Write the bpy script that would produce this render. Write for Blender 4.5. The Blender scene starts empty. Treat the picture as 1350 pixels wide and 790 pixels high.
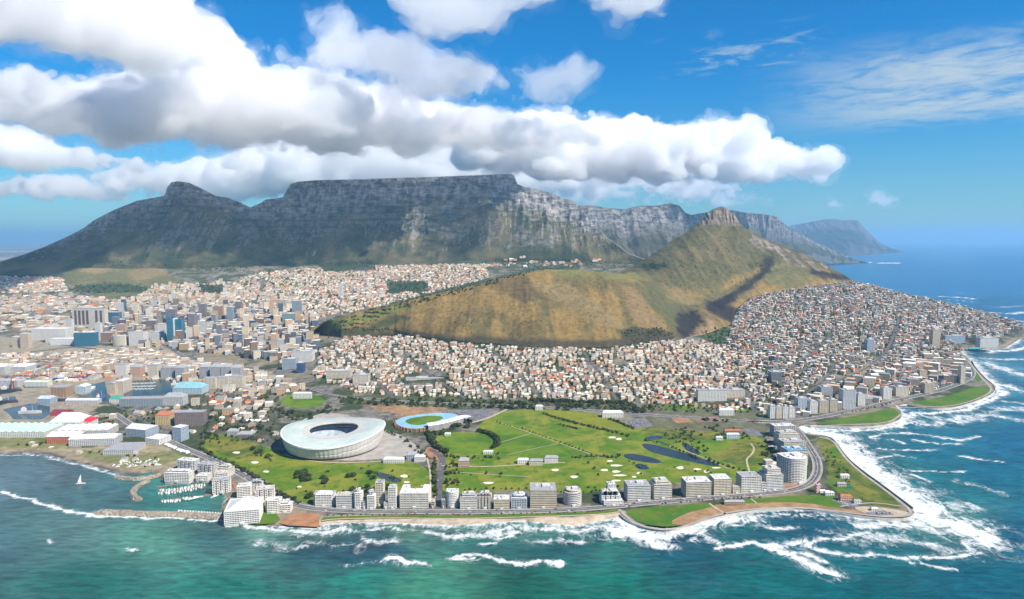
import bpy, math, random
import numpy as np
from mathutils import Vector, Matrix
R = math.radians
S = bpy.context.scene
COL = S.collection
# ------------------------------------------------------------------ camera, sky, sun, exposure
F, H = 883.0, 496.0                       # focal length in photo pixels, helicopter height in metres
PITCH = math.atan(80 / F)
cam = bpy.data.cameras.new('camera'); cam_o = bpy.data.objects.new('camera', cam); COL.objects.link(cam_o); S.camera = cam_o
cam.sensor_width = 36; cam.lens = F / 1350 * 36; cam.clip_start = 5; cam.clip_end = 400000
cam_o.location = (0, 0, H); cam_o.rotation_euler = (math.pi / 2 - PITCH, 0, 0)
SUN_EL = 47.0
SUN_H = Vector((0.81, -0.586, 0)).normalized()
W = bpy.data.worlds.new('World'); S.world = W; W.use_nodes = True
sun = bpy.data.lights.new('sun', 'SUN'); sun_o = bpy.data.objects.new('sun', sun); COL.objects.link(sun_o)
sun.energy = 5.0; sun.angle = R(0.5); sun.color = (1.0, 0.92, 0.80)
sd = Vector((SUN_H.x * math.cos(R(SUN_EL)), SUN_H.y * math.cos(R(SUN_EL)), math.sin(R(SUN_EL))))
sun_o.rotation_euler = sd.to_track_quat('Z', 'Y').to_euler()
S.view_settings.view_transform = 'Standard'; S.view_settings.look = 'None'
S.view_settings.exposure = 0.6; S.view_settings.gamma = 1; S.view_settings.use_curve_mapping = False
S.cycles.use_denoising = True; S.cycles.max_bounces = 24; S.cycles.volume_bounces = 20
S.cycles.diffuse_bounces = 2; S.cycles.glossy_bounces = 2

def world_sky():
    nt = W.node_tree; N = nt.nodes; L = nt.links
    sky = N.new('ShaderNodeTexSky'); sky.sky_type = 'NISHITA'; sky.sun_disc = False
    sky.sun_elevation = R(SUN_EL); sky.sun_rotation = math.atan2(SUN_H.x, SUN_H.y)
    sky.altitude = 300; sky.air_density = 1.2; sky.dust_density = 0.2; sky.ozone_density = 5
    tint = N.new('ShaderNodeMix'); tint.data_type = 'RGBA'; tint.blend_type = 'MULTIPLY'; tint.inputs[0].default_value = 1
    tint.inputs[7].default_value = SKY_TINT
    # thin high cloud: a flat layer far above, seen in its own perspective
    tc = N.new('ShaderNodeTexCoord'); sep = N.new('ShaderNodeSeparateXYZ'); L.new(tc.outputs['Generated'], sep.inputs[0])
    def M(op, a, b=None, c=None, clamp=False):
        n = N.new('ShaderNodeMath'); n.operation = op; n.use_clamp = clamp
        for i, v in enumerate((a, b, c)):
            if v is None: continue
            if isinstance(v, (int, float)): n.inputs[i].default_value = v
            else: L.new(v, n.inputs[i])
        return n.outputs[0]
    tg = N.new('ShaderNodeMix'); tg.data_type = 'RGBA'; tg.inputs[6].default_value = SKY_LOW; tg.inputs[7].default_value = SKY_TINT
    gr = N.new('ShaderNodeMapRange'); gr.interpolation_type = 'SMOOTHSTEP'; gr.inputs[1].default_value = -.02; gr.inputs[2].default_value = .26; L.new(sep.outputs[2], gr.inputs[0]); L.new(gr.outputs[0], tg.inputs[0])
    L.new(sky.outputs[0], tint.inputs[6]); L.new(tg.outputs[2], tint.inputs[7])
    zz = M('MAXIMUM', sep.outputs[2], 0.02)
    px = M('DIVIDE', sep.outputs[0], zz); py = M('DIVIDE', sep.outputs[1], zz)
    cmb = N.new('ShaderNodeCombineXYZ'); L.new(px, cmb.inputs[0]); L.new(py, cmb.inputs[1])
    def noise(scale, det, rough, vec, dist=0.0):
        n = N.new('ShaderNodeTexNoise'); n.inputs['Scale'].default_value = scale; n.inputs['Detail'].default_value = det
        n.inputs['Roughness'].default_value = rough; n.inputs['Distortion'].default_value = dist
        L.new(vec, n.inputs['Vector']); return n.outputs['Fac']
    def step(x, a, b):
        m = N.new('ShaderNodeMapRange'); m.interpolation_type = 'SMOOTHSTEP'
        m.inputs[1].default_value = a; m.inputs[2].default_value = b; L.new(x, m.inputs[0]); return m.outputs[0]
    big = noise(0.55, 3, .5, cmb.outputs[0], .3)
    fine = noise(4.0, 6, .62, cmb.outputs[0], .6)
    # where the veil lies: towards the open sea, between 8 and 20 degrees up
    az = M('DIVIDE', sep.outputs[0], M('MAXIMUM', sep.outputs[1], .05))
    band1 = M('MULTIPLY', step(sep.outputs[2], .125, .165), M('SUBTRACT', 1.0, step(sep.outputs[2], .205, .265)))
    veil = M('MULTIPLY', band1, step(az, .30, .62))
    band2 = M('MULTIPLY', step(sep.outputs[2], .215, .235), M('SUBTRACT', 1.0, step(sep.outputs[2], .25, .29)))
    flecks = M('MULTIPLY', band2, M('MULTIPLY', step(az, .18, .26), M('SUBTRACT', 1.0, step(az, .38, .50))))
    v1 = M('MULTIPLY', veil, step(M('ADD', M('MULTIPLY', fine, .55), M('MULTIPLY', big, .6)), .42, .72))
    v2 = M('MULTIPLY', flecks, step(fine, .48, .72))
    a = M('MAXIMUM', M('MULTIPLY', v1, .92), M('MULTIPLY', v2, .55))
    mix = N.new('ShaderNodeMix'); mix.data_type = 'RGBA'; L.new(a, mix.inputs[0]); L.new(tint.outputs[2], mix.inputs[6])
    mix.inputs[7].default_value = VEIL
    bg = N['Background']; L.new(mix.outputs[2], bg.inputs[0]); bg.inputs[1].default_value = 0.078
SKY_TINT = (0.07, 0.71, 1.14, 1); SKY_LOW = (0.46, 0.80, 1.0, 1); VEIL = (4.6, 5.6, 6.4, 1)
world_sky()

# ------------------------------------------------------------------ helpers: picture ray <-> place
cP, sP = math.cos(PITCH), math.sin(PITCH)
def ray(u, v):
    a = (np.asarray(u, float) - 675) / F; b = (395 - np.asarray(v, float)) / F
    return a, cP + b * sP, -sP + b * cP
def atz(u, v, z):                          # point of the ray at height z
    a, ry, rz = ray(u, v); k = (z - H) / rz
    return a * k, ry * k
def aty(u, v, y):                          # point of the ray at distance y
    a, ry, rz = ray(u, v); k = y / ry
    return a * k, H + rz * k
def proj(x, y, z):
    d = z - H; f = y * cP - d * sP; up = d * cP + y * sP
    return 675 + F * x / f, 395 - F * up / f
def lin(c): return tuple(((v / 255) / 12.92 if v <= 10 else ((v / 255 + .055) / 1.055) ** 2.4) for v in c)
def in_poly(u, v, poly):
    u = np.asarray(u, float); v = np.asarray(v, float); c = np.zeros(u.shape, bool); n = len(poly)
    for i in range(n):
        x1, y1 = poly[i]; x2, y2 = poly[(i + 1) % n]
        if y1 == y2: continue
        k = ((y1 > v) != (y2 > v)) & (u < (x2 - x1) * (v - y1) / (y2 - y1) + x1); c ^= k
    return c
def seg_dist(u, v, pts, closed=False):
    u = np.asarray(u, float); v = np.asarray(v, float); best = np.full(u.shape, 1e18); n = len(pts)
    for i in range(n if closed else n - 1):
        ax, ay = pts[i]; bx, by = pts[(i + 1) % n]; ex, ey = bx - ax, by - ay
        t = np.clip(((u - ax) * ex + (v - ay) * ey) / (ex * ex + ey * ey + 1e-9), 0, 1)
        best = np.minimum(best, (u - ax - t * ex) ** 2 + (v - ay - t * ey) ** 2)
    return np.sqrt(best)
def _h(i, j, s):
    n = (i.astype(np.int64) * 374761393 + j.astype(np.int64) * 668265263 + s * 974634777) & 0xffffffff
    n = ((n ^ (n >> 13)) * 1274126177) & 0xffffffff
    return ((n ^ (n >> 16)) & 0xffff) / 65535.0
def vn(x, y, s=0):
    x = np.asarray(x, float); y = np.asarray(y, float)
    i = np.floor(x); j = np.floor(y); fx = x - i; fy = y - j; fx = fx * fx * (3 - 2 * fx); fy = fy * fy * (3 - 2 * fy)
    a, b, c, d = _h(i, j, s), _h(i + 1, j, s), _h(i, j + 1, s), _h(i + 1, j + 1, s)
    return a + (b - a) * fx + (c - a) * fy + (a - b - c + d) * fx * fy
def fbm(x, y, o=4, s=0):
    t = 0; a = .5
    for k in range(o): t = t + a * vn(x * 2 ** k, y * 2 ** k, s + k); a *= .5
    return t / (1 - .5 ** o)
def ridged(x, y, o=4, s=0):
    t = 0; a = .5
    for k in range(o): t = t + a * (1 - np.abs(2 * vn(x * 2 ** k, y * 2 ** k, s + k) - 1)); a *= .5
    return t / (1 - .5 ** o)
def sstep(x, a, b):
    t = np.clip((x - a) / (b - a), 0, 1); return t * t * (3 - 2 * t)

# ------------------------------------------------------------------ helpers: objects
def tag(o, label=None, cat=None, group=None, kind=None):
    if label: o['label'] = label
    if cat: o['category'] = cat
    if group: o['group'] = group
    if kind: o['kind'] = kind
    return o
def link(name, me, mats=(), parent=None):
    o = bpy.data.objects.new(name, me); COL.objects.link(o)
    if me is not None:
        for m in mats: me.materials.append(m)
    if parent is not None: o.parent = parent
    return o
def empty(name, loc, rz=0):
    o = bpy.data.objects.new(name, None); COL.objects.link(o); o.location = loc; o.rotation_euler = (0, 0, rz); o.empty_display_size = 5
    return o
def np_mesh(name, V, Q, mats=(), mat_idx=None, col=None, smooth=False, T=None, attrs=None, parent=None):
    """V (n,3); Q (m,4) quads and or T (k,3) triangles; col per face or per vertex."""
    me = bpy.data.meshes.new(name)
    nq = 0 if Q is None else len(Q); ntr = 0 if T is None else len(T)
    loops = np.concatenate([np.asarray(Q).ravel() if nq else np.zeros(0, int), np.asarray(T).ravel() if ntr else np.zeros(0, int)]).astype(np.int32)
    starts = np.concatenate([np.arange(nq) * 4, nq * 4 + np.arange(ntr) * 3]).astype(np.int32)
    me.vertices.add(len(V)); me.vertices.foreach_set('co', np.asarray(V, np.float32).ravel())
    me.loops.add(len(loops)); me.loops.foreach_set('vertex_index', loops)
    me.polygons.add(nq + ntr); me.polygons.foreach_set('loop_start', starts)
    if mat_idx is not None: me.polygons.foreach_set('material_index', np.asarray(mat_idx, np.int32))
    me.polygons.foreach_set('use_smooth', np.full(nq + ntr, bool(smooth)))
    if col is not None:
        dom = 'FACE' if len(col) == nq + ntr and len(col) != len(V) else 'POINT'
        at = me.attributes.new('Col', 'FLOAT_COLOR', dom)
        c4 = np.ones((len(col), 4), np.float32); c4[:, :3] = col; at.data.foreach_set('color', c4.ravel())
    for k, a in (attrs or {}).items():
        at = me.attributes.new(k, 'FLOAT', 'POINT'); at.data.foreach_set('value', np.asarray(a, np.float32))
    me.update(calc_edges=True); me.validate()
    return link(name, me, mats, parent)
def grid_quads(nr, nc):
    i = np.arange(nr - 1)[:, None] * nc + np.arange(nc - 1)[None, :]
    return np.stack([i, i + 1, i + nc + 1, i + nc], -1).reshape(-1, 4)

# ------------------------------------------------------------------ helpers: materials
def mat(name):
    m = bpy.data.materials.new(name); m.use_nodes = True; nt = m.node_tree
    return m, nt, nt.nodes, nt.links, nt.nodes['Principled BSDF']
def nz(N, L, scale, det=4, rough=.55, vec=None, dist=0):
    n = N.new('ShaderNodeTexNoise'); n.inputs['Scale'].default_value = scale; n.inputs['Detail'].default_value = det
    n.inputs['Roughness'].default_value = rough; n.inputs['Distortion'].default_value = dist
    if vec is not None: L.new(vec, n.inputs['Vector'])
    return n
def geo_pos(N): return N.new('ShaderNodeNewGeometry').outputs['Position']
def obj_pos(N): return N.new('ShaderNodeTexCoord').outputs['Object']
def math_n(N, L, op, a, b=None, clamp=False):
    n = N.new('ShaderNodeMath'); n.operation = op; n.use_clamp = clamp
    for i, v in enumerate((a, b)):
        if v is None: continue
        if isinstance(v, (int, float)): n.inputs[i].default_value = v
        else: L.new(v, n.inputs[i])
    return n.outputs[0]
def maprange(N, L, x, a, b, c=0.0, d=1.0, smooth=True):
    m = N.new('ShaderNodeMapRange'); m.interpolation_type = 'SMOOTHSTEP' if smooth else 'LINEAR'
    for i, v in zip((1, 2, 3, 4), (a, b, c, d)):
        m.inputs[i].default_value = v
    L.new(x, m.inputs[0]); return m.outputs[0]
def mixc(N, L, f, a, b, mode='MIX'):
    m = N.new('ShaderNodeMix'); m.data_type = 'RGBA'; m.blend_type = mode
    for i, v in ((0, f), (6, a), (7, b)):
        if isinstance(v, (int, float)): m.inputs[i].default_value = v
        elif isinstance(v, tuple): m.inputs[i].default_value = v if len(v) == 4 else (*v, 1)
        else: L.new(v, m.inputs[i])
    return m.outputs[2]
def bump(N, L, h, strength, dist, P):
    b = N.new('ShaderNodeBump'); b.inputs['Strength'].default_value = strength; b.inputs['Distance'].default_value = dist
    L.new(h, b.inputs['Height']); L.new(b.outputs[0], P.inputs['Normal'])
_MC = {}
def plain(name, c, rough=.8, var=.25, scale=.35, metal=0, spec=.3, world=False):
    """one colour, broken up by two octaves of weathering noise"""
    key = (name,)
    if key in _MC: return _MC[key]
    m, nt, N, L, P = mat(name)
    n = nz(N, L, scale, 5, .6, geo_pos(N) if world else obj_pos(N)); f = maprange(N, L, n.outputs['Fac'], .3, .7)
    L.new(mixc(N, L, f, tuple(x * (1 - var) for x in c), tuple(min(1, x * (1 + var * .6)) for x in c)), P.inputs['Base Color'])
    P.inputs['Roughness'].default_value = rough; P.inputs['Metallic'].default_value = metal; P.inputs['Specular IOR Level'].default_value = spec
    _MC[key] = m; return m
def col_attr(name, var=.3, scale=.02, rough=.9, windows=False, spec=.2, bump_s=0):
    m, nt, N, L, P = mat(name)
    a = N.new('ShaderNodeAttribute'); a.attribute_name = 'Col'
    n = nz(N, L, scale, 8, .68, geo_pos(N)); f = maprange(N, L, n.outputs['Fac'], .25, .75, 1 - var, 1 + var)
    sc = N.new('ShaderNodeVectorMath'); sc.operation = 'SCALE'; L.new(a.outputs['Color'], sc.inputs[0]); L.new(f, sc.inputs[3])
    c = sc.outputs[0]
    if windows:                                    # rows of openings in every wall, none in flat roofs
        g = N.new('ShaderNodeNewGeometry'); sp = N.new('ShaderNodeSeparateXYZ'); L.new(g.outputs['Position'], sp.inputs[0])
        sn = N.new('ShaderNodeSeparateXYZ'); L.new(g.outputs['True Normal'], sn.inputs[0])
        cr = N.new('ShaderNodeVectorMath'); cr.operation = 'CROSS_PRODUCT'; L.new(g.outputs['True Normal'], cr.inputs[0]); cr.inputs[1].default_value = (0, 0, 1)
        dt = N.new('ShaderNodeVectorMath'); dt.operation = 'DOT_PRODUCT'; L.new(cr.outputs[0], dt.inputs[0]); L.new(g.outputs['Position'], dt.inputs[1])
        wx = math_n(N, L, 'FRACT', math_n(N, L, 'DIVIDE', dt.outputs['Value'], 4.2)); wz = math_n(N, L, 'FRACT', math_n(N, L, 'DIVIDE', sp.outputs[2], 3.2))
        k = math_n(N, L, 'MULTIPLY', math_n(N, L, 'LESS_THAN', wx, .55), math_n(N, L, 'LESS_THAN', wz, .5))
        k = math_n(N, L, 'MULTIPLY', k, math_n(N, L, 'LESS_THAN', math_n(N, L, 'ABSOLUTE', sn.outputs[2]), .2))
        c = mixc(N, L, k, c, (.05, .06, .07, 1))
    L.new(c, P.inputs['Base Color']); P.inputs['Roughness'].default_value = rough; P.inputs['Specular IOR Level'].default_value = spec
    if bump_s: bump(N, L, n.outputs['Fac'], 1.0, bump_s, P)
    return m

def ico(sub):
    import bmesh
    bm = bmesh.new(); bmesh.ops.create_icosphere(bm, subdivisions=sub, radius=1)
    V = np.array([v.co[:] for v in bm.verts]); T = np.array([[v.index for v in f.verts] for f in bm.faces]); bm.free(); return V, T

# ------------------------------------------------------------------ the lie of the land
class Lines:
    """height from survey lines: each is a list of (u, v, 'y'|'z', value) sights turned into places"""
    def __init__(self, *lines):
        self.L = []
        for ln in lines:
            a = []
            for u, v, k, val in ln:
                if k == 'y': x, z = aty(u, v, val); y = val
                elif k == 'z': x, y = atz(u, v, val); z = val
                a.append((float(x) / float(y), float(y), float(z)))
            a.sort(); self.L.append(np.array(a))
    def at(self, s):
        return [(np.interp(s, a[:, 0], a[:, 1]), np.interp(s, a[:, 0], a[:, 2])) for a in self.L]
    def z(self, x, y):
        x = np.asarray(x, float); y = np.asarray(y, float); s = x / np.maximum(y, 1); P = self.at(s)
        z = P[0][1].copy()
        for (y0, z0), (y1, z1) in zip(P[:-1], P[1:]):
            t = np.clip((y - y0) / np.maximum(y1 - y0, 1), 0, 1); z = np.where(y > y0, z0 + (z1 - z0) * t, z)
        return z
Y, Z = 'y', 'z'
COAST = [(-140, 597), (0, 598), (30, 597), (62, 599), (90, 607), (120, 614), (150, 622), (163, 625), (176, 626), (200, 622), (214, 632), (217, 637),
         (232, 637), (258, 634), (274, 634), (281, 642), (284, 652), (296, 652), (300, 658), (292, 668), (291, 678), (296, 686), (304, 690), (330, 693), (370, 695), (400, 696), (421, 697), (428, 691),
         (460, 689), (520, 689), (560, 691), (600, 693), (640, 690), (690, 686), (730, 691), (760, 693), (790, 687), (815, 682), (828, 690), (850, 697), (880, 700),
         (905, 697), (930, 687), (955, 681), (985, 675), (1020, 672), (1060, 671), (1090, 675), (1120, 680), (1150, 684), (1180, 686), (1200, 684), (1207, 677),
         (1200, 668), (1180, 653), (1160, 638), (1140, 624), (1122, 609), (1112, 598), (1104, 585), (1097, 577), (1080, 574), (1062, 571), (1052, 563), (1062, 560),
         (1090, 562), (1130, 564), (1165, 562), (1183, 557), (1190, 550), (1187, 541), (1180, 535), (1195, 533), (1215, 538), (1240, 540), (1265, 537), (1295, 527),
         (1314, 517), (1312, 508), (1300, 499), (1290, 488), (1282, 477), (1266, 464), (1275, 461), (1300, 460), (1325, 459), (1345, 447), (1400, 446), (1470, 440)]
coast_w = [tuple(float(q) for q in atz(u, v, 0)) for u, v in COAST]
land_w = coast_w + [(6000, 5200), (-8000, 9000), (-7000, 1500)]
HB = [(385, 441, Z, 55), (405, 437, Z, 62), (450, 444, Z, 72), (520, 441, Z, 82), (600, 453, Z, 86), (700, 460, Z, 86), (800, 461, Z, 88), (880, 449, Z, 92), (930, 440, Z, 96),
      (962, 428, Y, 3100), (972, 408, Y, 3400), (990, 394, Y, 3600), (1015, 386, Y, 3720), (1060, 380, Y, 3850), (1125, 372, Y, 4000)]
GROUND = Lines(
    [(-400, 475, Z, 3.5), (100, 470, Z, 3.5), (230, 468, Z, 3.5), (330, 492, Z, 3.5), (420, 522, Z, 3.5), (520, 527, Z, 3.5), (700, 530, Z, 3.5), (900, 532, Z, 3.5), (1000, 542, Z, 3.5),
     (1080, 547, Z, 3.5), (1200, 520, Z, 3.5), (1280, 482, Z, 3.5), (1500, 470, Z, 3.5)],
    [(-400, 425, Z, 25), (100, 430, Z, 22), (250, 430, Z, 25), (340, 428, Z, 40)] + HB[:-1] + [(1125, 371, Y, 4000), (1200, 386, Y, 3900), (1260, 399, Y, 3800), (1310, 413, Y, 3650), (1350, 426, Y, 3500), (1500, 446, Y, 3300)],
    [(-400, 392, Z, 110), (100, 392, Z, 110), (250, 392, Z, 110), (330, 392, Z, 100)] +
    [(u, v, Y, y) for u, v, y in ((420, 402, 3900), (520, 402, 3850), (700, 402, 3850), (860, 402, 3900), (960, 402, 4000), (1010, 372, 4500), (1060, 372, 4500), (1125, 384, 4300), (1200, 404, 4250), (1260, 420, 4150), (1350, 448, 3800), (1500, 470, 3600))],
    [(-400, 362, Y, 5300), (0, 364, Y, 5250), (60, 362, Y, 5250), (100, 352, Y, 5350), (160, 352, Y, 5450), (330, 350, Y, 5600), (420, 348, Y, 5750), (560, 346, Y, 5750), (700, 344, Y, 5700), (800, 346, Y, 5600), (870, 350, Y, 5500), (960, 352, Y, 5500),
     (1010, 390, Y, 5600), (1100, 400, Y, 5500), (1500, 470, Y, 5000)])
def coast_depth(x, y):
    """metres inland from the waterline (negative at sea)"""
    d = seg_dist(x, y, coast_w); return np.where(in_poly(x, y, land_w), d, -d)
def ground_z(x, y, shore=True):
    z = GROUND.z(x, y)
    k = sstep(z, 14, 90)
    z = z + k * (fbm(np.asarray(x) / 420, np.asarray(y) / 420, 4, 5) - .5) * 40
    if shore:
        d = coast_depth(x, y); z = np.minimum(z, np.where(d > 0, .6 + np.minimum(d * .2, 400), -.6 + d * .22)); z = np.maximum(z, -8)
        z = np.where((d <= 0), np.minimum(z, -.4), z)
    return z
HILL = Lines(HB,
    [(385, 440, Y, 2965), (405, 432, Y, 2960), (430, 424, Y, 2965), (470, 412, Y, 2960), (540, 396, Y, 2990), (620, 377, Y, 3050), (680, 362, Y, 3120), (720, 355, Y, 3180), (760, 356, Y, 3210), (800, 359, Y, 3260), (835, 366, Y, 3290),
     (860, 378, Y, 3300), (885, 392, Y, 3330), (910, 402, Y, 3380), (940, 398, Y, 3520), (960, 388, Y, 3650), (985, 372, Y, 3850), (1010, 358, Y, 3980), (1040, 353, Y, 4060), (1080, 357, Y, 4040), (1110, 366, Y, 4040), (1125, 371, Y, 4030)],
    [(385, 446, Y, 3250), (540, 425, Y, 3350), (700, 402, Y, 3560), (780, 395, Y, 3600), (830, 358, Y, 4150), (858, 341, Y, 4300), (890, 322, Y, 4400), (915, 305, Y, 4480), (922, 301, Y, 4520), (948, 302, Y, 4490), (972, 302, Y, 4500), (985, 306, Y, 4530),
     (1010, 319, Y, 4450), (1050, 333, Y, 4350), (1090, 352, Y, 4200), (1112, 364, Y, 4100), (1125, 371, Y, 4060)],
    [(385, 446, Y, 3300), (540, 425, Y, 3450), (700, 402, Y, 3700), (780, 380, Y, 3900), (820, 357, Y, 4300), (835, 350, Y, 4350), (858, 337, Y, 4420), (885, 318, Y, 4500), (905, 306, Y, 4560), (918, 297, Y, 4590), (926, 290, Y, 4600), (932, 281, Y, 4605), (940, 276, Y, 4610), (950, 272.5, Y, 4612),
     (958, 274, Y, 4612), (964, 280, Y, 4610), (969, 284, Y, 4605), (975, 294, Y, 4602), (984, 302, Y, 4590), (1010, 316, Y, 4520), (1050, 330, Y, 4420), (1090, 350, Y, 4280), (1112, 362, Y, 4160), (1125, 370, Y, 4080)],
    [(385, 446, Y, 3600), (700, 375, Y, 4300), (820, 375, Y, 5000), (950, 365, Y, 5500), (1000, 390, Y, 5500), (1125, 400, Y, 4700)])
def build_rows(lines, s, counts, tail=None):
    """rows of a surface that runs through the survey lines of every bearing"""
    P = lines.at(s); X, Yy, Zz, T = [], [], [], []
    for k, n in enumerate(counts):
        (y0, z0), (y1, z1) = P[k], P[k + 1]
        y1 = np.maximum(y1, y0 + 4)
        for t in np.linspace(0, 1, n, endpoint=(k == len(counts) - 1)):
            Yy.append(y0 + (y1 - y0) * t); Zz.append(z0 + (z1 - z0) * t); T.append(np.full(s.shape, k + t))
    Yy = np.array(Yy); Zz = np.array(Zz); T = np.array(T); X = Yy * s[None, :]
    return X, Yy, Zz, T
def cols(u0, u1, step): return (np.arange(u0, u1 + step, step) - 675) / F / cP

def rgb(*c): return np.array(lin(c))
def paint(C, m, c, k=1.0):
    m = (m * k)[..., None] if not np.isscalar(m) else m * k
    return C * (1 - m) + np.asarray(c) * m

# ---- ground: the coastal plain and the town slopes, one sheet
def make_ground():
    s = np.concatenate([cols(-420, -96, 6), cols(-90, 1450, 1.6), cols(1458, 1650, 6)])
    rows = np.concatenate([np.arange(1120, 2000, 4.5), np.arange(2000, 3000, 8), np.arange(3000, 4300, 13), np.arange(4300, 6400, 24)])
    X = rows[:, None] * s[None, :]; Yy = np.repeat(rows[:, None], len(s), 1)
    Zz = ground_z(X, Yy)
    U, V = proj(X, Yy, Zz)
    n1 = fbm(X / 60, Yy / 60, 4, 1); n2 = fbm(X / 14, Yy / 14, 3, 2); n3 = fbm(X / 260, Yy / 260, 3, 3)
    C = np.zeros(X.shape + (3,)) + np.array([.185, .165, .13])
    C = paint(C, sstep(n2, .5, .62), [.105, .098, .085])
    C = paint(C, sstep(n1, .46, .6), [.045, .06, .024])                 # gardens
    C = paint(C, sstep(n3, .62, .72), [.27, .22, .15], .7)
    up = sstep(Zz, 130, 300)
    C = paint(C, up * sstep(n1, .3, .5), [.05, .065, .03], .6)
    du, dv = (n1 - .5) * 26, (n2 - .5) * 8
    for poly, c, k in LAND_PATCHES:
        C = paint(C, in_poly(U + du, V + dv, poly).astype(float), c, k)
    d = coast_depth(X, Yy)
    C = paint(C, 1 - sstep(d, 14, 30), [.25, .20, .14], .9)              # rocks and sand of the shore
    beach = sstep(U, 415, 430) * (1 - sstep(U, 815, 830)); C = paint(C, (1 - sstep(d, 20, 28)) * beach, [.50, .41, .30], .9)
    C = paint(C, (1 - sstep(d, 4, 11)) * sstep(n2, .35, .6) * (1 - .75 * beach), [.09, .075, .06], .9)
    V3 = np.stack([X, Yy, Zz], -1).reshape(-1, 3)
    o = np_mesh('ground', V3, grid_quads(*X.shape), [col_attr('ground_earth', .35, .05)], col=C.reshape(-1, 3), smooth=True)
    tag(o, kind='structure')
OLIVE, TAN, DGREEN, LGREEN, GOLD = [.12, .115, .045], [.24, .17, .08], [.03, .05, .022], [.11, .17, .035], [.26, .19, .06]
LAND_PATCHES = [
    ([(88, 352), (130, 347), (200, 353), (235, 368), (240, 388), (150, 392), (110, 385), (88, 372)], OLIVE, .85),
    ([(105, 355), (135, 349), (150, 356), (120, 362)], TAN, .8), ([(165, 358), (205, 352), (225, 360), (180, 372)], TAN, .6),
    ([(90, 378), (150, 372), (190, 378), (200, 386), (110, 386)], DGREEN, .9), ([(188, 382), (240, 385), (235, 392), (185, 388)], LGREEN, .5),
    ([(120, 390), (150, 388), (165, 398), (120, 400)], OLIVE, .8), ([(262, 376), (290, 376), (292, 386), (264, 386)], DGREEN, .95),
    ([(510, 372), (560, 372), (560, 386), (512, 388)], DGREEN, .9), ([(420, 345), (480, 342), (490, 354), (430, 358)], DGREEN, .9), ([(370, 372), (395, 374), (390, 384), (366, 380)], LGREEN, .7),
    ([(450, 338), (520, 336), (700, 338), (690, 347), (470, 350)], DGREEN, .6), ([(560, 388), (640, 368), (700, 352), (760, 345), (760, 360), (700, 372), (600, 398), (480, 425), (480, 412)], DGREEN, .8),
    ([(-60, 440), (60, 448), (150, 458), (230, 452), (240, 475), (200, 500), (150, 535), (60, 560), (-60, 578)], [.31, .26, .19], .8),
    ([(0, 575), (110, 590), (215, 585), (250, 605), (215, 625), (150, 620), (90, 603), (0, 594)], [.30, .25, .15], .9),
    ([(120, 592), (190, 598), (250, 590), (262, 600), (200, 612), (140, 606)], [.15, .16, .05], .75), ([(-60, 577), (60, 572), (110, 588), (62, 592), (-60, 588)], [.15, .16, .05], .75), ([(90, 592), (150, 600), (215, 612), (160, 618), (110, 606)], [.14, .16, .05], .7),
    ([(215, 520), (345, 520), (372, 560), (360, 590), (270, 580), (225, 555)], [.07, .075, .05], .75),
    ([(500, 525), (560, 530), (600, 540), (560, 548), (520, 548), (480, 535)], [.33, .19, .09], .75), ([(420, 520), (520, 522), (700, 530), (860, 538), (860, 545), (640, 538), (500, 535)], [.085, .09, .04], .9),
    ([(700, 528), (830, 531), (830, 540), (700, 538)], [.10, .085, .055], .8),
    ([(840, 530), (1010, 540), (1015, 575), (940, 572), (860, 565)], [.12, .12, .06], .75), ([(880, 549), (925, 550), (930, 556), (885, 557)], LGREEN, .9), ([(985, 485), (1030, 510), (1020, 512), (975, 490)], DGREEN, .9),
    ([(925, 438), (955, 430), (975, 440), (972, 455), (945, 460), (925, 452)], [.045, .075, .025], .95),
    ([(290, 655), (345, 655), (425, 675), (422, 696), (380, 694), (300, 690)], [.25, .2, .14], .8),
]
make_ground()

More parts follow.
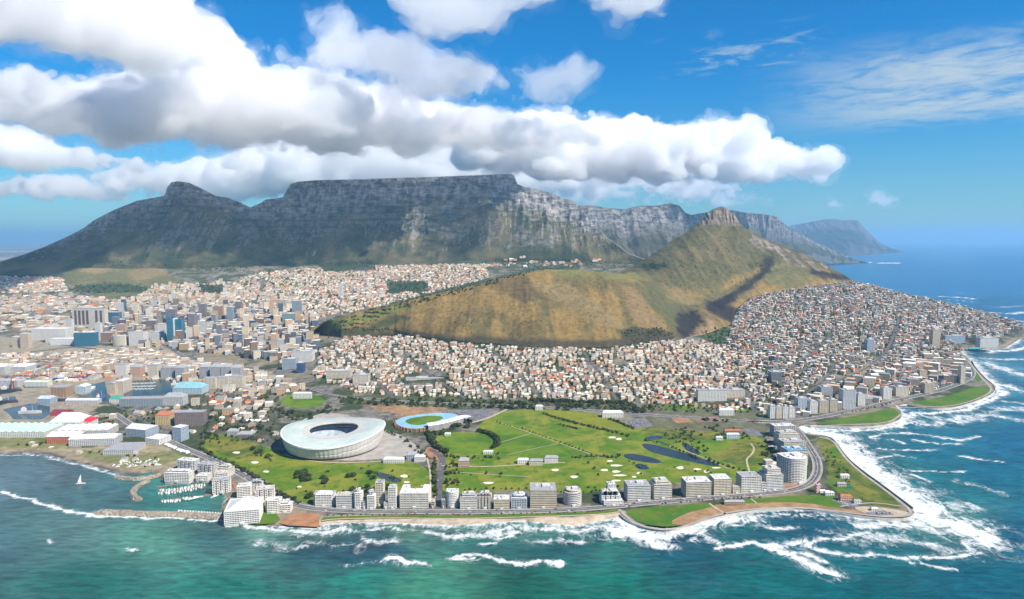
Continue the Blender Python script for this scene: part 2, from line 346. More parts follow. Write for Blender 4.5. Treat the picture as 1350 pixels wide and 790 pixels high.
# ---- the hill in front and the peak behind it
HG = {}
def hill_surface(x, y):
    j = np.clip(np.round((x / y - HG['s'][0]) / (HG['s'][1] - HG['s'][0])).astype(int), 0, len(HG['s']) - 1)
    return np.array([np.interp(b, HG['Y'][:, a], HG['Z'][:, a]) for a, b in zip(j, y)])
def make_hill():
    s = cols(385, 1126, .75)
    X, Yy, Zz, T = build_rows(HILL, s, (130, 130, 34, 40))
    edge = np.clip(np.minimum(T / .2, 1), 0, 1) * np.clip((4 - T) / .3, 0, 1)
    crest1 = np.exp(-((T - 1) / .10) ** 2); crest2 = np.exp(-((T - 3) / .10) ** 2)
    w = edge * (1 - crest1) * (1 - crest2)
    g1 = ridged(X / 260, Yy / 1500, 4, 11) - .5; g2 = ridged(X / 95, Yy / 500, 4, 12) - .5; g3 = fbm(X / 25, Yy / 25, 3, 13) - .5
    U0, V0 = proj(X, Yy, Zz)
    Zz = Zz + w * (g1 * np.where(T < 1, 40, 46) + g2 * np.where(T < 1, 10, 18) + g3 * 6)
    gz = ground_z(X, Yy, False); wl_ = sstep(U0, 388, 432); Zz = gz - 4 * (1 - wl_) + (Zz - gz) * wl_
    rock = sstep(Zz, 575, 600) * sstep(U0, 916, 926) * (1 - sstep(U0, 985, 995))
    Zz = Zz + rock * (1 - crest2) * (ridged(X / 24, Yy / 60, 3, 14) - .5) * 52
    Zz = np.where(T < .02, Zz - 3, Zz)
    y3, z3 = HILL.at(s)[3]; y1, z1 = HILL.at(s)[1]; a3, a1 = (z3 - H) / y3, (z1 - H) / y1; am = np.maximum(a3, a1); on = (np.abs(T - 3) < .004) | (np.abs(T - 1) < .004); Zz = np.where(on, Zz, np.minimum(Zz, H + am * Yy - 1))
    HG['s'] = s; HG['Y'] = Yy; HG['Z'] = Zz
    U, V = proj(X, Yy, Zz)
    n1 = fbm(X / 130, Yy / 240, 5, 21); n2 = fbm(X / 22, Yy / 40, 4, 22); n3 = ridged(X / 70, Yy / 420, 4, 23)
    C = np.zeros(X.shape + (3,)) + np.array([.215, .142, .046])
    C = paint(C, sstep(n1, .5, .68), [.125, .100, .036], .85)
    C = paint(C, sstep(n3, .62, .8), [.07, .066, .028], .55)
    du, dv = (n1 - .5) * 46, (n1 - .5) * 14 + (n2 - .5) * 8
    QN = [fbm(X / 30, Yy / 50, 3, 200 + q) for q in range(6)]
    lion = sstep(T + (n1 - .5) * .3, 1.05, 1.2) + sstep(U, 880, 920) * (1 - sstep(T, 1.02, 1.1)) * sstep(T, .55, .8)
    C = paint(C, np.clip(lion, 0, 1), np.array([.088, .082, .033])[None, None] * (0.75 + .5 * n2[..., None]), .95)
    C = paint(C, lion.clip(0, 1) * sstep(n1, .52, .68), [.15, .115, .05], .7)
    for poly, c, k in HILL_PATCHES:
        m_ = sum(in_poly(U + du * .4 + (q_ - .5) * 22, V + dv * .7 + (r_ - .5) * 9, poly).astype(float) for q_, r_ in zip(QN, QN[1:] + QN[:1])) / len(QN); C = paint(C, m_, c, k)
    stone = np.clip(rock + sstep(n3, .55, .7) * in_poly(U + du * .3, V + dv * .4, [(990, 308), (1020, 322), (1060, 336), (1092, 352), (1080, 358), (1040, 348), (1005, 332), (985, 316)]), 0, 1)
    C = paint(C, stone, np.array([.18, .145, .118])[None, None] * (.3 + .8 * vn(X / 11, Zz / 40, 31) + .7 * vn(X / 40, Zz / 9, 32))[..., None], .95)
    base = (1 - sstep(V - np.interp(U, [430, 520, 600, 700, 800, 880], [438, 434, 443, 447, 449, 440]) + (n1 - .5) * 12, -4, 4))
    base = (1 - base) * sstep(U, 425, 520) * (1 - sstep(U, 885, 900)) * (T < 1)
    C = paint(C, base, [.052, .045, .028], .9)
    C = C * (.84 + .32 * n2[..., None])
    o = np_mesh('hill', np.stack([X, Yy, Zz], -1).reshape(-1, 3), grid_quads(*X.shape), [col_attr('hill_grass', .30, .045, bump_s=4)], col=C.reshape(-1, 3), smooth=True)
    tag(o, kind='structure')
BURNT = [.022, .018, .019]
HILL_PATCHES = [
    ([(405, 436), (440, 424), (520, 402), (560, 400), (520, 412), (470, 424), (430, 440)], [.13, .15, .035], .8),
    ([(430, 441), (470, 430), (500, 422), (520, 414), (540, 418), (500, 432), (460, 442)], [.045, .055, .022], .85),
    ([(640, 372), (690, 360), (700, 370), (720, 395), (690, 400), (660, 385)], [.07, .052, .03], .6),
    ([(720, 354), (840, 358), (845, 372), (760, 368), (725, 364)], [.155, .15, .05], .7),
    ([(700, 375), (745, 372), (790, 400), (840, 440), (800, 430), (740, 400)], [.21, .155, .07], .7), ([(820, 375), (845, 385), (868, 420), (880, 445), (850, 440), (830, 410)], [.21, .14, .065], .8),
    ([(838, 366), (880, 372), (915, 400), (905, 430), (890, 440), (868, 415), (850, 385)], [.085, .082, .035], .9),
    ([(870, 372), (900, 385), (930, 400), (900, 402), (880, 392)], [.20, .145, .06], .8),
    ([(845, 350), (876, 345), (880, 353), (850, 356)], [.022, .032, .016], .9),
    ([(815, 440), (840, 432), (885, 436), (880, 450), (820, 452)], [.03, .035, .018], .85),
    ([(838, 452), (900, 446), (930, 438), (925, 446), (850, 458)], [.24, .165, .09], .8),
    ([(1006, 336), (1020, 338), (1016, 352), (1000, 372), (975, 392), (958, 404), (942, 412), (930, 408), (950, 396), (980, 378), (998, 358)], BURNT, .97),
    ([(932, 396), (962, 402), (985, 412), (966, 426), (945, 418), (930, 408)], BURNT, .93),
    ([(896, 416), (922, 408), (928, 422), (920, 440), (902, 450), (892, 440)], BURNT, .95),
    ([(920, 440), (935, 420), (948, 430), (930, 452), (915, 452)], [.26, .17, .09], .9),
    ([(1068, 352), (1120, 364), (1130, 371), (1090, 368), (1060, 360)], BURNT, .9),
    ([(1010, 352), (1035, 346), (1070, 358), (1068, 372), (1030, 378), (1005, 372)], [.12, .115, .045], .8),
]
make_hill()

# ---- the table-topped range, its shoulder peak on the left and the buttresses beyond
RANGE = Lines(
    [(-120, 366, Y, 5150), (0, 366, Y, 5150), (60, 364, Y, 5150), (100, 354, Y, 5250), (160, 354, Y, 5350), (330, 352, Y, 5500), (420, 350, Y, 5650), (560, 348, Y, 5650), (700, 346, Y, 5600), (800, 348, Y, 5500), (870, 352, Y, 5400), (960, 356, Y, 5400)],
    [(-120, 371, Y, 5500), (0, 352, Y, 5550), (60, 340, Y, 5700), (120, 322, Y, 5800), (180, 312, Y, 5850), (225, 296, Y, 5900), (262, 288, Y, 5900), (300, 302, Y, 5900), (330, 318, Y, 5950), (350, 322, Y, 6050), (400, 318, Y, 6050), (450, 314, Y, 6050), (520, 318, Y, 6100), (600, 312, Y, 6050), (680, 306, Y, 5950),
     (720, 304, Y, 5900), (760, 318, Y, 5850), (790, 326, Y, 5800), (830, 338, Y, 5650), (860, 346, Y, 5500), (960, 356, Y, 5450)],
    [(-120, 374, Y, 5800), (0, 347, Y, 5900), (60, 327, Y, 6000), (110, 304, Y, 6100), (150, 283, Y, 6200), (200, 266, Y, 6250), (225, 258, Y, 6260), (250, 256, Y, 6260), (290, 272, Y, 6250), (320, 286, Y, 6250), (345, 286, Y, 6350), (380, 274, Y, 6420), (450, 266, Y, 6450), (520, 266, Y, 6480), (600, 262, Y, 6450), (670, 262, Y, 6380),
     (700, 272, Y, 6330), (740, 282, Y, 6250), (775, 296, Y, 6120), (800, 316, Y, 5980), (830, 336, Y, 5800), (860, 346, Y, 5600), (960, 357, Y, 5500)],
    [(-120, 375, Y, 6000), (0, 345, Y, 6100), (30, 336, Y, 6150), (60, 325, Y, 6200), (95, 309, Y, 6300), (110, 301, Y, 6330), (125, 290, Y, 6380), (150, 277, Y, 6400), (180, 265, Y, 6420), (200, 261.5, Y, 6430), (217, 258, Y, 6430), (221, 246, Y, 6430), (226, 240.5, Y, 6430), (234, 239, Y, 6430), (250, 241.5, Y, 6430), (268, 250, Y, 6430), (284, 258.5, Y, 6430), (300, 261, Y, 6420), (316, 267, Y, 6420),
     (330, 274, Y, 6450), (344, 268, Y, 6500), (350, 263.5, Y, 6520), (373, 260.5, Y, 6550), (378, 250, Y, 6560), (383, 243, Y, 6570), (392, 240, Y, 6580), (415, 237.8, Y, 6600), (480, 236.5, Y, 6620), (520, 235, Y, 6630), (560, 234, Y, 6630), (600, 232.5, Y, 6620), (640, 231, Y, 6600), (674, 229.3, Y, 6580), (678, 232, Y, 6570), (682, 243, Y, 6550), (692, 247, Y, 6530), (700, 247.5, Y, 6510), (715, 252, Y, 6480), (732, 256, Y, 6440), (744, 262, Y, 6400), (755, 264, Y, 6360),
     (766, 272, Y, 6300), (776, 290, Y, 6220), (785, 297, Y, 6180), (800, 313, Y, 6060), (830, 334.5, Y, 5860), (860, 345, Y, 5650), (960, 357.5, Y, 5550)],
    [(-120, 378, Y, 6900), (0, 350, Y, 7300), (225, 275, Y, 7600), (330, 282, Y, 7600), (400, 252, Y, 7800), (660, 247, Y, 7800), (700, 262, Y, 7600), (800, 330, Y, 7200), (960, 365, Y, 7000)])
def rock_mat(name, tint):
    """grey sandstone where it is steep, scrub where soil can lie, bands along the strata"""
    m, nt, N, L, P = mat(name)
    g = N.new('ShaderNodeNewGeometry'); sn = N.new('ShaderNodeSeparateXYZ'); L.new(g.outputs['Normal'], sn.inputs[0]); sp = N.new('ShaderNodeSeparateXYZ'); L.new(g.outputs['Position'], sp.inputs[0])
    mp = N.new('ShaderNodeMapping'); mp.inputs['Scale'].default_value = (.012, .006, .035); L.new(g.outputs['Position'], mp.inputs['Vector'])
    n1 = nz(N, L, 1.0, 8, .65, mp.outputs[0], .4); mv = N.new('ShaderNodeMapping'); mv.inputs['Scale'].default_value = (.022, .016, .0045); L.new(g.outputs['Position'], mv.inputs['Vector']); n3 = nz(N, L, 1.0, 7, .62, mv.outputs[0], .3); n2 = nz(N, L, .004, 6, .6, g.outputs['Position'])
    at = N.new('ShaderNodeAttribute'); at.attribute_name = 'scrub'
    rf = math_n(N, L, 'ADD', math_n(N, L, 'MULTIPLY', n1.outputs['Fac'], .5), math_n(N, L, 'MULTIPLY', n3.outputs['Fac'], .5))
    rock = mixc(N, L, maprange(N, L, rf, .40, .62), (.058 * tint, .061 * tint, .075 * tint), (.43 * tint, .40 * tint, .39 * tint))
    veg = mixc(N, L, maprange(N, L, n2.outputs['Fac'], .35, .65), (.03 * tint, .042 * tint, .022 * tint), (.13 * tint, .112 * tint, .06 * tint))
    f = math_n(N, L, 'ADD', maprange(N, L, sn.outputs[2], .62, .84), math_n(N, L, 'MULTIPLY', math_n(N, L, 'SUBTRACT', rf, .5), 1.8), True)
    f = math_n(N, L, 'MULTIPLY', math_n(N, L, 'ADD', f, math_n(N, L, 'MULTIPLY', at.outputs['Fac'], .5), True), at.outputs['Fac'], True)
    L.new(mixc(N, L, f, rock, veg), P.inputs['Base Color']); P.inputs['Roughness'].default_value = .95; P.inputs['Specular IOR Level'].default_value = .1
    bump(N, L, n1.outputs['Fac'], 1, 22, P)
    return m
def make_range():
    s = np.concatenate([cols(-420, -116, 5), cols(-110, 950, .8)])
    X, Yy, Zz, T = build_rows(RANGE, s, (100, 100, 110, 40))
    c3 = np.exp(-((T - 3) / .16) ** 2); w = np.clip(T / .25, 0, 1) * (1 - .93 * c3) * np.clip((4 - T) / .2, 0, 1)
    big = ridged(X / 560, Yy / 2400 + 7, 5, 41) - .55; mid = ridged(X / 190 + 3, Yy / 900, 4, 42) - .5; small = ridged(X / 60, Yy / 220, 4, 43) - .5; g3 = fbm(X / 18, Yy / 30, 2, 44) - .5
    amp = np.interp(T, [0, .6, 1, 2, 2.6, 3, 4], [.1, .7, 1.0, 1.0, .8, .3, .4])
    Zz = Zz + w * amp * (big * 270 + mid * 130 + small * 40 + g3 * 10)
    cl = sstep(T, 1.0, 1.6) * (1 - sstep(T, 2.97, 3.02))
    tr = Zz + 60 * vn(X / 900, Yy / 900, 45)
    step = 62.0; fr = (tr / step) % 1.0
    Zz = Zz + cl * .8 * (sstep(fr, .25, .75) - fr) * step * (1 - c3)         # strata: ledges and small cliffs
    Zz = Zz - 45 * (1 - sstep(T, 0, .14))
    y3, z3 = RANGE.at(s)[3]; lim = H + (z3 - H) / y3 * Yy - 4 * np.abs(T - 3); Zz = np.where(np.abs(T - 3) > .004, np.minimum(Zz, lim), Zz)   # the skyline is the crest line
    scrub = np.clip(1.25 - .95 * sstep(T + (mid + small) * .7, 1.5, 2.3), 0, 1) + 1.4 * (1 - sstep(T, .12, .4))
    o = np_mesh('mountain', np.stack([X, Yy, Zz], -1).reshape(-1, 3), grid_quads(*X.shape), [rock_mat('mountain_rock', 1.0)], smooth=True, attrs={'scrub': scrub.ravel()})
    tag(o, kind='structure')
make_range()
def far_range(lines, u0, u1, seed, amp, tint):
    s = cols(u0, u1, .9); X, Yy, Zz, T = build_rows(lines, s, (60, 70, 20))
    sc = float(Yy.mean()) / 6000
    c = np.exp(-((T - 2) / .12) ** 2); w = np.clip(T / .3, 0, 1) * (1 - .93 * c)
    Zz = Zz + w * amp * ((ridged(X / (420 * sc), Yy / (2600 * sc), 5, seed) - .5) * 300 + (ridged(X / (120 * sc), Yy / (700 * sc), 4, seed + 3) - .5) * 110)
    y3, z3 = lines.at(s)[2]; Zz = np.where(np.abs(T - 2) > .004, np.minimum(Zz, H + (z3 - H) / y3 * Yy - 4 * np.abs(T - 2)), Zz)
    scrub = np.clip(1.2 - sstep(T, 1.0, 1.5), 0, 1)
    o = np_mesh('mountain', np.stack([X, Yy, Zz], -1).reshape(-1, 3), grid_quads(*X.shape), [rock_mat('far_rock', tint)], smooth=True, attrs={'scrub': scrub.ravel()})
    tag(o, kind='structure')
far_range(Lines(
    [(690, 360, Y, 7300), (800, 352, Y, 7300), (900, 350, Y, 7800), (1000, 347, Y, 9500), (1060, 347, Y, 11500), (1100, 347.5, Y, 12600), (1140, 347, Z, -4), (1160, 346, Z, -4)],
    [(690, 325, Y, 8000), (770, 318, Y, 8100), (830, 322, Y, 8300), (880, 312, Y, 8500), (905, 318, Y, 8800), (960, 312, Y, 9700), (1000, 316, Y, 10500), (1030, 322, Y, 11500), (1070, 331, Y, 12600), (1110, 341, Y, 13400), (1140, 346, Y, 13700), (1160, 347, Y, 14000)],
    [(690, 280, Y, 8500), (740, 275, Y, 8500), (768, 271, Y, 8600), (785, 272, Y, 8600), (800, 275, Y, 8650), (825, 276, Y, 8700), (845, 272, Y, 8800), (865, 272, Y, 8850), (872, 270, Y, 8870), (884, 268, Y, 8900), (896, 272, Y, 8920), (903, 281, Y, 9000), (912, 284, Y, 9100), (930, 281, Y, 9400), (950, 277, Y, 9700), (968, 278, Y, 10000), (985, 281, Y, 10400), (1010, 283, Y, 10900), (1023, 285, Y, 11300), (1031, 292, Y, 11500), (1042, 302, Y, 11900),
     (1060, 311, Y, 12600), (1085, 324, Y, 13300), (1110, 335, Y, 13700), (1130, 343, Y, 13900), (1145, 346.5, Y, 14050), (1160, 348, Y, 14200)],
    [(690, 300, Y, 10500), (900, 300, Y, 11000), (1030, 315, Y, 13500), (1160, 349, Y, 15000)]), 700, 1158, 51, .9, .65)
far_range(Lines(
    [(1000, 338, Y, 19500), (1100, 337, Y, 20000), (1150, 336, Z, -3), (1190, 335, Y, 24000), (1240, 337, Y, 24500)],
    [(1000, 320, Y, 22500), (1060, 315, Y, 22500), (1110, 313, Y, 22500), (1140, 317, Y, 22500), (1160, 326, Y, 23500), (1180, 331.5, Y, 25000), (1196, 334, Y, 25500), (1240, 336, Y, 26500)],
    [(1000, 310, Y, 23500), (1030, 303, Y, 23500), (1045, 297, Y, 23500), (1065, 294, Y, 23500), (1085, 290, Y, 23500), (1100, 289, Y, 23500), (1112, 291, Y, 23500), (1131, 291, Y, 23500), (1136, 297, Y, 23600), (1150, 311, Y, 24200), (1162, 321, Y, 24800), (1175, 328, Y, 25600), (1188, 331, Y, 26600), (1196, 333.5, Y, 26600), (1240, 336, Y, 27500)],
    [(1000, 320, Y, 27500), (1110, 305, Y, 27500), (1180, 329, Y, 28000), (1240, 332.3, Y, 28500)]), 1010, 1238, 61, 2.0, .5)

# ---- flats far behind the shoulder on the left
def make_plain():
    s = cols(-480, 130, 1.8); rows = np.geomspace(7000, 70000, 90)
    X = rows[:, None] * s[None, :]; Yy = np.repeat(rows[:, None], len(s), 1)
    n = fbm(X / 900, Yy / 2600, 5, 71); n2 = fbm(X / 300, Yy / 1500, 3, 72)
    C = np.zeros(X.shape + (3,)) + np.array([.16, .16, .12]); C = paint(C, sstep(n, .5, .6), [.42, .37, .33]); C = paint(C, sstep(n2, .55, .68), [.05, .08, .06])
    o = np_mesh('plain', np.stack([X, Yy, np.full(X.shape, 6.0)], -1).reshape(-1, 3), grid_quads(*X.shape), [col_attr('plain_earth', .3, .002)], col=C.reshape(-1, 3))
    tag(o, kind='structure')
make_plain()

# ------------------------------------------------------------------ the sea
FOAM = [  # (centre line in sight coordinates, half width in metres, strength)
    ([(1062, 566), (1085, 571), (1100, 578), (1112, 594), (1124, 607), (1142, 622), (1162, 637), (1182, 652), (1206, 668)], 20, 1.5),
    ([(1100, 572), (1118, 592), (1140, 613), (1168, 633), (1196, 654), (1222, 672), (1245, 688), (1270, 700), (1296, 712)], 30, 1.25),
    ([(1206, 680), (1225, 690), (1250, 698), (1280, 706), (1300, 712)], 20, 1.0), ([(1160, 620), (1200, 645), (1240, 668), (1285, 668)], 22, .62), ([(1215, 660), (1250, 680), (1290, 692)], 22, .75),
    ([(1130, 690), (1170, 694), (1205, 690), (1235, 702)], 10, 1.0),
    ([(945, 721), (968, 722), (985, 717), (1005, 719), (1018, 727)], 5, 1.25), ([(1008, 722), (1030, 727), (1050, 736), (1072, 746), (1098, 757)], 9, 1.3), ([(1015, 720), (1040, 720), (1062, 712)], 8, 1.15), ([(1040, 730), (1070, 733), (1088, 741)], 5, 1.1),
    ([(1062, 722), (1085, 711), (1110, 710), (1140, 703)], 6, .95), ([(1072, 722), (1095, 728), (1120, 732), (1150, 731), (1190, 735), (1240, 733), (1290, 728)], 5, 1.05), ([(1110, 706), (1160, 712), (1210, 716), (1270, 724)], 16, .66), ([(1085, 700), (1130, 706), (1180, 705)], 10, .55), ([(1200, 740), (1240, 748), (1262, 752)], 3.5, .9),
    ([(806, 702), (828, 700), (850, 708), (868, 717)], 11, 1.5), ([(770, 705), (800, 712), (830, 712)], 9, .6), ([(812, 688), (830, 696), (850, 702), (880, 706), (908, 704), (932, 694), (960, 687), (990, 682)], 13, 1.1),
    ([(925, 706), (932, 698), (945, 690)], 7, .95), ([(916, 714), (928, 708), (950, 716)], 6, .9), ([(1000, 679), (1050, 677), (1100, 681), (1150, 689)], 8, .72), ([(990, 690), (1020, 695), (1050, 694)], 6, .7), ([(1150, 690), (1200, 692)], 9, .9),
    ([(560, 700), (600, 707), (640, 705), (680, 703)], 9, .8), ([(640, 700), (680, 694), (720, 698), (770, 699), (815, 694)], 10, .95), ([(590, 706), (620, 704)], 7, .95), ([(655, 710), (678, 708)], 5, 1.1), ([(632, 720), (648, 718)], 4, 1.2), ([(700, 715), (730, 712), (770, 715)], 6, .7),
    ([(597, 736), (612, 733), (640, 733), (660, 739), (690, 744), (712, 741), (742, 743)], 3.6, 1.25), ([(600, 736), (625, 738)], 5, 1.0), ([(512, 736), (524, 738), (538, 743)], 5, 1.5), ([(545, 740), (560, 745)], 4, 1.05),
    ([(430, 695), (470, 700), (510, 696), (560, 699)], 9, .72), ([(395, 700), (430, 702), (450, 696)], 9, .95), ([(480, 712), (500, 717), (520, 714)], 6, .8), ([(340, 716), (380, 722), (420, 718), (470, 722)], 9, .58), ([(300, 692), (350, 698), (400, 699)], 6, .9), ([(455, 745), (490, 742), (515, 738)], 4, .62),
    ([(-40, 643), (0, 649), (45, 660), (90, 673), (115, 679), (135, 682), (170, 682.5), (240, 684), (292, 687)], 3.2, 1.2), ([(88, 672), (105, 675), (118, 680)], 4, 1.2),
    ([(-20, 600), (30, 599.5), (62, 601), (92, 609.5), (122, 617), (150, 625), (163, 628)], 3, 1.0), ([(64, 711), (70, 714)], 2.5, .9), ([(170, 722), (180, 726)], 2.5, .9),
    ([(1075, 565), (1110, 567), (1150, 567), (1186, 562), (1206, 545), (1240, 544), (1268, 541), (1300, 531), (1326, 517)], 10, 1.15), ([(1160, 562), (1200, 556), (1230, 560), (1260, 550), (1310, 548), (1380, 560)], 17, .8), ([(1190, 545), (1215, 548), (1260, 556), (1320, 540), (1390, 540)], 20, .72),
    ([(1145, 578), (1165, 572), (1200, 571), (1230, 576), (1262, 580), (1290, 575)], 5, 1.05), ([(1145, 578), (1175, 580), (1190, 585)], 4, .95), ([(1205, 580), (1240, 586), (1265, 584)], 5, .9), ([(1160, 592), (1190, 593), (1235, 593)], 4, .85), ([(1157, 604), (1180, 600), (1205, 604)], 4, .85), ([(1265, 602), (1290, 605), (1322, 610)], 3.2, 1.2), ([(1200, 625), (1212, 630), (1225, 635)], 4, 1.15), ([(1202, 621), (1240, 622), (1276, 622)], 3, .95), ([(1262, 634), (1290, 640), (1330, 655)], 8, .6),
    ([(1292, 490), (1304, 502), (1316, 512)], 14, 1.0), ([(1300, 478), (1330, 490), (1380, 500)], 24, .9), ([(1310, 505), (1345, 515), (1400, 520)], 22, .9), ([(1272, 462), (1300, 464), (1335, 462), (1380, 452)], 14, 1.1), ([(1290, 472), (1320, 474), (1380, 474)], 16, .75), ([(1330, 530), (1380, 535)], 14, .8),
    ([(1238, 391), (1262, 392), (1282, 394)], 22, 1.3), ([(1250, 395), (1282, 398)], 12, .9), ([(1295, 404), (1320, 405), (1350, 403)], 14, .8), ([(1300, 412), (1330, 414), (1380, 410)], 22, 1.0), ([(1325, 422), (1350, 424), (1400, 424)], 22, .9), ([(1228, 385), (1260, 386), (1350, 387)], 10, .45), ([(1340, 436), (1380, 440)], 24, 1.0),
    ([(1088, 346), (1120, 346.5), (1140, 345.5), (1160, 347), (1185, 347)], 34, 1.3), ([(1150, 333.4), (1175, 333), (1200, 332.6), (1225, 332.4)], 45, 1.0),
]
SEA_COL = [(-60, 640, 88, 116, 124), (60, 620, 84, 114, 120), (140, 655, 66, 114, 116), (230, 655, 40, 128, 118), (0, 720, 66, 110, 112), (100, 700, 80, 124, 118), (200, 710, 82, 150, 130), (120, 770, 30, 118, 106), (300, 775, 25, 125, 108), (400, 705, 118, 176, 152), (350, 704, 90, 145, 130), (300, 712, 48, 100, 102), (400, 730, 40, 92, 98), (470, 728, 30, 82, 98), (510, 722, 34, 84, 100), (480, 765, 30, 128, 112),
           (560, 770, 62, 142, 114), (590, 745, 72, 146, 116), (600, 780, 58, 140, 112), (540, 705, 84, 138, 120), (640, 722, 50, 120, 112), (700, 700, 72, 128, 118), (740, 725, 28, 100, 98), (700, 770, 12, 110, 90), (800, 770, 14, 112, 96), (800, 725, 44, 120, 110), (900, 718, 22, 100, 110), (895, 712, 22, 78, 116), (960, 705, 18, 104, 108), (1060, 690, 14, 92, 112), (1000, 760, 10, 104, 102), (1130, 770, 10, 106, 110), (1150, 720, 30, 110, 116), (1240, 690, 70, 134, 126), (1300, 770, 8, 92, 108), (1380, 700, 10, 90, 118),
           (1180, 620, 26, 118, 118), (1240, 640, 30, 124, 126), (1300, 620, 10, 102, 126), (1230, 590, 18, 112, 130), (1340, 580, 14, 96, 130), (1110, 568, 30, 112, 118), (1290, 545, 30, 122, 140), (1320, 485, 60, 130, 150), (1300, 440, 20, 110, 150), (1340, 410, 10, 104, 156), (1250, 370, 10, 110, 168), (1340, 350, 14, 112, 172), (1180, 355, 14, 110, 166), (1250, 330, 40, 130, 180), (1150, 330, 50, 130, 175)]
def sea_mat():
    m, nt, N, L, P = mat('sea_water'); g = geo_pos(N)
    at = N.new('ShaderNodeAttribute'); at.attribute_name = 'Col'; fo = N.new('ShaderNodeAttribute'); fo.attribute_name = 'foam'
    mp = N.new('ShaderNodeMapping'); mp.inputs['Rotation'].default_value = (0, 0, R(-24)); mp.inputs['Scale'].default_value = (1.0, .42, 1); L.new(g, mp.inputs['Vector'])
    mp2 = N.new('ShaderNodeMapping'); mp2.inputs['Rotation'].default_value = (0, 0, R(14)); mp2.inputs['Scale'].default_value = (.35, 1.0, 1); L.new(g, mp2.inputs['Vector'])
    swell = nz(N, L, .020, 3, .5, mp2.outputs[0], .3); chop = nz(N, L, .11, 6, .6, mp2.outputs[0], .4)
    patch = nz(N, L, .006, 6, .62, g, .6)
    sc = N.new('ShaderNodeVectorMath'); sc.operation = 'SCALE'; L.new(at.outputs['Color'], sc.inputs[0])
    k = math_n(N, L, 'MULTIPLY', maprange(N, L, patch.outputs['Fac'], .3, .7, .70, 1.25), maprange(N, L, chop.outputs['Fac'], .3, .7, .66, 1.34)); L.new(k, sc.inputs[3])
    # foam: torn lace where the surf has been
    f1 = nz(N, L, .026, 9, .68, g, 1.8); f2 = nz(N, L, .05, 9, .74, mp.outputs[0], 1.2)
    ab = math_n(N, L, 'ABSOLUTE', math_n(N, L, 'SUBTRACT', f1.outputs['Fac'], .5))
    lace = math_n(N, L, 'SUBTRACT', 1.0, math_n(N, L, 'MULTIPLY', ab, 5.0), True)
    tot = math_n(N, L, 'ADD', math_n(N, L, 'MULTIPLY', fo.outputs['Fac'], 1.0), math_n(N, L, 'ADD', math_n(N, L, 'MULTIPLY', math_n(N, L, 'SUBTRACT', f2.outputs['Fac'], .5), 2.6), math_n(N, L, 'MULTIPLY', math_n(N, L, 'SUBTRACT', lace, .5), .95)))
    f = math_n(N, L, 'MULTIPLY', maprange(N, L, tot, .45, 1.35), maprange(N, L, fo.outputs['Fac'], .03, .22))
    L.new(mixc(N, L, f, sc.outputs[0], (.66, .68, .67, 1)), P.inputs['Base Color'])
    L.new(maprange(N, L, f, 0, 1, .28, .9), P.inputs['Roughness']); P.inputs['IOR'].default_value = 1.33; P.inputs['Specular IOR Level'].default_value = .35
    h = math_n(N, L, 'ADD', math_n(N, L, 'MULTIPLY', swell.outputs['Fac'], 3.0), math_n(N, L, 'ADD', chop.outputs['Fac'], math_n(N, L, 'MULTIPLY', f, .6)))
    bump(N, L, h, .7, 2.6, P)
    return m
def foam_at(X, Yy):
    d = -coast_depth(X, Yy); U, V = proj(X, Yy, np.zeros_like(X))
    fo = np.zeros_like(X); near = np.exp(-np.maximum(d, 0) / np.interp(U, [300, 430, 800, 1060, 1100, 1400], [9, 15, 16, 14, 24, 24])) * np.interp(U, [-50, 160, 170, 290, 300, 420, 1050, 1060, 1400], [.55, .55, .0, .0, .75, 1.0, 1.0, .9, 1.1]); fo = np.maximum(fo, near * .95 * (d > -5))
    wob = (fbm(X / 40, Yy / 40, 4, 81) - .5); wob2 = (fbm(X / 36, Yy / 36, 4, 85) - .5)
    for pts, hw, st in FOAM:
        w = [tuple(float(q) for q in atz(u, v, 0)) for u, v in pts]
        xs = [p[0] for p in w]; ys = [p[1] for p in w]; pad = hw * 4 + 30
        sel = (X > min(xs) - pad) & (X < max(xs) + pad) & (Yy > min(ys) - pad) & (Yy < max(ys) + pad)
        if not sel.any(): continue
        dd = seg_dist(X[sel] + wob[sel] * (hw * 2.2 + 10), Yy[sel] + wob2[sel] * (hw * 2.6 + 14), w) / hw
        fo[sel] = np.maximum(fo[sel], st * (.62 * np.exp(-(dd / 1.1) ** 2) + .38 * np.exp(-(dd / 2.6) ** 1.5)))
    return fo
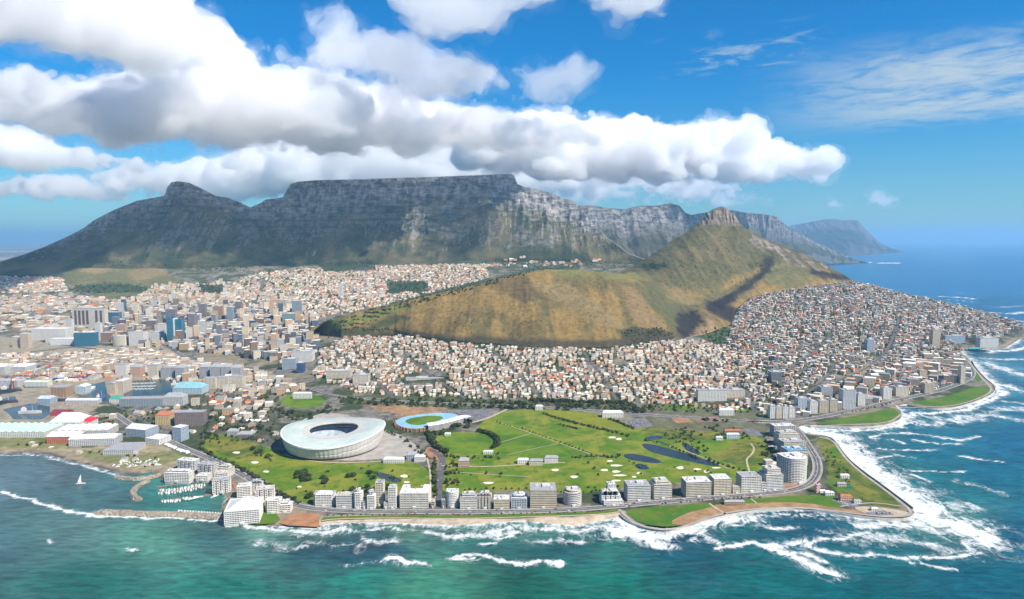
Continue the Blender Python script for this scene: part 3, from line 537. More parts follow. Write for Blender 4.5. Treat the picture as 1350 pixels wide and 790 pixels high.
def make_sea():
    s = np.concatenate([cols(-620, -152, 12), cols(-140, 1490, 2.4), cols(1500, 1980, 12)]); vv = np.concatenate([np.arange(1150, 850, -6), np.arange(850, 560, -1.3), np.arange(560, 400, -1.1), np.arange(400, 322, -1.0), 315 + np.geomspace(6.5, 3.9, 10)])
    _, ry, rz = ray(675, vv); rows = -H / rz * ry
    X = rows[:, None] * s[None, :]; Yy = np.repeat(rows[:, None], len(s), 1)
    U, V = proj(X, Yy, np.zeros_like(X))
    num = np.zeros(X.shape + (3,)); den = np.zeros(X.shape)
    for u, v, r, g, b in SEA_COL:
        w = 1 / (((U - u) ** 2 + ((V - v) * 2.2) ** 2) + 250) ** 1.6; num += w[..., None] * rgb(r, g, b); den += w
    C = num / den[..., None] * np.array([.74, .65, .63])
    kelp = sstep(fbm(X / 55, Yy / 45, 4, 91), .46, .62) * np.exp(-((U - 430) / 130) ** 2 - ((V - 716 - (U - 400) * .06) / 22) ** 2)
    C = paint(C, kelp, [.008, .035, .045], .85)
    kelp = sstep(fbm(X / 60, Yy / 60, 4, 92), .5, .62) * np.exp(-np.maximum(-coast_depth(X, Yy), 0) / 120) * (U > 420)
    C = paint(C, kelp, [.006, .04, .055], .7)
    o = np_mesh('sea', np.stack([X, Yy, np.zeros_like(X)], -1).reshape(-1, 3), grid_quads(*X.shape), [sea_mat()], col=C.reshape(-1, 3), smooth=True, attrs={'foam': foam_at(X, Yy).ravel()})
    tag(o, kind='structure')
make_sea()

# ------------------------------------------------------------------ park, roads, water on land: sheets laid over the flat ground
G0 = 3.5
def flat_poly(name, poly, dz, m, kind='structure', smooth=0):
    pts = poly
    for _ in range(smooth):                                # round the corners off
        q = []
        for i in range(len(pts)):
            a, b = pts[i], pts[(i + 1) % len(pts)]
            q += [(a[0] * .75 + b[0] * .25, a[1] * .75 + b[1] * .25), (a[0] * .25 + b[0] * .75, a[1] * .25 + b[1] * .75)]
        pts = q
    w = [tuple(float(t) for t in atz(u, v, G0)) for u, v in pts]
    me = bpy.data.meshes.new(name)
    area = sum(w[i][0] * w[(i + 1) % len(w)][1] - w[(i + 1) % len(w)][0] * w[i][1] for i in range(len(w)))
    if area < 0: w.reverse()
    me.from_pydata([(x, y, G0 + dz) for x, y in w], [], [list(range(len(w)))])
    o = link(name, me, [m]); tag(o, kind=kind); return o
def resample(w, step):
    w = np.array(w, float); d = np.r_[0, np.cumsum(np.hypot(*np.diff(w, axis=0).T))]; n = max(2, int(d[-1] / step) + 1); t = np.linspace(0, d[-1], n)
    return np.stack([np.interp(t, d, w[:, 0]), np.interp(t, d, w[:, 1])], 1)
def smooth_line(pts, k=2):
    p = [tuple(map(float, q)) for q in pts]
    for _ in range(k):
        q = [p[0]]
        for a, b in zip(p[:-1], p[1:]): q += [(a[0] * .75 + b[0] * .25, a[1] * .75 + b[1] * .25), (a[0] * .25 + b[0] * .75, a[1] * .25 + b[1] * .75)]
        p = q + [p[-1]]
    return p
def land_at(u, v):
    """where the sight (u, v) meets the town ground"""
    x, y = atz(u, v, G0)
    for _ in range(12):
        z = ground_z(np.array([x]), np.array([y]), False)[0]; z = min(z, H - 30); x2, y2 = atz(u, v, z); x, y = x + .7 * (x2 - x), y + .7 * (y2 - y)
    return float(x), float(y)
def normals2d(w):
    t = np.gradient(w, axis=0); t /= np.hypot(t[:, 0], t[:, 1])[:, None] + 1e-9; return np.stack([-t[:, 1], t[:, 0]], 1)
def strip(name, w, width, dz, m, off=0.0, thick=0.0):
    w = resample(w, 9); n = normals2d(w); a = w + n * (off + width / 2); b = w + n * (off - width / 2)
    def zz(p): return np.where(np.hypot(p[:, 0], p[:, 1]) < 0, 0, np.maximum(ground_z(p[:, 0], p[:, 1], False), G0)) + dz
    z = zz(w); V = np.concatenate([np.c_[a, z], np.c_[b, z]]); k = len(w); i = np.arange(k - 1)
    Q = np.stack([i + k, i + k + 1, i + 1, i], 1)
    if thick:
        V = np.concatenate([V, V - [0, 0, thick]]); j = 2 * k
        Q = np.concatenate([Q, np.stack([i, i + 1, i + 1 + j, i + j], 1), np.stack([i + k + j, i + k + j + 1, i + k + 1, i + k], 1), [[0, j, j + k, k]], [[k - 1, 2 * k - 1, j + 2 * k - 1, j + k - 1]]])
    return np_mesh(name, V, Q, [m])
def lawn_mat(name, a, b, c):
    m, nt, N, L, P = mat(name); g = geo_pos(N)
    n1 = nz(N, L, .012, 5, .6, g, .5); n2 = nz(N, L, .05, 6, .65, g)
    k = mixc(N, L, maprange(N, L, n1.outputs['Fac'], .38, .6), a, b); k = mixc(N, L, maprange(N, L, n2.outputs['Fac'], .48, .72), k, c)
    L.new(k, P.inputs['Base Color']); P.inputs['Roughness'].default_value = .95; P.inputs['Specular IOR Level'].default_value = .1
    bump(N, L, n2.outputs['Fac'], 1, 1.6, P); return m
M_LAWN = lawn_mat('park_grass', (.085, .165, .013), (.20, .215, .03), (.06, .115, .013))
M_ROUGH = lawn_mat('rough_grass', (.075, .115, .02), (.19, .18, .035), (.035, .06, .015))
M_FIELD = lawn_mat('playing_field_grass', (.06, .135, .014), (.13, .20, .018), (.09, .15, .018))
M_YELLOW = lawn_mat('dry_grass', (.21, .215, .022), (.165, .19, .022), (.13, .15, .02))
M_SHORE = lawn_mat('shore_grass', (.055, .14, .014), (.090, .165, .018), (.17, .14, .05))
M_ASPH = plain('asphalt', (.115, .108, .108), .9, .25, .05, world=True)
M_PAVE = plain('pale_paving', (.36, .33, .29), .9, .2, .05, world=True)
M_BRICK = plain('red_brick_paving', (.36, .175, .085), .9, .25, .06, world=True)
M_SAND = plain('bunker_sand', (.72, .66, .52), .95, .1, .1, world=True)
M_POND = plain('pond_water', (.018, .028, .032), .2, .3, .03, spec=.25, world=True)
M_BASIN = plain('harbour_water', (.02, .055, .06), .2, .3, .02, spec=.5, world=True)
M_MARINA = plain('marina_water', (.01, .12, .11), .2, .25, .02, spec=.4, world=True)
M_DIRT = plain('bare_earth', (.33, .20, .10), .95, .3, .04, world=True)
M_TRACKP = plain('path_gravel', (.44, .36, .25), .95, .2, .08, world=True)
M_KERB = plain('kerb_stone', (.5, .47, .42), .9, .15, .1, world=True)
M_PAINT = plain('road_paint', (.75, .75, .72), .7, .1, .1, world=True)
M_CARPARK = plain('car_park_tarmac', (.17, .165, .17), .9, .35, .09, world=True)
P_PARK = [(262, 582), (285, 571), (312, 578), (345, 586), (374, 601), (402, 607), (440, 609), (500, 609), (545, 608), (566, 620), (572, 640), (576, 660), (500, 646), (470, 645), (440, 655), (412, 666), (384, 656), (352, 633), (312, 613), (278, 600)]
P_PARK2 = [(574, 640), (580, 610), (590, 598), (575, 588), (574, 576), (585, 569), (640, 571), (628, 561), (655, 546), (675, 541), (722, 539), (775, 543), (800, 549), (835, 562), (880, 566), (950, 570), (1008, 576), (1016, 596), (1010, 612), (1000, 624), (960, 638), (900, 636), (850, 638), (800, 646), (760, 652), (700, 646), (640, 648), (592, 652)]
NOBUILD = [P_PARK, P_PARK2]
def lawns():
    flat_poly('lawn', P_PARK, .12, M_LAWN, smooth=1); flat_poly('lawn', P_PARK2, .12, M_LAWN, smooth=1)
    for p in ([(266, 583), (288, 573), (330, 582), (352, 590), (345, 603), (318, 606), (290, 600)], [(846, 562), (880, 567), (930, 568), (960, 574), (930, 582), (880, 580), (855, 574)], [(955, 583), (1008, 580), (1014, 600), (1004, 616), (975, 612), (950, 608), (935, 600)]):
        flat_poly('lawn', p, .20, M_ROUGH, smooth=2)
    flat_poly('lawn', [(705, 541), (722, 540), (775, 544), (800, 550), (832, 563), (820, 566), (790, 562), (745, 553)], .20, M_YELLOW, smooth=1)
    flat_poly('lawn', [(655, 556), (700, 570), (740, 585), (792, 603), (740, 602), (700, 604), (668, 600), (640, 590), (660, 583), (650, 568)], .20, M_FIELD)
    flat_poly('lawn', [(672, 546), (690, 549), (700, 560), (668, 560), (655, 556)], .24, M_FIELD, smooth=1)
    flat_poly('lawn', [(912, 582), (930, 579), (960, 582), (964, 590), (945, 596), (922, 594), (910, 589)], .28, M_FIELD, smooth=2)
    for cu, cv, a, b in ((619, 585, 41, 14), (399, 529, 29, 9.5)):
        flat_poly('sports_field', [(cu + a * math.cos(t), cv + b * math.sin(t)) for t in np.linspace(0, 6.283, 40, endpoint=False)], .24, M_FIELD)
    NOBUILD.append([(366, 522), (400, 515), (432, 520), (436, 532), (405, 545), (368, 541)]); NOBUILD.append([(570, 570), (620, 566), (665, 578), (662, 600), (620, 606), (575, 600)])
    for p in ([(428, 681), (520, 679), (600, 680), (690, 677.5), (790, 675), (816, 671), (818, 675), (790, 678.5), (690, 681.5), (600, 684), (520, 682.5), (440, 684), (424, 688), (424, 684)], [(296, 684), (330, 686), (345, 672), (352, 664), (362, 672), (372, 690), (330, 692)], [(822, 674), (850, 669), (900, 665), (935, 663), (944, 670), (928, 682), (905, 692), (880, 695), (852, 692), (835, 685)],
              [(960, 661), (1000, 657), (1050, 653), (1090, 652), (1118, 664), (1110, 671), (1060, 665), (1010, 664), (975, 667)], [(1074, 577), (1094, 579), (1106, 592), (1122, 612), (1150, 634), (1178, 656), (1190, 670), (1160, 668), (1132, 664), (1108, 652), (1094, 640), (1092, 618), (1084, 596)]):
        flat_poly('lawn', p, .12, M_ROUGH if p[0][0] in (432, 1074) else M_SHORE, smooth=1); NOBUILD.append(p)
    for p in ([(1068, 560), (1100, 553), (1140, 546), (1178, 537), (1185, 543), (1184, 550), (1170, 557), (1120, 559)], [(1196, 531), (1225, 527), (1255, 521), (1290, 508), (1308, 512), (1306, 517), (1290, 525), (1262, 534), (1230, 536)], [(1272, 470), (1282, 480), (1296, 500), (1288, 505), (1280, 490)]):
        flat_poly('lawn', p, .12, M_SHORE, smooth=1); NOBUILD.append(p)
    for p in ([(1098, 586), (1110, 598), (1118, 605), (1104, 606), (1090, 598)], [(1090, 630), (1110, 634), (1130, 645), (1110, 650), (1092, 640)]): flat_poly('lawn', p, .2, M_SHORE, smooth=1)
    flat_poly('bare_ground', [(880, 690), (905, 676), (935, 670), (946, 664), (962, 668), (990, 663), (1060, 662), (1110, 672), (1160, 674), (1150, 681), (1090, 672), (1020, 669), (985, 672), (950, 679), (926, 686), (905, 694)], .16, M_DIRT, smooth=1)
    flat_poly('bare_ground', [(1120, 668), (1150, 668), (1185, 672), (1204, 678), (1190, 683), (1150, 681)], .2, M_TRACKP, smooth=1)
    flat_poly('bare_ground', [(515, 535), (530, 533), (548, 541), (556, 548), (534, 549)], .2, M_DIRT, smooth=1); flat_poly('bare_ground', [(575, 540), (640, 540), (655, 548), (625, 557), (612, 547)], .2, M_CARPARK)
    NOBUILD.append([(440, 522), (520, 530), (700, 530), (860, 532), (1000, 545), (1000, 575), (840, 560), (640, 548), (470, 545), (420, 530)])
    flat_poly('plaza', [(371, 580), (378, 596), (410, 604), (450, 608), (500, 606), (535, 600), (560, 604), (556, 596), (548, 586), (530, 574), (510, 568), (440, 540), (390, 556)], .22, M_PAVE, smooth=1)
    NOBUILD.append([(362, 545), (440, 530), (520, 540), (600, 535), (640, 548), (625, 562), (575, 575), (580, 600), (560, 625), (440, 615), (370, 600)])
    flat_poly('plaza', [(560, 590), (575, 588), (586, 602), (583, 612), (574, 606), (563, 602)], .26, M_BRICK, smooth=1)
    flat_poly('plaza', [(375, 684), (388, 678), (400, 676), (421, 679), (420, 695), (380, 693), (368, 690)], .2, M_BRICK); flat_poly('plaza', [(303, 632), (314, 640), (325, 650), (340, 658), (360, 654), (362, 660), (340, 668), (318, 660)], .2, M_BRICK, smooth=1)
    flat_poly('plaza', [(1036, 640), (1066, 636), (1076, 640), (1058, 646), (1034, 648)], .26, M_BRICK)
    for p in ([(494, 622), (508, 624), (532, 633), (526, 637), (508, 634), (498, 629)], [(820, 600), (832, 598), (850, 601), (872, 607), (870, 612), (846, 609), (828, 606)], [(834, 613), (846, 611), (859, 618), (844, 620)], [(846, 584), (865, 587), (905, 598), (950, 613), (945, 616), (910, 609), (880, 602), (858, 596), (848, 590)], [(848, 577), (862, 574), (875, 575), (873, 579), (855, 581)], [(897, 585), (905, 583), (915, 592), (926, 598), (917, 601), (905, 594)]):
        flat_poly('pond', p, .34, M_POND, smooth=2)
    for cu, cv, a, b in ((732, 620, 5, 1.6), (812, 622, 5.5, 1.6), (804, 608, 4, 1.2), (812, 614, 8, 1.3), (797, 620, 5, 1.5), (817, 627, 9, 1.2), (812, 634, 6, 1.2), (843, 624, 4, 1.3), (836, 629, 3, 1.2), (644, 637, 7, 1.4), (757, 629, 5, 1.7), (897, 617, 4.5, 2), (919, 619, 5, 1.2), (931, 622, 3.5, 1.6), (944, 617, 6, .9), (807, 577, 5, 1.3), (816, 579, 4, 1.5), (533, 628, 5, 2), (536, 636, 4, 1.2), (336, 610, 5, 1.6), (351, 622, 4, 1.4), (395, 642, 3, 1.2), (312, 597, 5, 1.4)):
        flat_poly('sand_bunker', [(cu + a * math.cos(t) * (1 + .15 * math.sin(3 * t + cu)), cv + b * math.sin(t)) for t in np.linspace(0, 6.283, 18, endpoint=False)], .4, M_SAND)
    for p in ([(876, 534), (926, 533), (930, 538), (900, 541), (874, 540)], [(944, 536), (984, 535), (988, 542), (960, 544), (946, 542)]): flat_poly('lawn', p, .2, M_FIELD)
lawns()
# harbour basins
for p in ([(-60, 516), (0, 513), (25, 510), (29, 515), (0, 521), (-60, 524)], [(-60, 530), (0, 527), (20, 522), (22, 528), (0, 535), (-60, 538)], [(4, 540), (40, 532), (66, 536), (66, 546), (55, 553), (18, 553), (12, 546)], [(30, 506), (63, 505), (63, 511), (32, 512)], [(92, 527), (120, 518), (120, 508), (138, 503), (141, 516), (147, 524), (146, 533), (128, 533), (128, 526), (100, 528)], [(162, 503), (205, 500), (240, 502), (263, 511), (250, 517), (205, 521), (163, 523)]):
    flat_poly('harbour_basin', p, .30, M_BASIN); NOBUILD.append(p)
NOBUILD.append([(34, 472), (86, 472), (86, 489), (34, 489)]); NOBUILD.append([(-10, 495), (60, 495), (60, 501), (-10, 501)])
# roads
def wl(px): return [land_at(u, v) for u, v in px]
BEACH_ROAD = wl(smooth_line([(150, 545), (185, 568), (215, 578), (245, 592), (275, 604), (305, 618), (338, 637), (362, 655), (385, 666), (420, 672), (480, 675), (560, 675), (640, 675), (720, 674), (790, 670), (850, 664), (920, 658), (985, 653), (1040, 648), (1066, 640), (1078, 626), (1078, 608), (1068, 592), (1058, 576), (1050, 566), (1040, 560)]))
SEA_ROAD = wl(smooth_line([(985, 556), (1040, 556), (1080, 551), (1120, 542), (1160, 533), (1195, 525), (1240, 515), (1270, 504), (1284, 494), (1276, 480), (1264, 470)]))
MAIN_ROAD = wl(smooth_line([(230, 463), (250, 476), (290, 481), (330, 484), (365, 496), (400, 510), (450, 523), (520, 529), (600, 533), (700, 536), (800, 543), (880, 549), (960, 554), (1010, 557), (1050, 558)]))
ROADS = [(BEACH_ROAD, 14), (SEA_ROAD, 18), (MAIN_ROAD, 20)]
for px, wd in (([(577, 673), (578, 650), (581, 625), (585, 608), (578, 598), (566, 592)], 14), ([(415, 447), (450, 470), (500, 505), (520, 527)], 10), ([(1075, 512), (1110, 500), (1140, 487), (1165, 468), (1178, 446), (1185, 420)], 12), ([(1040, 540), (1060, 520), (1090, 500), (1100, 480)], 10), ([(1000, 548), (985, 520), (960, 495), (930, 478), (900, 465)], 10), ([(1095, 440), (1080, 460), (1050, 480), (1030, 500)], 9),
               ([(-40, 470), (0, 468), (60, 462), (110, 456), (160, 452), (210, 452), (232, 462)], 22), ([(-40, 415), (0, 428), (40, 445), (80, 455), (140, 462)], 18), ([(620, 530), (560, 490), (520, 455)], 9), ([(820, 540), (800, 505), (770, 465)], 9), ([(720, 535), (690, 500), (650, 462)], 9), ([(250, 476), (262, 455), (300, 432), (330, 405), (350, 380)], 12), ([(150, 470), (180, 430), (230, 400), (290, 375)], 12), ([(420, 470), (340, 445), (260, 440)], 12), ([(100, 520), (170, 540), (215, 575)], 10)):
    ROADS.append((wl(smooth_line(px)), wd))
for i, (w, wd) in enumerate(ROADS):
    o = strip('road', w, wd, .5 if i < 3 else .45, M_ASPH); tag(o, kind='structure')
for w, wd in ROADS[:3]:
    for sgn in (-1, 1):
        o = strip('pavement', w, 3.2, .62, M_PAVE, sgn * (wd / 2 + 1.6), .12); tag(o, kind='structure')
    o = strip('road_markings', w, .5, .56, M_PAINT, 0); tag(o, kind='structure')
    for sgn in (-1, 1): o = strip('road_markings', w, .35, .56, M_PAINT, sgn * (wd / 2 - 1.2)); tag(o, kind='structure')
for px, wd, m in (([(562, 596), (552, 602), (545, 606), (500, 609), (440, 611), (400, 607), (376, 600)], 5, M_TRACKP), ([(563, 604), (567, 620), (568, 640)], 4, M_TRACKP), ([(990, 585), (995, 592), (991, 600), (984, 605), (985, 612), (988, 622)], 4, M_TRACKP), ([(582, 614), (640, 616), (700, 612), (745, 610)], 5, M_TRACKP), ([(590, 622), (650, 626), (700, 629)], 2.5, M_TRACKP), ([(612, 560), (640, 553), (662, 543), (668, 540)], 9, M_TRACKP), ([(655, 556), (700, 571), (745, 587), (792, 604)], 2.5, M_TRACKP), ([(662, 583), (702, 571)], 2.5, M_TRACKP), ([(668, 600), (712, 590), (735, 585)], 2, M_TRACKP), ([(850, 581), (880, 587), (925, 602), (960, 618)], 3, M_TRACKP),
                  ([(816, 672), (826, 682), (842, 693), (870, 699), (895, 697), (922, 687), (950, 678), (985, 672), (1030, 669), (1080, 671), (1130, 678), (1170, 682), (1196, 681), (1203, 676), (1190, 664), (1160, 641), (1136, 624), (1116, 606), (1106, 592), (1098, 580), (1080, 577)], 6, M_PAVE), ([(424, 687), (440, 684.5), (520, 683), (600, 684.5), (690, 682), (790, 679), (818, 675)], 4, M_TRACKP), ([(935, 664), (945, 671), (958, 679)], 5, M_TRACKP), ([(990, 658), (998, 664)], 3, M_TRACKP), ([(1108, 668), (1150, 662), (1190, 668)], 4, M_PAVE), ([(1188, 538), (1220, 537), (1262, 535), (1300, 522), (1309, 513), (1296, 501), (1280, 480), (1268, 468)], 5, M_PAVE), ([(1066, 561), (1120, 561), (1172, 558), (1186, 548)], 5, M_PAVE)):
    o = strip('path', [tuple(float(q) for q in atz(u, v, G0)) for u, v in smooth_line(px)], wd, .48, m); tag(o, kind='structure')

# ------------------------------------------------------------------ building kit
class MB:
    def __init__(s): s.v = []; s.f = []; s.m = []
    def prism(s, poly, z0, z1, mi=0, top=True, bottom=True, topmi=None):
        n = len(poly); b = len(s.v); s.v += [(x, y, z0) for x, y in poly] + [(x, y, z1) for x, y in poly]
        for i in range(n): j = (i + 1) % n; s.f.append((b + i, b + j, b + n + j, b + n + i)); s.m.append(mi)
        if top: s.f.append(tuple(b + n + i for i in range(n))); s.m.append(mi if topmi is None else topmi)
        if bottom: s.f.append(tuple(b + n - 1 - i for i in range(n))); s.m.append(mi)
        return s
    def box(s, x, y, z0, z1, w, d, a=0.0, mi=0):
        c, n = math.cos(a), math.sin(a)
        return s.prism([(x + c * p - n * q, y + n * p + c * q) for p, q in ((-w / 2, -d / 2), (w / 2, -d / 2), (w / 2, d / 2), (-w / 2, d / 2))], z0, z1, mi)
    def face(s, pts, mi=0):
        b = len(s.v); s.v += pts; s.f.append(tuple(range(b, b + len(pts)))); s.m.append(mi); return s
    def hip(s, w, d, z0, h, ins=.5, over=.5, x=0, y=0, mi=0):
        """roof over a w by d plan; ins 0 = gable, 1 = pyramid-like"""
        a, b = w / 2 + over, d / 2 + over
        if w >= d: r = [(x - a + ins * b, y), (x + a - ins * b, y)]
        else: r = [(x, y - b + ins * a), (x, y + b - ins * a)]
        p = [(x - a, y - b, z0), (x + a, y - b, z0), (x + a, y + b, z0), (x - a, y + b, z0), (*r[0], z0 + h), (*r[1], z0 + h)]; k = len(s.v); s.v += p
        F_ = [(0, 1, 5, 4), (1, 2, 5), (2, 3, 4, 5), (3, 0, 4)] if w >= d else [(0, 1, 4), (1, 2, 5, 4), (2, 3, 5), (3, 0, 4, 5)]
        for f in F_ + [(3, 2, 1, 0)]: s.f.append(tuple(k + i for i in f)); s.m.append(mi)
        return s
    def lathe(s, prof, n=16, mi=0, x=0, y=0):
        k = len(s.v)
        for r, z in prof: s.v += [(x + r * math.cos(t), y + r * math.sin(t), z) for t in np.linspace(0, 2 * math.pi, n, endpoint=False)]
        for a in range(len(prof) - 1):
            for i in range(n): j = (i + 1) % n; s.f.append((k + a * n + i, k + a * n + j, k + (a + 1) * n + j, k + (a + 1) * n + i)); s.m.append(mi)
        s.f.append(tuple(k + (len(prof) - 1) * n + i for i in range(n))); s.m.append(mi); return s
    def mesh(s, name):
        me = bpy.data.meshes.new(name); me.from_pydata(s.v, [], s.f); me.polygons.foreach_set('material_index', s.m); return me
    def build(s, name, mats, parent=None, smooth=False):
        me = s.mesh(name)
        if smooth: me.polygons.foreach_set('use_smooth', [True] * len(me.polygons))
        return link(name, me, mats if isinstance(mats, (list, tuple)) else [mats], parent)
FOOT = []                                                     # plans already taken: x, y, radius
def wallmat(key, c):
    if ('wall', key) in _MC: return _MC[('wall', key)]
    m, nt, N, L, P = mat('wall_' + key); g = N.new('ShaderNodeNewGeometry'); tc = N.new('ShaderNodeTexCoord')
    sp = N.new('ShaderNodeSeparateXYZ'); L.new(tc.outputs['Object'], sp.inputs[0]); sn = N.new('ShaderNodeSeparateXYZ'); L.new(tc.outputs['Normal'], sn.inputs[0])
    side = math_n(N, L, 'GREATER_THAN', math_n(N, L, 'ABSOLUTE', sn.outputs[0]), .7)
    t = N.new('ShaderNodeMix'); t.data_type = 'FLOAT'; L.new(side, t.inputs[0]); L.new(sp.outputs[0], t.inputs[2]); L.new(sp.outputs[1], t.inputs[3])
    wx = math_n(N, L, 'FRACT', math_n(N, L, 'DIVIDE', t.outputs[0], 4.4)); wz = math_n(N, L, 'FRACT', math_n(N, L, 'DIVIDE', sp.outputs[2], 3.4))
    k = math_n(N, L, 'MULTIPLY', math_n(N, L, 'LESS_THAN', wx, .58), math_n(N, L, 'LESS_THAN', math_n(N, L, 'ABSOLUTE', math_n(N, L, 'SUBTRACT', wz, .5)), .25))
    k = math_n(N, L, 'MULTIPLY', k, math_n(N, L, 'LESS_THAN', math_n(N, L, 'ABSOLUTE', sn.outputs[2]), .2))
    n = nz(N, L, .2, 4, .6, geo_pos(N)); base = mixc(N, L, maprange(N, L, n.outputs['Fac'], .3, .7), tuple(x * .86 for x in c), tuple(min(.88, x * 1.06) for x in c))
    L.new(mixc(N, L, k, base, (.055, .065, .08, 1)), P.inputs['Base Color']); L.new(maprange(N, L, k, 0, 1, .85, .25), P.inputs['Roughness']); P.inputs['Specular IOR Level'].default_value = .3
    _MC[('wall', key)] = m; return m
def colmat(key, c, rough=.85): return plain(key, c, rough, .16, .12)
WHITE, CREAM, SAND, GREY, BLUEG, BROWN = (.74, .71, .65), (.68, .59, .45), (.52, .42, .29), (.42, .42, .43), (.36, .43, .50), (.26, .18, .14)
M_GLASS = plain('window_glass', (.045, .055, .07), .12, .3, .2, spec=.6)
M_BGLASS = plain('blue_glass', (.03, .10, .15), .12, .3, .1, spec=.6)
M_ROOFW = colmat('pale_roof', (.62, .61, .59)); M_ROOFG = colmat('grey_roof', (.33, .33, .34)); M_TERRA = colmat('terracotta_tiles', (.42, .16, .08)); M_PLANT = colmat('plant_room_render', (.58, .57, .55))
M_RED = colmat('red_sheeting', (.62, .03, .05)); M_STEEL = plain('steel', (.4, .4, .42), .5, .2, .5, .6)
def site(u0, u1, vb, vt, z0=None):
    uc = (u0 + u1) / 2
    if z0 is None: x, y = land_at(uc, vb); z0 = max(G0, float(ground_z(np.array([x]), np.array([y]), False)[0])) if y > 2300 else G0
    x, y = atz(uc, vb, z0); w = float(aty(u1, vb, y)[0] - aty(u0, vb, y)[0]); h = float(aty(uc, vt, y)[1]) - z0
    return float(x), float(y), z0, w, max(h, 3.0)
M_ROOFT = colmat('tan_roof', (.48, .42, .34)); ROOFN = [0]; RR = random.Random(21)
def shape(style, w, d):
    a, b = w / 2, d / 2
    if style == 'round': return [(a * math.sin(t), -b + b * .9 * (1 - math.cos(t))) for t in np.linspace(-1.45, 1.45, 13)] + [(a, b), (-a, b)]
    if style == 'chamfer': k = min(a, b) * .4; return [(-a + k, -b), (a - k, -b), (a, -b + k), (a, b), (-a, b), (-a, -b + k)]
    if style == 'ushape': k = w * .26; return [(-a, -b), (a, -b), (a, b), (a - k, b), (a - k, b * .1), (-a + k, b * .1), (-a + k, b), (-a, b)]
    if style == 'saw':
        n = 4; p = []
        for i in range(n): p += [(-a + w * i / n, -b), (-a + w * (i + .62) / n, -b), (-a + w * (i + .62) / n, -b + 2.5), (-a + w * (i + 1) / n, -b + 2.5)]
        return p + [(a, b), (-a, b)]
    return [(-a, -b), (a, -b), (a, b), (-a, b)]
def inset(poly, k):
    cx = sum(p[0] for p in poly) / len(poly); cy = sum(p[1] for p in poly) / len(poly); out = []
    n = len(poly)
    for i in range(n):
        p, q, r = Vector(poly[i - 1]), Vector(poly[i]), Vector(poly[(i + 1) % n]); a = (q - p).normalized(); b = (r - q).normalized()
        n1 = Vector((-a.y, a.x)); n2 = Vector((-b.y, b.x)); m_ = (n1 + n2); m_ = m_ / max(m_.length_squared / 2, .35); out.append((q.x + m_.x * k, q.y + m_.y * k))
    return out
def flats(label, u0, u1, vb, vt, depth, wall='white', rail=None, style='rect', rot=0.0, roof=M_ROOFW, bay=5.0, steps=0, extra=True, name='apartment_block', cat='apartment block', glass=None, group='apartment blocks along the sea front'):
    """an apartment house with its storeys: a balcony band and a window band on every floor"""
    wc = dict(white=WHITE, cream=CREAM, sand=SAND, grey=GREY, blue=BLUEG, brown=BROWN)[wall]; wm = colmat('render_' + wall, wc)
    rm = colmat('render_' + (rail or wall), dict(white=WHITE, cream=CREAM, sand=SAND, grey=GREY, blue=BLUEG, brown=BROWN)[rail or wall]); glass = glass or M_GLASS
    x, y, z0, w, h = site(u0, u1, vb, vt, G0); c, s_ = math.cos(rot), math.sin(rot)
    root = empty(name, (x - s_ * depth / 2, y + c * depth / 2, z0), rot); tag(root, label, cat, group); FOOT.append((root.location.x, root.location.y, max(w, depth) * .62 + 3))
    fp = shape(style, w, depth); n = max(3, int(round(h / 3.3))); fh = h / n
    full = n - steps; core = MB().prism(inset(fp, 1.0), -4, full * fh); bands = []
    P = inset(fp, .45); L_ = len(P)
    for i in range(L_):                                       # piers
        p, q = Vector(P[i]), Vector(P[(i + 1) % L_]); ln = (q - p).length
        if ln < 2.2: continue
        k = max(1, int(round(ln / bay)));  an = math.atan2((q - p).y, (q - p).x)
        for j in range(k + 1):
            t = p.lerp(q, j / k); core.box(t.x, t.y, 0, full * fh, .7, .9, an)
    if steps: core.prism(inset(fp, 5.0), full * fh - .2, h)
    wo = core.build('wall', wm, root)
    for f in range(n):
        p = fp if f < full else inset(fp, 4.0)
        MB().prism(inset(p, .82), f * fh + 1.25, (f + 1) * fh - .45).build('window_band', glass, root)
        MB().prism(p, f * fh - .25, f * fh + 1.05).build('balcony', rm, root)
    r = MB(); p = fp if not steps else inset(fp, 3.6)
    r.prism(p, h - .25, h + .55)
    if steps: r.prism(fp, full * fh - .05, full * fh + .3)
    ROOFN[0] += 1; roof = roof if roof is not M_ROOFW else (M_ROOFW, M_ROOFG, M_ROOFT, M_ROOFW)[ROOFN[0] % 4]; rf = r.build('roof', roof, root)
    for q in range(5): MB().box(w * RR.uniform(-.4, .4), depth * RR.uniform(-.36, .36), h + .56, h + .6 + RR.uniform(.8, 1.9), RR.uniform(1.5, 3.5), RR.uniform(1.5, 3), RR.uniform(0, .4)).build('roof_unit', (M_STEEL, M_PLANT, M_ROOFG)[q % 3], rf)
    MB().prism(p, h + .55, h + 1.2, top=False, bottom=False).build('parapet', rm, rf)
    if extra:
        MB().box(w * .12, depth * .1, h + .5, h + 3.4, w * .3, depth * .35).build('plant_room', M_PLANT, rf); MB().box(-w * .25, depth * .2, h + .5, h + 2.2, w * .14, depth * .2).build('lift_hut', M_PLANT, rf)
    MB().box(0, -depth / 2 - .8, 0, 3.4, min(6, w * .3), 2.2).build('entrance', M_PLANT, wo)
    return root
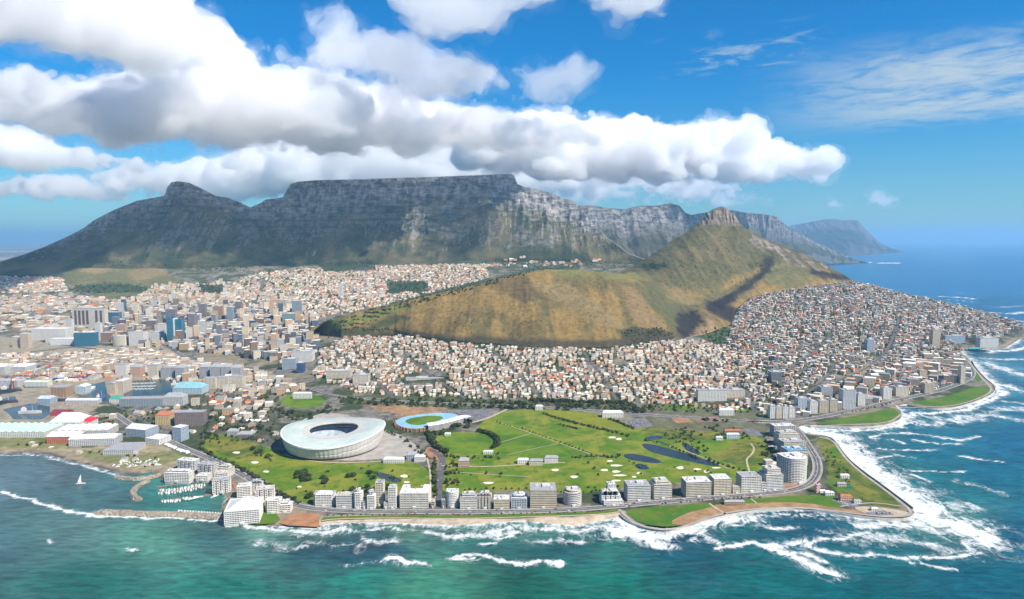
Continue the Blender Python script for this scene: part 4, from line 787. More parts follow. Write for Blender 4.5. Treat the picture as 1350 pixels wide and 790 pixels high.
def block(label, u0, u1, vb, vt, depth, c, key, rot=0.0, roof=M_ROOFG, name='office_building', cat='office building', style='rect', top='plant', group=None, z0=None, crown=None):
    x, y, z0, w, h = site(u0, u1, vb, vt, z0); cs, sn = math.cos(rot), math.sin(rot)
    root = empty(name, (x - sn * depth / 2, y + cs * depth / 2, z0), rot); tag(root, label, cat, group); FOOT.append((root.location.x, root.location.y, max(w, depth) * .6 + 2))
    fp = shape(style, w, depth)
    MB().prism(fp, -8, h).build('wall', wallmat(key, c), root)
    if top == 'plant':
        m = MB(); m.prism(inset(fp, -.25), h + .02, h + .9); rf = m.build('roof', roof, root); MB().box(w * RR.uniform(-.1, .1), 0, h + .9, h + RR.uniform(3, 5), w * RR.uniform(.3, .5), depth * .45).build('plant_room', M_PLANT, rf); MB().box(-w * .3, depth * .2, h + .9, h + 2.4, w * .14, depth * .2).build('roof_unit', M_STEEL, rf)
    elif top == 'hip': MB().hip(w, depth, h + .02, min(w, depth) * .32, .55, .6).build('roof', roof, root)
    elif top == 'gable': MB().hip(w, depth, h + .02, min(w, depth) * .18, 0.02, .6).build('roof', roof, root)
    elif top == 'saw':
        m = MB(); k = max(2, int(w / 16)); 
        for i in range(k): m.hip(w / k, depth, h + .02, w / k * .22, .02, .1, x=-w / 2 + w * (i + .5) / k)
        m.build('roof', roof, root)
    else: MB().prism(inset(fp, -.3), h + .02, h + .7).build('roof', roof, root)
    return root
# ------------------------------------------------------------------ the row along the sea front
def sea_front():
    f = flats
    r = f('white apartment house under a hipped pale roof by the golf course curve', 413, 440, 668, 653, 20, 'white', style='chamfer', extra=False)
    x, y, z0, w, h = site(413, 440, 668, 653, G0); MB().hip(w * .8, 16, h + .56, 5, .8, .3).build('gabled_roof', M_ROOFW, r)
    f('squat pale blue flat topped block with a wide plain front', 443, 464, 670, 654, 18, 'blue', 'white')
    f('slim white tower between the pale blue block and the slenderest tower', 466, 477, 671, 648, 16, 'white', style='chamfer', steps=1)
    f('slenderest white tower with stepped base in the sea front row', 484, 494, 672, 650, 15, 'white', steps=2)
    f('tallest narrow white tower west of the brick lane', 495, 505.5, 667, 637, 18, 'white', 'cream', extra=False)
    f('narrow white tower with a blank flat top beside the courtyard block', 512, 522, 671, 644, 18, 'white')
    f('low wide cream apartment block around a planted courtyard', 527, 565, 670, 651, 44, 'cream', 'white', 'ushape', bay=6, extra=False)
    f('white apartment house with an arched dark window top beside the brick lane', 588, 604, 670, 650, 20, 'white', style='round')
    f('cream terrace with a tall grey window wall above a long balcony', 606.5, 629.5, 672, 654, 22, 'cream', 'white', steps=1)
    f('white and pink stepped apartment house next to the cream terrace', 631, 648, 671, 653, 22, 'white', 'cream', 'saw', steps=1)
    f('low sand coloured flats with two roof blocks', 651, 672, 672, 659, 22, 'sand', 'cream')
    f('white apartment house with slanting side and blue shadow beside the big block', 674, 694.5, 671, 655, 24, 'white', 'blue', steps=1, rot=-.06)
    f('largest sea front block, beige grid of balconies and a white roof deck', 699, 734, 670.5, 647, 38, 'sand', 'cream', bay=3.6)
    f('rounded apartment tower with tiers of white balconies', 745, 768, 668, 649, 30, 'grey', 'white', 'round', steps=1, rot=.05)
    f('bright white cluster of stepped towers', 793, 819, 665, 650, 22, 'white', 'white', 'saw', steps=2, rot=.08); f('white tower rising behind the stepped cluster', 801, 812, 660, 639, 14, 'white', 'white', rot=.08)
    f('broad grey white block with two roof huts beside the stepped cluster', 827, 858, 661, 641, 30, 'grey', 'white', bay=3.8, rot=.07)
    f('pale block with a brown side wall facing the golf course', 862, 886, 658, 637, 32, 'sand', 'white', rot=.07, steps=1)
    f('widest grey block east of the headland car park', 904, 938, 656, 636, 30, 'grey', 'cream', bay=4, rot=.08)
    f('cream block with deep vertical slots in its front', 941, 964, 653, 632, 28, 'cream', 'cream', bay=7, rot=.08, extra=False)
    f('plain white cube of flats set beside the lawn footpath', 977, 1004, 649, 629, 28, 'white', 'white', rot=.08, extra=False)
    f('blue grey terraced tower with white balcony tiers', 1009, 1033, 647, 620, 30, 'blue', 'white', steps=3, rot=.12, glass=M_BGLASS)
    f('large rounded white block at the bend of the coast road', 1038, 1071, 638, 606, 44, 'white', 'white', 'round', rot=.2, bay=6)
    f('white flats with a blue roof strip behind the rounded block', 1037, 1066, 614, 594, 30, 'white', 'cream', rot=.15, roof=colmat('blue_roof', (.10, .30, .48)))
    f('cream flats with a dark gap in the middle', 1032, 1063, 600, 583, 28, 'cream', 'cream', 'ushape', rot=.15)
    f('white flats stepping down to the coast road', 1026, 1054, 588, 571, 26, 'white', 'white', rot=.1, steps=1); f('farthest white flats in the headland row, below the bay', 1020, 1049, 576, 562, 24, 'white', 'grey', rot=.1)
    f('low white annexe at the foot of the stepped cluster', 796, 822, 667, 661, 12, 'white', rot=.08, extra=False); f('low cream annexe between the cream block and the white cube', 966, 976, 651, 643, 14, 'cream', rot=.08, extra=False); f('glass fronted low wing beside the terraced tower', 1004, 1012, 648, 637, 14, 'blue', 'white', rot=.1, extra=False)
    f('low white shop beside the narrow tower', 506, 511, 671, 664, 12, 'white', extra=False); f('low peach house at the mouth of the brick lane', 568, 573, 670, 662, 14, 'sand', extra=False); f('dark grey low house across the brick lane', 582, 587, 670, 660, 16, 'brown', 'grey', extra=False); f('low white villa east of the slim white tower', 478, 483, 671, 662, 12, 'white', extra=False)
    # the small harbour's buildings
    g = 'white buildings round the small harbour'
    r = f('big white quayside hotel with a long window front', 297, 341, 691, 674, 60, 'white', 'white', rot=.22, bay=4, extra=False, name='hotel', cat='hotel', group=g)
    x, y, z0, w, h = site(297, 341, 691, 674, G0); MB().hip(w * .9, 50, h + .56, 10, .9, .2).build('upper_roof', M_ROOFW, r); MB().box(w * .1, 8, h + 2, h + 9, w * .35, 14).build('plant_room', M_PLANT, r)
    for k, (u0, u1, vb, vt, lab) in enumerate(((313, 330, 657, 642, 'white terrace with blue shaded windows behind the hotel'), (330, 345, 650, 636, 'white flats at the top of the red brick court'), (338, 361, 662, 646, 'stacked white flats on the red brick court'), (350, 369, 677, 661, 'white villa block beside the lawn point'), (368, 383, 676, 664, 'low cream house next to the white villa block'), (281, 303, 650, 634, 'white flats at the inner end of the small harbour'), (284, 300, 640, 625, 'tall white gabled flats above the harbour end'), (216, 250, 636, 622, 'long low white clubhouse on the harbour edge'), (232, 257, 620, 608, 'blue grey flats behind the clubhouse'), (259, 282, 626, 613, 'pale blue windowed flats beside the coast road'), (286, 303, 628, 616, 'cream flats on the bend above the harbour'), (258, 274, 634, 628, 'flat white boathouse on the quay'))):
        f(lab, u0, u1, vb, vt, 20, ('white', 'white', 'white', 'white', 'cream', 'white', 'white', 'white', 'blue', 'grey', 'cream', 'white')[k], 'white', ('rect', 'saw', 'saw', 'chamfer', 'rect', 'saw', 'rect', 'rect', 'saw', 'saw', 'rect', 'rect')[k], rot=(.2, .2, .25, .1, .1, .3, .3, -.08, -.25, -.25, -.2, -.05)[k], extra=k % 2 == 0, steps=k % 3 == 1, group=g)
sea_front()
# ------------------------------------------------------------------ the city centre
def centre():
    g = 'towers of the city centre'; k = 'tower'
    def t(label, u0, u1, vb, vt, d, c, key, **a): block(label, u0, u1, vb, vt, d, c, key, name=a.pop('name', 'office_tower'), cat=a.pop('cat', 'tower'), group=a.pop('group', g), **a)
    r = empty('civic_slab', (0, 0, 0)); x, y, z0, w, h = site(96, 139, 431, 407); r.location = (x, y + 15, z0); tag(r, 'long pale slab tower with a row of tall dark panels', 'tower', g); FOOT.append((x, y + 15, w * .55))
    MB().box(0, 0, -8, h, w, 30).build('wall', colmat('civic_concrete', (.52, .46, .40)), r)
    for i, fx in enumerate((-.40, -.28, -.16, -.04, .24, .38)): MB().box(w * fx, -15.05, h * .12, h * .9, w * .075, .4).build('window_panel', colmat('brown_glass', (.12, .09, .08), .3), r)
    MB().box(0, 0, h + .02, h + 2, w * 1.01, 31).build('roof', M_ROOFG, r); MB().box(w * .12, 0, h + 2, h + 6, w * .12, 20).build('plant_room', M_PLANT, r)
    TEAL = (.03, .16, .24)
    r = empty('glass_tower', (0, 0, 0)); x, y, z0, w, h = site(220, 240, 451, 418); r.location = (x, y + 18, z0); tag(r, 'tall teal glass tower split into two shafts', 'tower', g); FOOT.append((x, y + 18, w * .6))
    gm = plain('teal_glass', TEAL, .15, .25, .05, spec=.6)
    MB().box(-w * .26, 0, -8, h, w * .46, 34).build('shaft', gm, r); MB().box(w * .25, 2, -8, h * .9, w * .46, 32).build('shaft', gm, r); MB().box(0, -1, -8, h * .94, w * .08, 34).build('core', M_ROOFW, r)
    for q in range(1, 14): MB().box(-w * .26, 0, h * q / 14 - .3, h * q / 14 + .3, w * .47, 34.4).build('floor_line', M_STEEL, r)
    t('low teal glass office cube facing the docks', 99, 125, 457, 439, 34, TEAL, 'teal', name='glass_office', cat='office building', rot=.12)
    t('blue glass block behind the pale slab tower', 139, 157, 426, 412, 30, (.05, .16, .24), 'blueglass'); t('slim white tower right beside the pale slab tower', 126, 133, 449, 426, 18, WHITE, 'white')
    t('western of the two cream twin silos by the railway', 16, 27, 458, 444, 24, (.62, .50, .38), 'silo', name='silo_tower', top='flat', roof=M_ROOFW); t('taller cream silo of the twin pair by the railway', 27, 38, 459, 440, 24, (.66, .54, .41), 'silo', name='silo_tower', top='flat', roof=M_ROOFW)
    t('white exhibition hall with blue glass slots', 42, 61, 449, 434, 60, WHITE, 'white', name='exhibition_hall', cat='hall', top='flat', roof=M_ROOFW); t('white exhibition hall with two green windows', 60, 86, 452, 434, 60, (.72, .74, .72), 'white', name='exhibition_hall', cat='hall', top='flat', roof=M_ROOFW); t('long white entrance hall below the exhibition halls', 66, 98, 455, 447, 40, (.8, .8, .8), 'bright', name='exhibition_hall', cat='hall', top='flat', roof=M_ROOFW); t('thin white service tower at the exhibition halls', 87, 95, 441, 421, 20, WHITE, 'white')
    t('grey brown hotel tower left of the teal tower', 193, 206, 438, 423, 26, (.24, .19, .17), 'brownstone'); t('dark tower hidden behind the teal glass tower', 219, 231, 431, 408, 26, (.25, .2, .2), 'plum'); t('plum coloured tower with a stepped crown', 247, 258, 440, 414, 26, (.22, .15, .16), 'plum', rot=.1, style='chamfer'); t('tall dark brown slab tower in the middle of the city', 262, 271, 420, 401, 26, (.22, .17, .17), 'plum'); t('tan slab tower beside the dark brown slab', 283, 293, 423, 404, 26, (.42, .26, .15), 'tan')
    t('red cube shaped building at the foot of the plum tower', 242, 251, 442, 432, 24, (.55, .09, .10), 'redcube', name='office_building', cat='office building'); t('grey glass tower right of the tan slab', 299, 307, 424, 405, 24, (.3, .34, .38), 'greyglass'); t('brown grey tower behind the grey glass tower', 310, 318, 414, 398, 24, (.33, .28, .24), 'brownstone'); t('brown tower with a peach side near the highway', 281, 288, 441, 427, 24, (.28, .2, .17), 'brownstone'); t('peach tower beside the brown one near the highway', 288, 294, 442, 429, 22, (.58, .38, .26), 'peach')
    t('cream curved office block by the palm square', 146, 165, 456, 444, 34, CREAM, 'cream', style='round'); t('large white office block with small windows', 170, 190, 456, 438, 40, WHITE, 'white', style='ushape'); t('white office block in front of the grey brown tower', 195, 213, 449, 438, 30, (.66, .64, .6), 'white'); t('white slab behind the teal tower base', 207, 219, 447, 428, 22, (.6, .62, .62), 'white'); t('brick office block below the slim white tower', 133, 148, 449, 439, 28, (.36, .22, .15), 'brickred'); t('peach block with blue side right of the blue glass block', 152, 165, 441, 428, 26, (.55, .4, .3), 'peach')
    t('deep blue glass block among the city offices', 325, 335, 434, 423, 26, (.04, .09, .22), 'deepblue'); t('tall grey tower with white edge near the hill end', 385, 397, 416, 397, 26, (.36, .38, .42), 'greyglass'); t('beige slab by the grey tower near the hill end', 365, 377, 408, 396, 24, (.55, .46, .34), 'beige'); t('pale teal glass block below the grey tower', 372, 390, 426, 414, 30, (.26, .36, .36), 'paleteal'); t('white slab of flats in the upper town', 446, 452, 391, 374, 20, WHITE, 'white')
    for i, u in enumerate((331, 346, 361)): t(('round white tower on the upper slope, nearest the jagged peak', 'middle round white tower of three on the upper slope', 'round white tower on the upper slope, nearest the flat mountain')[i], u - 2.4, u + 2.4, 357, 348, 18, (.62, .6, .58), 'white', style='chamfer', group='round flat towers on the upper slope')
    t('big hotel block with pale grid at the foot of the hill', 430, 462, 505, 490, 34, CREAM, 'cream'); t('cream hotel wing near the old park road', 465, 486, 511, 495, 30, CREAM, 'cream'); t('long white slab of flats with a grey side', 535, 585, 509, 499, 20, (.6, .58, .53), 'white'); t('white flats in a block above the highway', 384, 412, 478, 464, 34, WHITE, 'white', style='ushape'); t('grey blue offices beside the highway', 372, 390, 487, 474, 30, BLUEG, 'bluegrey'); t('dark blue glass offices beside the highway', 391, 400, 492, 479, 26, (.1, .14, .22), 'deepblue')
    # the bay side
    g2 = 'tall blocks of the suburb by the bay'
    for a in (('dark grey tower standing alone amid red roofs', 1016, 1030, 515, 491, 26, (.17, .18, .20), 'charcoal'), ('grey slab with blank end near the bay lawn', 1082, 1097, 528, 511, 26, GREY, 'grey'), ('tallest grey white tower beside the bay road', 1111, 1128, 539, 515, 28, (.52, .52, .53), 'greywhite'), ('thin tower with dark blue front high in the suburb', 1143, 1152, 463, 448, 22, (.2, .22, .28), 'bluegrey'), ('tall cream tower near the far promenade', 1229, 1239, 458, 435, 24, (.5, .44, .36), 'beige'), ('pale blue cylinder shaped hotel', 1052, 1066, 541, 526, 26, (.5, .6, .66), 'paleblue'),
              ('white tower block by the bay end, next to the park', 1015, 1022, 552, 536, 18, WHITE, 'white'), ('cream slab in the middle of the bay end group', 1023, 1031, 552, 537, 18, CREAM, 'cream'), ('white slab with dark stairwell in the bay end group', 1032, 1039, 552, 537, 18, (.66, .65, .62), 'white'), ('plain white slab closest to the bay lawn', 1040, 1048, 551, 538, 18, (.7, .68, .64), 'white'), ('white slab with balconies facing the bay road', 1068, 1078, 546, 530, 22, WHITE, 'white'), ('sand slab with cream ends facing the bay road', 1080, 1092, 545, 529, 22, (.58, .5, .38), 'beige'), ('sand slab next to the tallest bay tower', 1094, 1104, 543, 528, 22, (.6, .52, .40), 'beige'),
              ('white flats between the tall tower and the red roofs', 1131, 1141, 535, 521, 20, WHITE, 'white'), ('white slab in front of the red roofed terrace', 1164, 1175, 527, 512, 20, (.7, .69, .66), 'white'), ('cream flats by the small green square', 1181, 1198, 523, 511, 20, CREAM, 'cream'), ('pale yellow flats near the promenade bend', 1219, 1231, 519, 506, 20, (.6, .55, .42), 'beige'), ('slim cream tower on the promenade bend', 1266, 1272, 506, 484, 18, CREAM, 'cream'), ('big white institute above the highest suburb road', 1292, 1316, 456, 446, 30, (.6, .6, .6), 'white'), ('dark blue windowed long block by the far pool', 1246, 1272, 450, 443, 24, (.3, .34, .42), 'bluegrey'), ('long pale slab of flats near the park sports courts', 920, 958, 531, 515, 24, WHITE, 'white'), ('cream flats beside the orange roofed terrace', 958, 982, 528, 515, 26, CREAM, 'cream'), ('brown tiled block of flats in the old suburb', 810, 828, 500, 490, 20, SAND, 'beige')):
        t(*a, group=g2, name='apartment_tower', cat='apartment block')
    # the docks
    g3 = 'sheds and blocks round the docks'
    MINT = colmat('mint_sheeting', (.42, .60, .50)); MW = colmat('white_sheeting', (.66, .70, .66))
    def d(label, u0, u1, vb, vt, dep, c, key, name='wharf_shed', cat='shed', **a): block(label, u0, u1, vb, vt, dep, c, key, name=name, cat=cat, group=g3, z0=G0, **a)
    d('long mint green roofed wharf mall at the water', -60, 58, 577, 570, 80, (.72, .7, .62), 'wharf', top='saw', roof=MINT); d('pale mint glass roofed hall beside the wharf mall', 65, 104, 566, 557, 60, (.66, .68, .62), 'wharf', top='hip', roof=MW); d('small hall under a bright red roof', 106, 120, 563, 556, 32, WHITE, 'white', top='hip', roof=M_RED); d('dark red roofed quayside hall', 66, 87, 549, 545, 36, (.3, .1, .1), 'redcube', top='gable', roof=colmat('maroon_roof', (.22, .03, .06)))
    d('long grey white shed behind the coast lawn', 72, 140, 577, 568, 56, (.55, .54, .52), 'shedgrey', top='saw', roof=M_ROOFW, rot=.06); d('shed with an orange red front on the coast lawn', 62, 100, 585, 576, 42, (.55, .18, .08), 'orangefront', top='gable', roof=M_ROOFW, rot=.05); d('plain pale shed next to the orange fronted shed', 92, 150, 588, 579, 40, (.6, .57, .5), 'shedgrey', top='gable', roof=M_ROOFW, rot=.1); d('wide flat grey roofed hall on the coast grass', 136, 175, 600, 594, 60, (.4, .4, .42), 'shedgrey', top='flat', roof=M_ROOFG, rot=.05); d('white square hall beside the coast road', 189, 212, 586, 579, 40, WHITE, 'white', top='flat', roof=M_ROOFW, rot=-.3); d('white shed with a blue flank by the coast road', 163, 194, 576, 566, 44, (.25, .32, .5), 'bluegrey', top='gable', roof=M_ROOFW, rot=-.25)
    d('brown grid fronted office on the pier', 67, 87, 524, 511, 40, (.36, .26, .19), 'tan', name='office_building', cat='office building', top='flat', roof=M_ROOFG); d('tan pier silo at the yacht basin mouth', 141, 152, 520, 506, 50, (.55, .43, .32), 'silo', top='gable', roof=M_ROOFG); d('tall pale pier block beside the yacht basin', 152, 163, 519, 503, 50, (.62, .56, .45), 'silo', top='flat', roof=M_ROOFW); d('low white shed on the inner quay', 86, 128, 533, 528, 24, (.62, .6, .58), 'shedgrey', top='gable', roof=M_ROOFW); d('blue grey hall on the dock arm', 49, 66, 534, 526, 34, BLUEG, 'bluegrey', top='gable', roof=colmat('blue_grey_roof', (.45, .52, .58))); d('green roofed market hall', 144, 158, 531, 526, 26, (.4, .45, .4), 'wharf', top='hip', roof=colmat('green_roof', (.05, .30, .22))); d('light blue roofed boat shed', 99, 112, 519, 510, 34, (.6, .66, .7), 'paleblue', top='gable', roof=colmat('light_blue_roof', (.6, .7, .74))); d('pale green long dock shed', 32, 63, 510, 504, 24, (.5, .5, .42), 'wharf', top='gable', roof=colmat('pale_green_roof', (.5, .58, .46)))
    d('white roofed warehouse by the container yard', 8, 33, 492, 484, 60, (.6, .56, .5), 'shedgrey', top='saw', roof=M_ROOFW); d('grey warehouse on the outer dock', -50, 24, 511, 503, 40, (.5, .46, .42), 'shedgrey', top='saw', roof=M_ROOFG); d('small white warehouse west of the container yard', -40, 6, 494, 484, 50, (.6, .57, .52), 'shedgrey', top='gable', roof=M_ROOFW)
    d('cyan roofed aquarium hall', 228, 266, 520, 512, 50, (.4, .48, .5), 'paleblue', top='hip', roof=colmat('cyan_roof', (.22, .42, .46))); d('long grey wharf hall in front of the yacht basin', 158, 214, 536, 526, 30, (.46, .46, .50), 'greyglass', top='flat', roof=M_ROOFG, rot=.04); d('grey gabled hall next to the long wharf hall', 215, 241, 535, 524, 34, (.5, .5, .52), 'shedgrey', top='hip', roof=M_ROOFG)
    d('big plain grey brown hospital slab among trees', 231, 268, 562, 544, 26, (.36, .31, .28), 'brownstone', name='hospital', cat='hospital', top='flat', roof=M_ROOFG, rot=.06); d('narrow pale slab with a blue shaded side', 226, 240, 582, 564, 26, (.42, .46, .5), 'bluegrey', top='flat', roof=M_ROOFW, rot=-.3); d('yellow ochre terrace below the long wharf hall', 205, 224, 561, 548, 30, (.62, .46, .22), 'ochre', top='hip', roof=M_TERRA)
    for i, (u0, u1, vb, vt) in enumerate(((263, 275, 499, 484), (277, 290, 500, 484), (291, 304, 500, 484), (305, 317, 501, 485))): d(('grey blue block of the marina flats row, nearest the hotels', 'grey blue marina block behind the cream block beside the cyan roof', 'grey blue marina block behind the middle cream block', 'grey blue block of the marina flats row, nearest the park')[i], u0, u1, vb, vt, 30, (.42, .43, .45), 'grey', name='apartment_block', cat='apartment block', top='hip', roof=M_ROOFG)
    for i, (u0, u1, vb, vt) in enumerate(((268, 284, 513, 499), (286, 301, 512, 498), (303, 320, 511, 497))): d(('cream block of the marina front row beside the cyan roof', 'middle cream block of the marina front row', 'cream block at the far end of the marina front row')[i], u0, u1, vb, vt, 26, CREAM, 'cream', name='apartment_block', cat='apartment block', top='flat', roof=M_ROOFG)
    for i, (u0, u1, vb, vt, lab) in enumerate(((212, 230, 498, 485, 'grey windowed hotel behind the yacht basin'), (231, 244, 499, 485, 'tall grey gabled hotel behind the yacht basin'), (195, 208, 498, 482, 'cream hotel at the basin corner'), (172, 186, 497, 484, 'peach building with a round front near the yachts'), (152, 166, 494, 481, 'white building with narrow windows behind the pier'))): d(lab, u0, u1, vb, vt, 30, (GREY, GREY, CREAM, (.58, .42, .32), WHITE)[i], ('grey', 'grey', 'cream', 'peach', 'white')[i], name='hotel', cat='hotel', top=('flat', 'hip', 'flat', 'hip', 'flat')[i])
centre()

# ------------------------------------------------------------------ the big stadium
def ring(prof, n, fn):
    """surface through closed rings: prof gives for every ring a function of the angle"""
    t = np.linspace(0, 2 * math.pi, n, endpoint=False); V = np.concatenate([np.stack(fn(p, t), 1) for p in prof]); Q = []
    for k in range(len(prof) - 1):
        i = np.arange(n); j = (i + 1) % n; Q.append(np.stack([k * n + i, k * n + j, (k + 1) * n + j, (k + 1) * n + i], 1))
    return V, np.concatenate(Q)
def stadium():
    cx, cy = atz(441, 587, G0); cx, cy = float(cx), float(cy)
    root = empty('stadium', (cx, cy, G0)); tag(root, 'huge oval stadium with a pale mint roof ring and white louvred wall', 'stadium'); FOOT.append((cx, cy, 165))
    A, B = 120., 127.
    def rim(t): return 38.5 + 6.5 * np.cos(2 * t) * 1.0 + 1.5 * np.cos(t)
    def ell(p, t):
        r, z = p; zz = z(t) if callable(z) else np.full_like(t, z); return r[0] * np.cos(t), r[1] * np.sin(t), zz
    fac = plain('louvred_membrane', (.60, .56, .52), .7, .1, .05, spec=.3)
    # wall: vertical pleats, waist drawn in towards the foot
    n = 288; t = np.linspace(0, 2 * math.pi, n, endpoint=False); pl = np.where(np.arange(n) % 4 < 2, 0.0, -.5); V = []; lv = np.linspace(0, 1, 12)
    for q in lv:
        k = .905 + .095 * q ** .7; seam = -.7 * (np.abs(q - .55 - .25 * np.sin(t + .6)) < .05); V.append(np.stack([(A * k + pl + seam) * np.cos(t), (B * k + pl + seam) * np.sin(t), 4 + (rim(t) - 5.5) * q], 1))
    i = np.arange(n); j = (i + 1) % n; Q = np.concatenate([np.stack([k * n + i, k * n + j, (k + 1) * n + j, (k + 1) * n + i], 1) for k in range(len(lv) - 1)])
    np_mesh('facade', np.concatenate(V), Q, [fac], parent=root)
    V, Q = ring([((A * .88, B * .88), 5.0), ((A * .88, B * .88), -1.0), ((A * .885, B * .885), 0.0)][:2], 96, ell); np_mesh('base_glazing', V, Q[:, ::-1], [M_GLASS], parent=root)
    V, Q = ring([((A * .975, B * .975), lambda t: rim(t) - 3.5), ((A * 1.008, B * 1.008), lambda t: rim(t) - 2.6), ((A * 1.008, B * 1.008), lambda t: rim(t) + .4), ((A * .97, B * .97), lambda t: rim(t) + .9)], 144, ell); np_mesh('roof_rim', V, Q, [colmat('rim_white', (.74, .73, .70))], parent=root)
    m, nt, N, L, P = mat('mint_roof_glass'); tc = N.new('ShaderNodeTexCoord'); sp = N.new('ShaderNodeSeparateXYZ'); L.new(tc.outputs['Object'], sp.inputs[0])
    an = math_n(N, L, 'ARCTAN2', sp.outputs[1], sp.outputs[0]); fr = math_n(N, L, 'FRACT', math_n(N, L, 'MULTIPLY', an, 72 / 6.2832)); seam = math_n(N, L, 'LESS_THAN', fr, .10)
    nn = nz(N, L, .02, 4, .6, geo_pos(N)); b0 = mixc(N, L, maprange(N, L, nn.outputs['Fac'], .3, .7), (.42, .50, .44), (.55, .60, .54)); L.new(mixc(N, L, seam, b0, (.60, .60, .56)), P.inputs['Base Color']); P.inputs['Roughness'].default_value = .3; P.inputs['Specular IOR Level'].default_value = .4
    RI = [((A * .985, B * .985), lambda t: rim(t) + .8), ((A * .86, B * .86), lambda t: rim(t) * .86 + 8.0), ((A * .72, B * .72), lambda t: rim(t) * .6 + 18.3), ((A * .60, B * .60), lambda t: rim(t) * .35 + 27.5)]
    V, Q = ring(RI, 144, ell); np_mesh('roof', V, Q, [m], parent=root)
    V, Q = ring([((A * .60, B * .60), lambda t: rim(t) * .35 + 27.8), ((A * .50, B * .50), lambda t: rim(t) * .2 + 33.5), ((A * .47, B * .47), lambda t: rim(t) * .2 + 33.0), ((A * .47, B * .47), lambda t: rim(t) * .2 + 30.0), ((A * .60, B * .60), lambda t: rim(t) * .35 + 24)], 144, ell); np_mesh('inner_roof_ring', V, Q, [colmat('ring_cream', (.52, .49, .44))], parent=root)
    SE = plain('blue_grey_seats', (.34, .39, .46), .8, .3, .08); SE2 = plain('grey_seats', (.48, .46, .44), .8, .25, .08)
    V, Q = ring([((A * .84, B * .84), 36.0), ((A * .80, B * .80), 36.0), ((A * .64, B * .64), 24.0), ((A * .64, B * .64), 21.0)], 120, ell); np_mesh('upper_stand', V, Q, [SE], parent=root)
    V, Q = ring([((A * .66, B * .66), 20.0), ((A * .62, B * .62), 20.0), ((A * .50, B * .50), 9.0), ((A * .49, B * .49), 6.5)], 120, ell); np_mesh('middle_stand', V, Q, [SE], parent=root)
    V, Q = ring([((A * .50, B * .50), 7.0), ((A * .38, B * .43), 2.0), ((A * .38, B * .43), .8)], 120, ell); np_mesh('lower_stand', V, Q, [SE2], parent=root)
    t = np.linspace(0, 2 * math.pi, 60, endpoint=False); MB().prism([(A * .39 * math.cos(q), B * .44 * math.sin(q)) for q in t], .2, .8).build('pitch', plain('covered_pitch', (.50, .50, .43), .95, .25, .05), root)
stadium()
def athletics():
    pts = [(521, 553), (532, 547.5), (552, 544.5), (576, 542), (596, 543), (606, 546), (600, 551), (585, 556), (570, 560), (550, 563), (535, 562), (524, 558)]
    w = [tuple(float(q) for q in atz(u, v, 17)) for u, v in smooth_line(pts + [pts[0]], 1)[:-1]]; cx = sum(p[0] for p in w) / len(w); cy = sum(p[1] for p in w) / len(w)
    if sum(w[i][0] * w[(i + 1) % len(w)][1] - w[(i + 1) % len(w)][0] * w[i][1] for i in range(len(w))) < 0: w.reverse()
    P = [(x - cx, y - cy) for x, y in w]; root = empty('athletics_stadium', (cx, cy, G0)); tag(root, 'raised athletics ground with a light blue track and one white roofed stand', 'stadium'); FOOT.append((cx, cy, 95))
    sc = lambda k: [(x * k, y * k) for x, y in P]
    MB().prism(sc(1.03), -2, 8.6).build('embankment', plain('brown_brick', (.30, .17, .08), .9, .3, .1), root); MB().prism(sc(1.0), 8.62, 9.0).build('running_track', plain('blue_track', (.24, .44, .60), .9, .12, .05), root)
    MB().prism([(x * .60 - 6, y * .60) for x, y in P], 9.02, 9.15).build('pitch', M_FIELD, root)
    w2 = np.array(sc(1.06) + sc(1.06)[:1]); col = MB()
    for x, y in resample(w2, 11): col.box(float(x), float(y), -2, 10.5, 1.6, 1.6)
    col.build('columns', colmat('sandy_concrete', (.48, .30, .14)), root)
    # the stand: a curved white roof on the near right side
    arc = [tuple(float(q) for q in atz(u, v, 22)) for u, v in smooth_line([(563, 559), (580, 556.5), (598, 552), (612, 547.5), (619, 550)], 2)]; arc = resample(arc, 6) - [cx, cy]; n = normals2d(arc); V = []; k = len(arc)
    prof = [(-9, 15.0), (-6, 18.2), (0, 19.6), (7, 19.0), (12, 17.2)]
    for o, z in prof: V.append(np.c_[arc + n * o, np.full(k, z)])
    i = np.arange(k - 1); Q = np.concatenate([np.stack([a * k + i, a * k + i + 1, (a + 1) * k + i + 1, (a + 1) * k + i], 1) for a in range(4)]); np_mesh('stand_roof', np.concatenate(V), Q, [colmat('stand_white', (.72, .73, .74))], parent=root)
    V = [np.c_[arc + n * o, np.full(k, z)] for o, z in ((-8, -1), (-8, 15.4), (-5, 15.4), (9, 9.2), (9, -1))]; Q = np.concatenate([np.stack([a * k + i, a * k + i + 1, (a + 1) * k + i + 1, (a + 1) * k + i], 1) for a in range(4)]); np_mesh('seating', np.concatenate(V), Q, [plain('stand_seats', (.3, .28, .26), .9, .3, .1)], parent=root)
athletics()
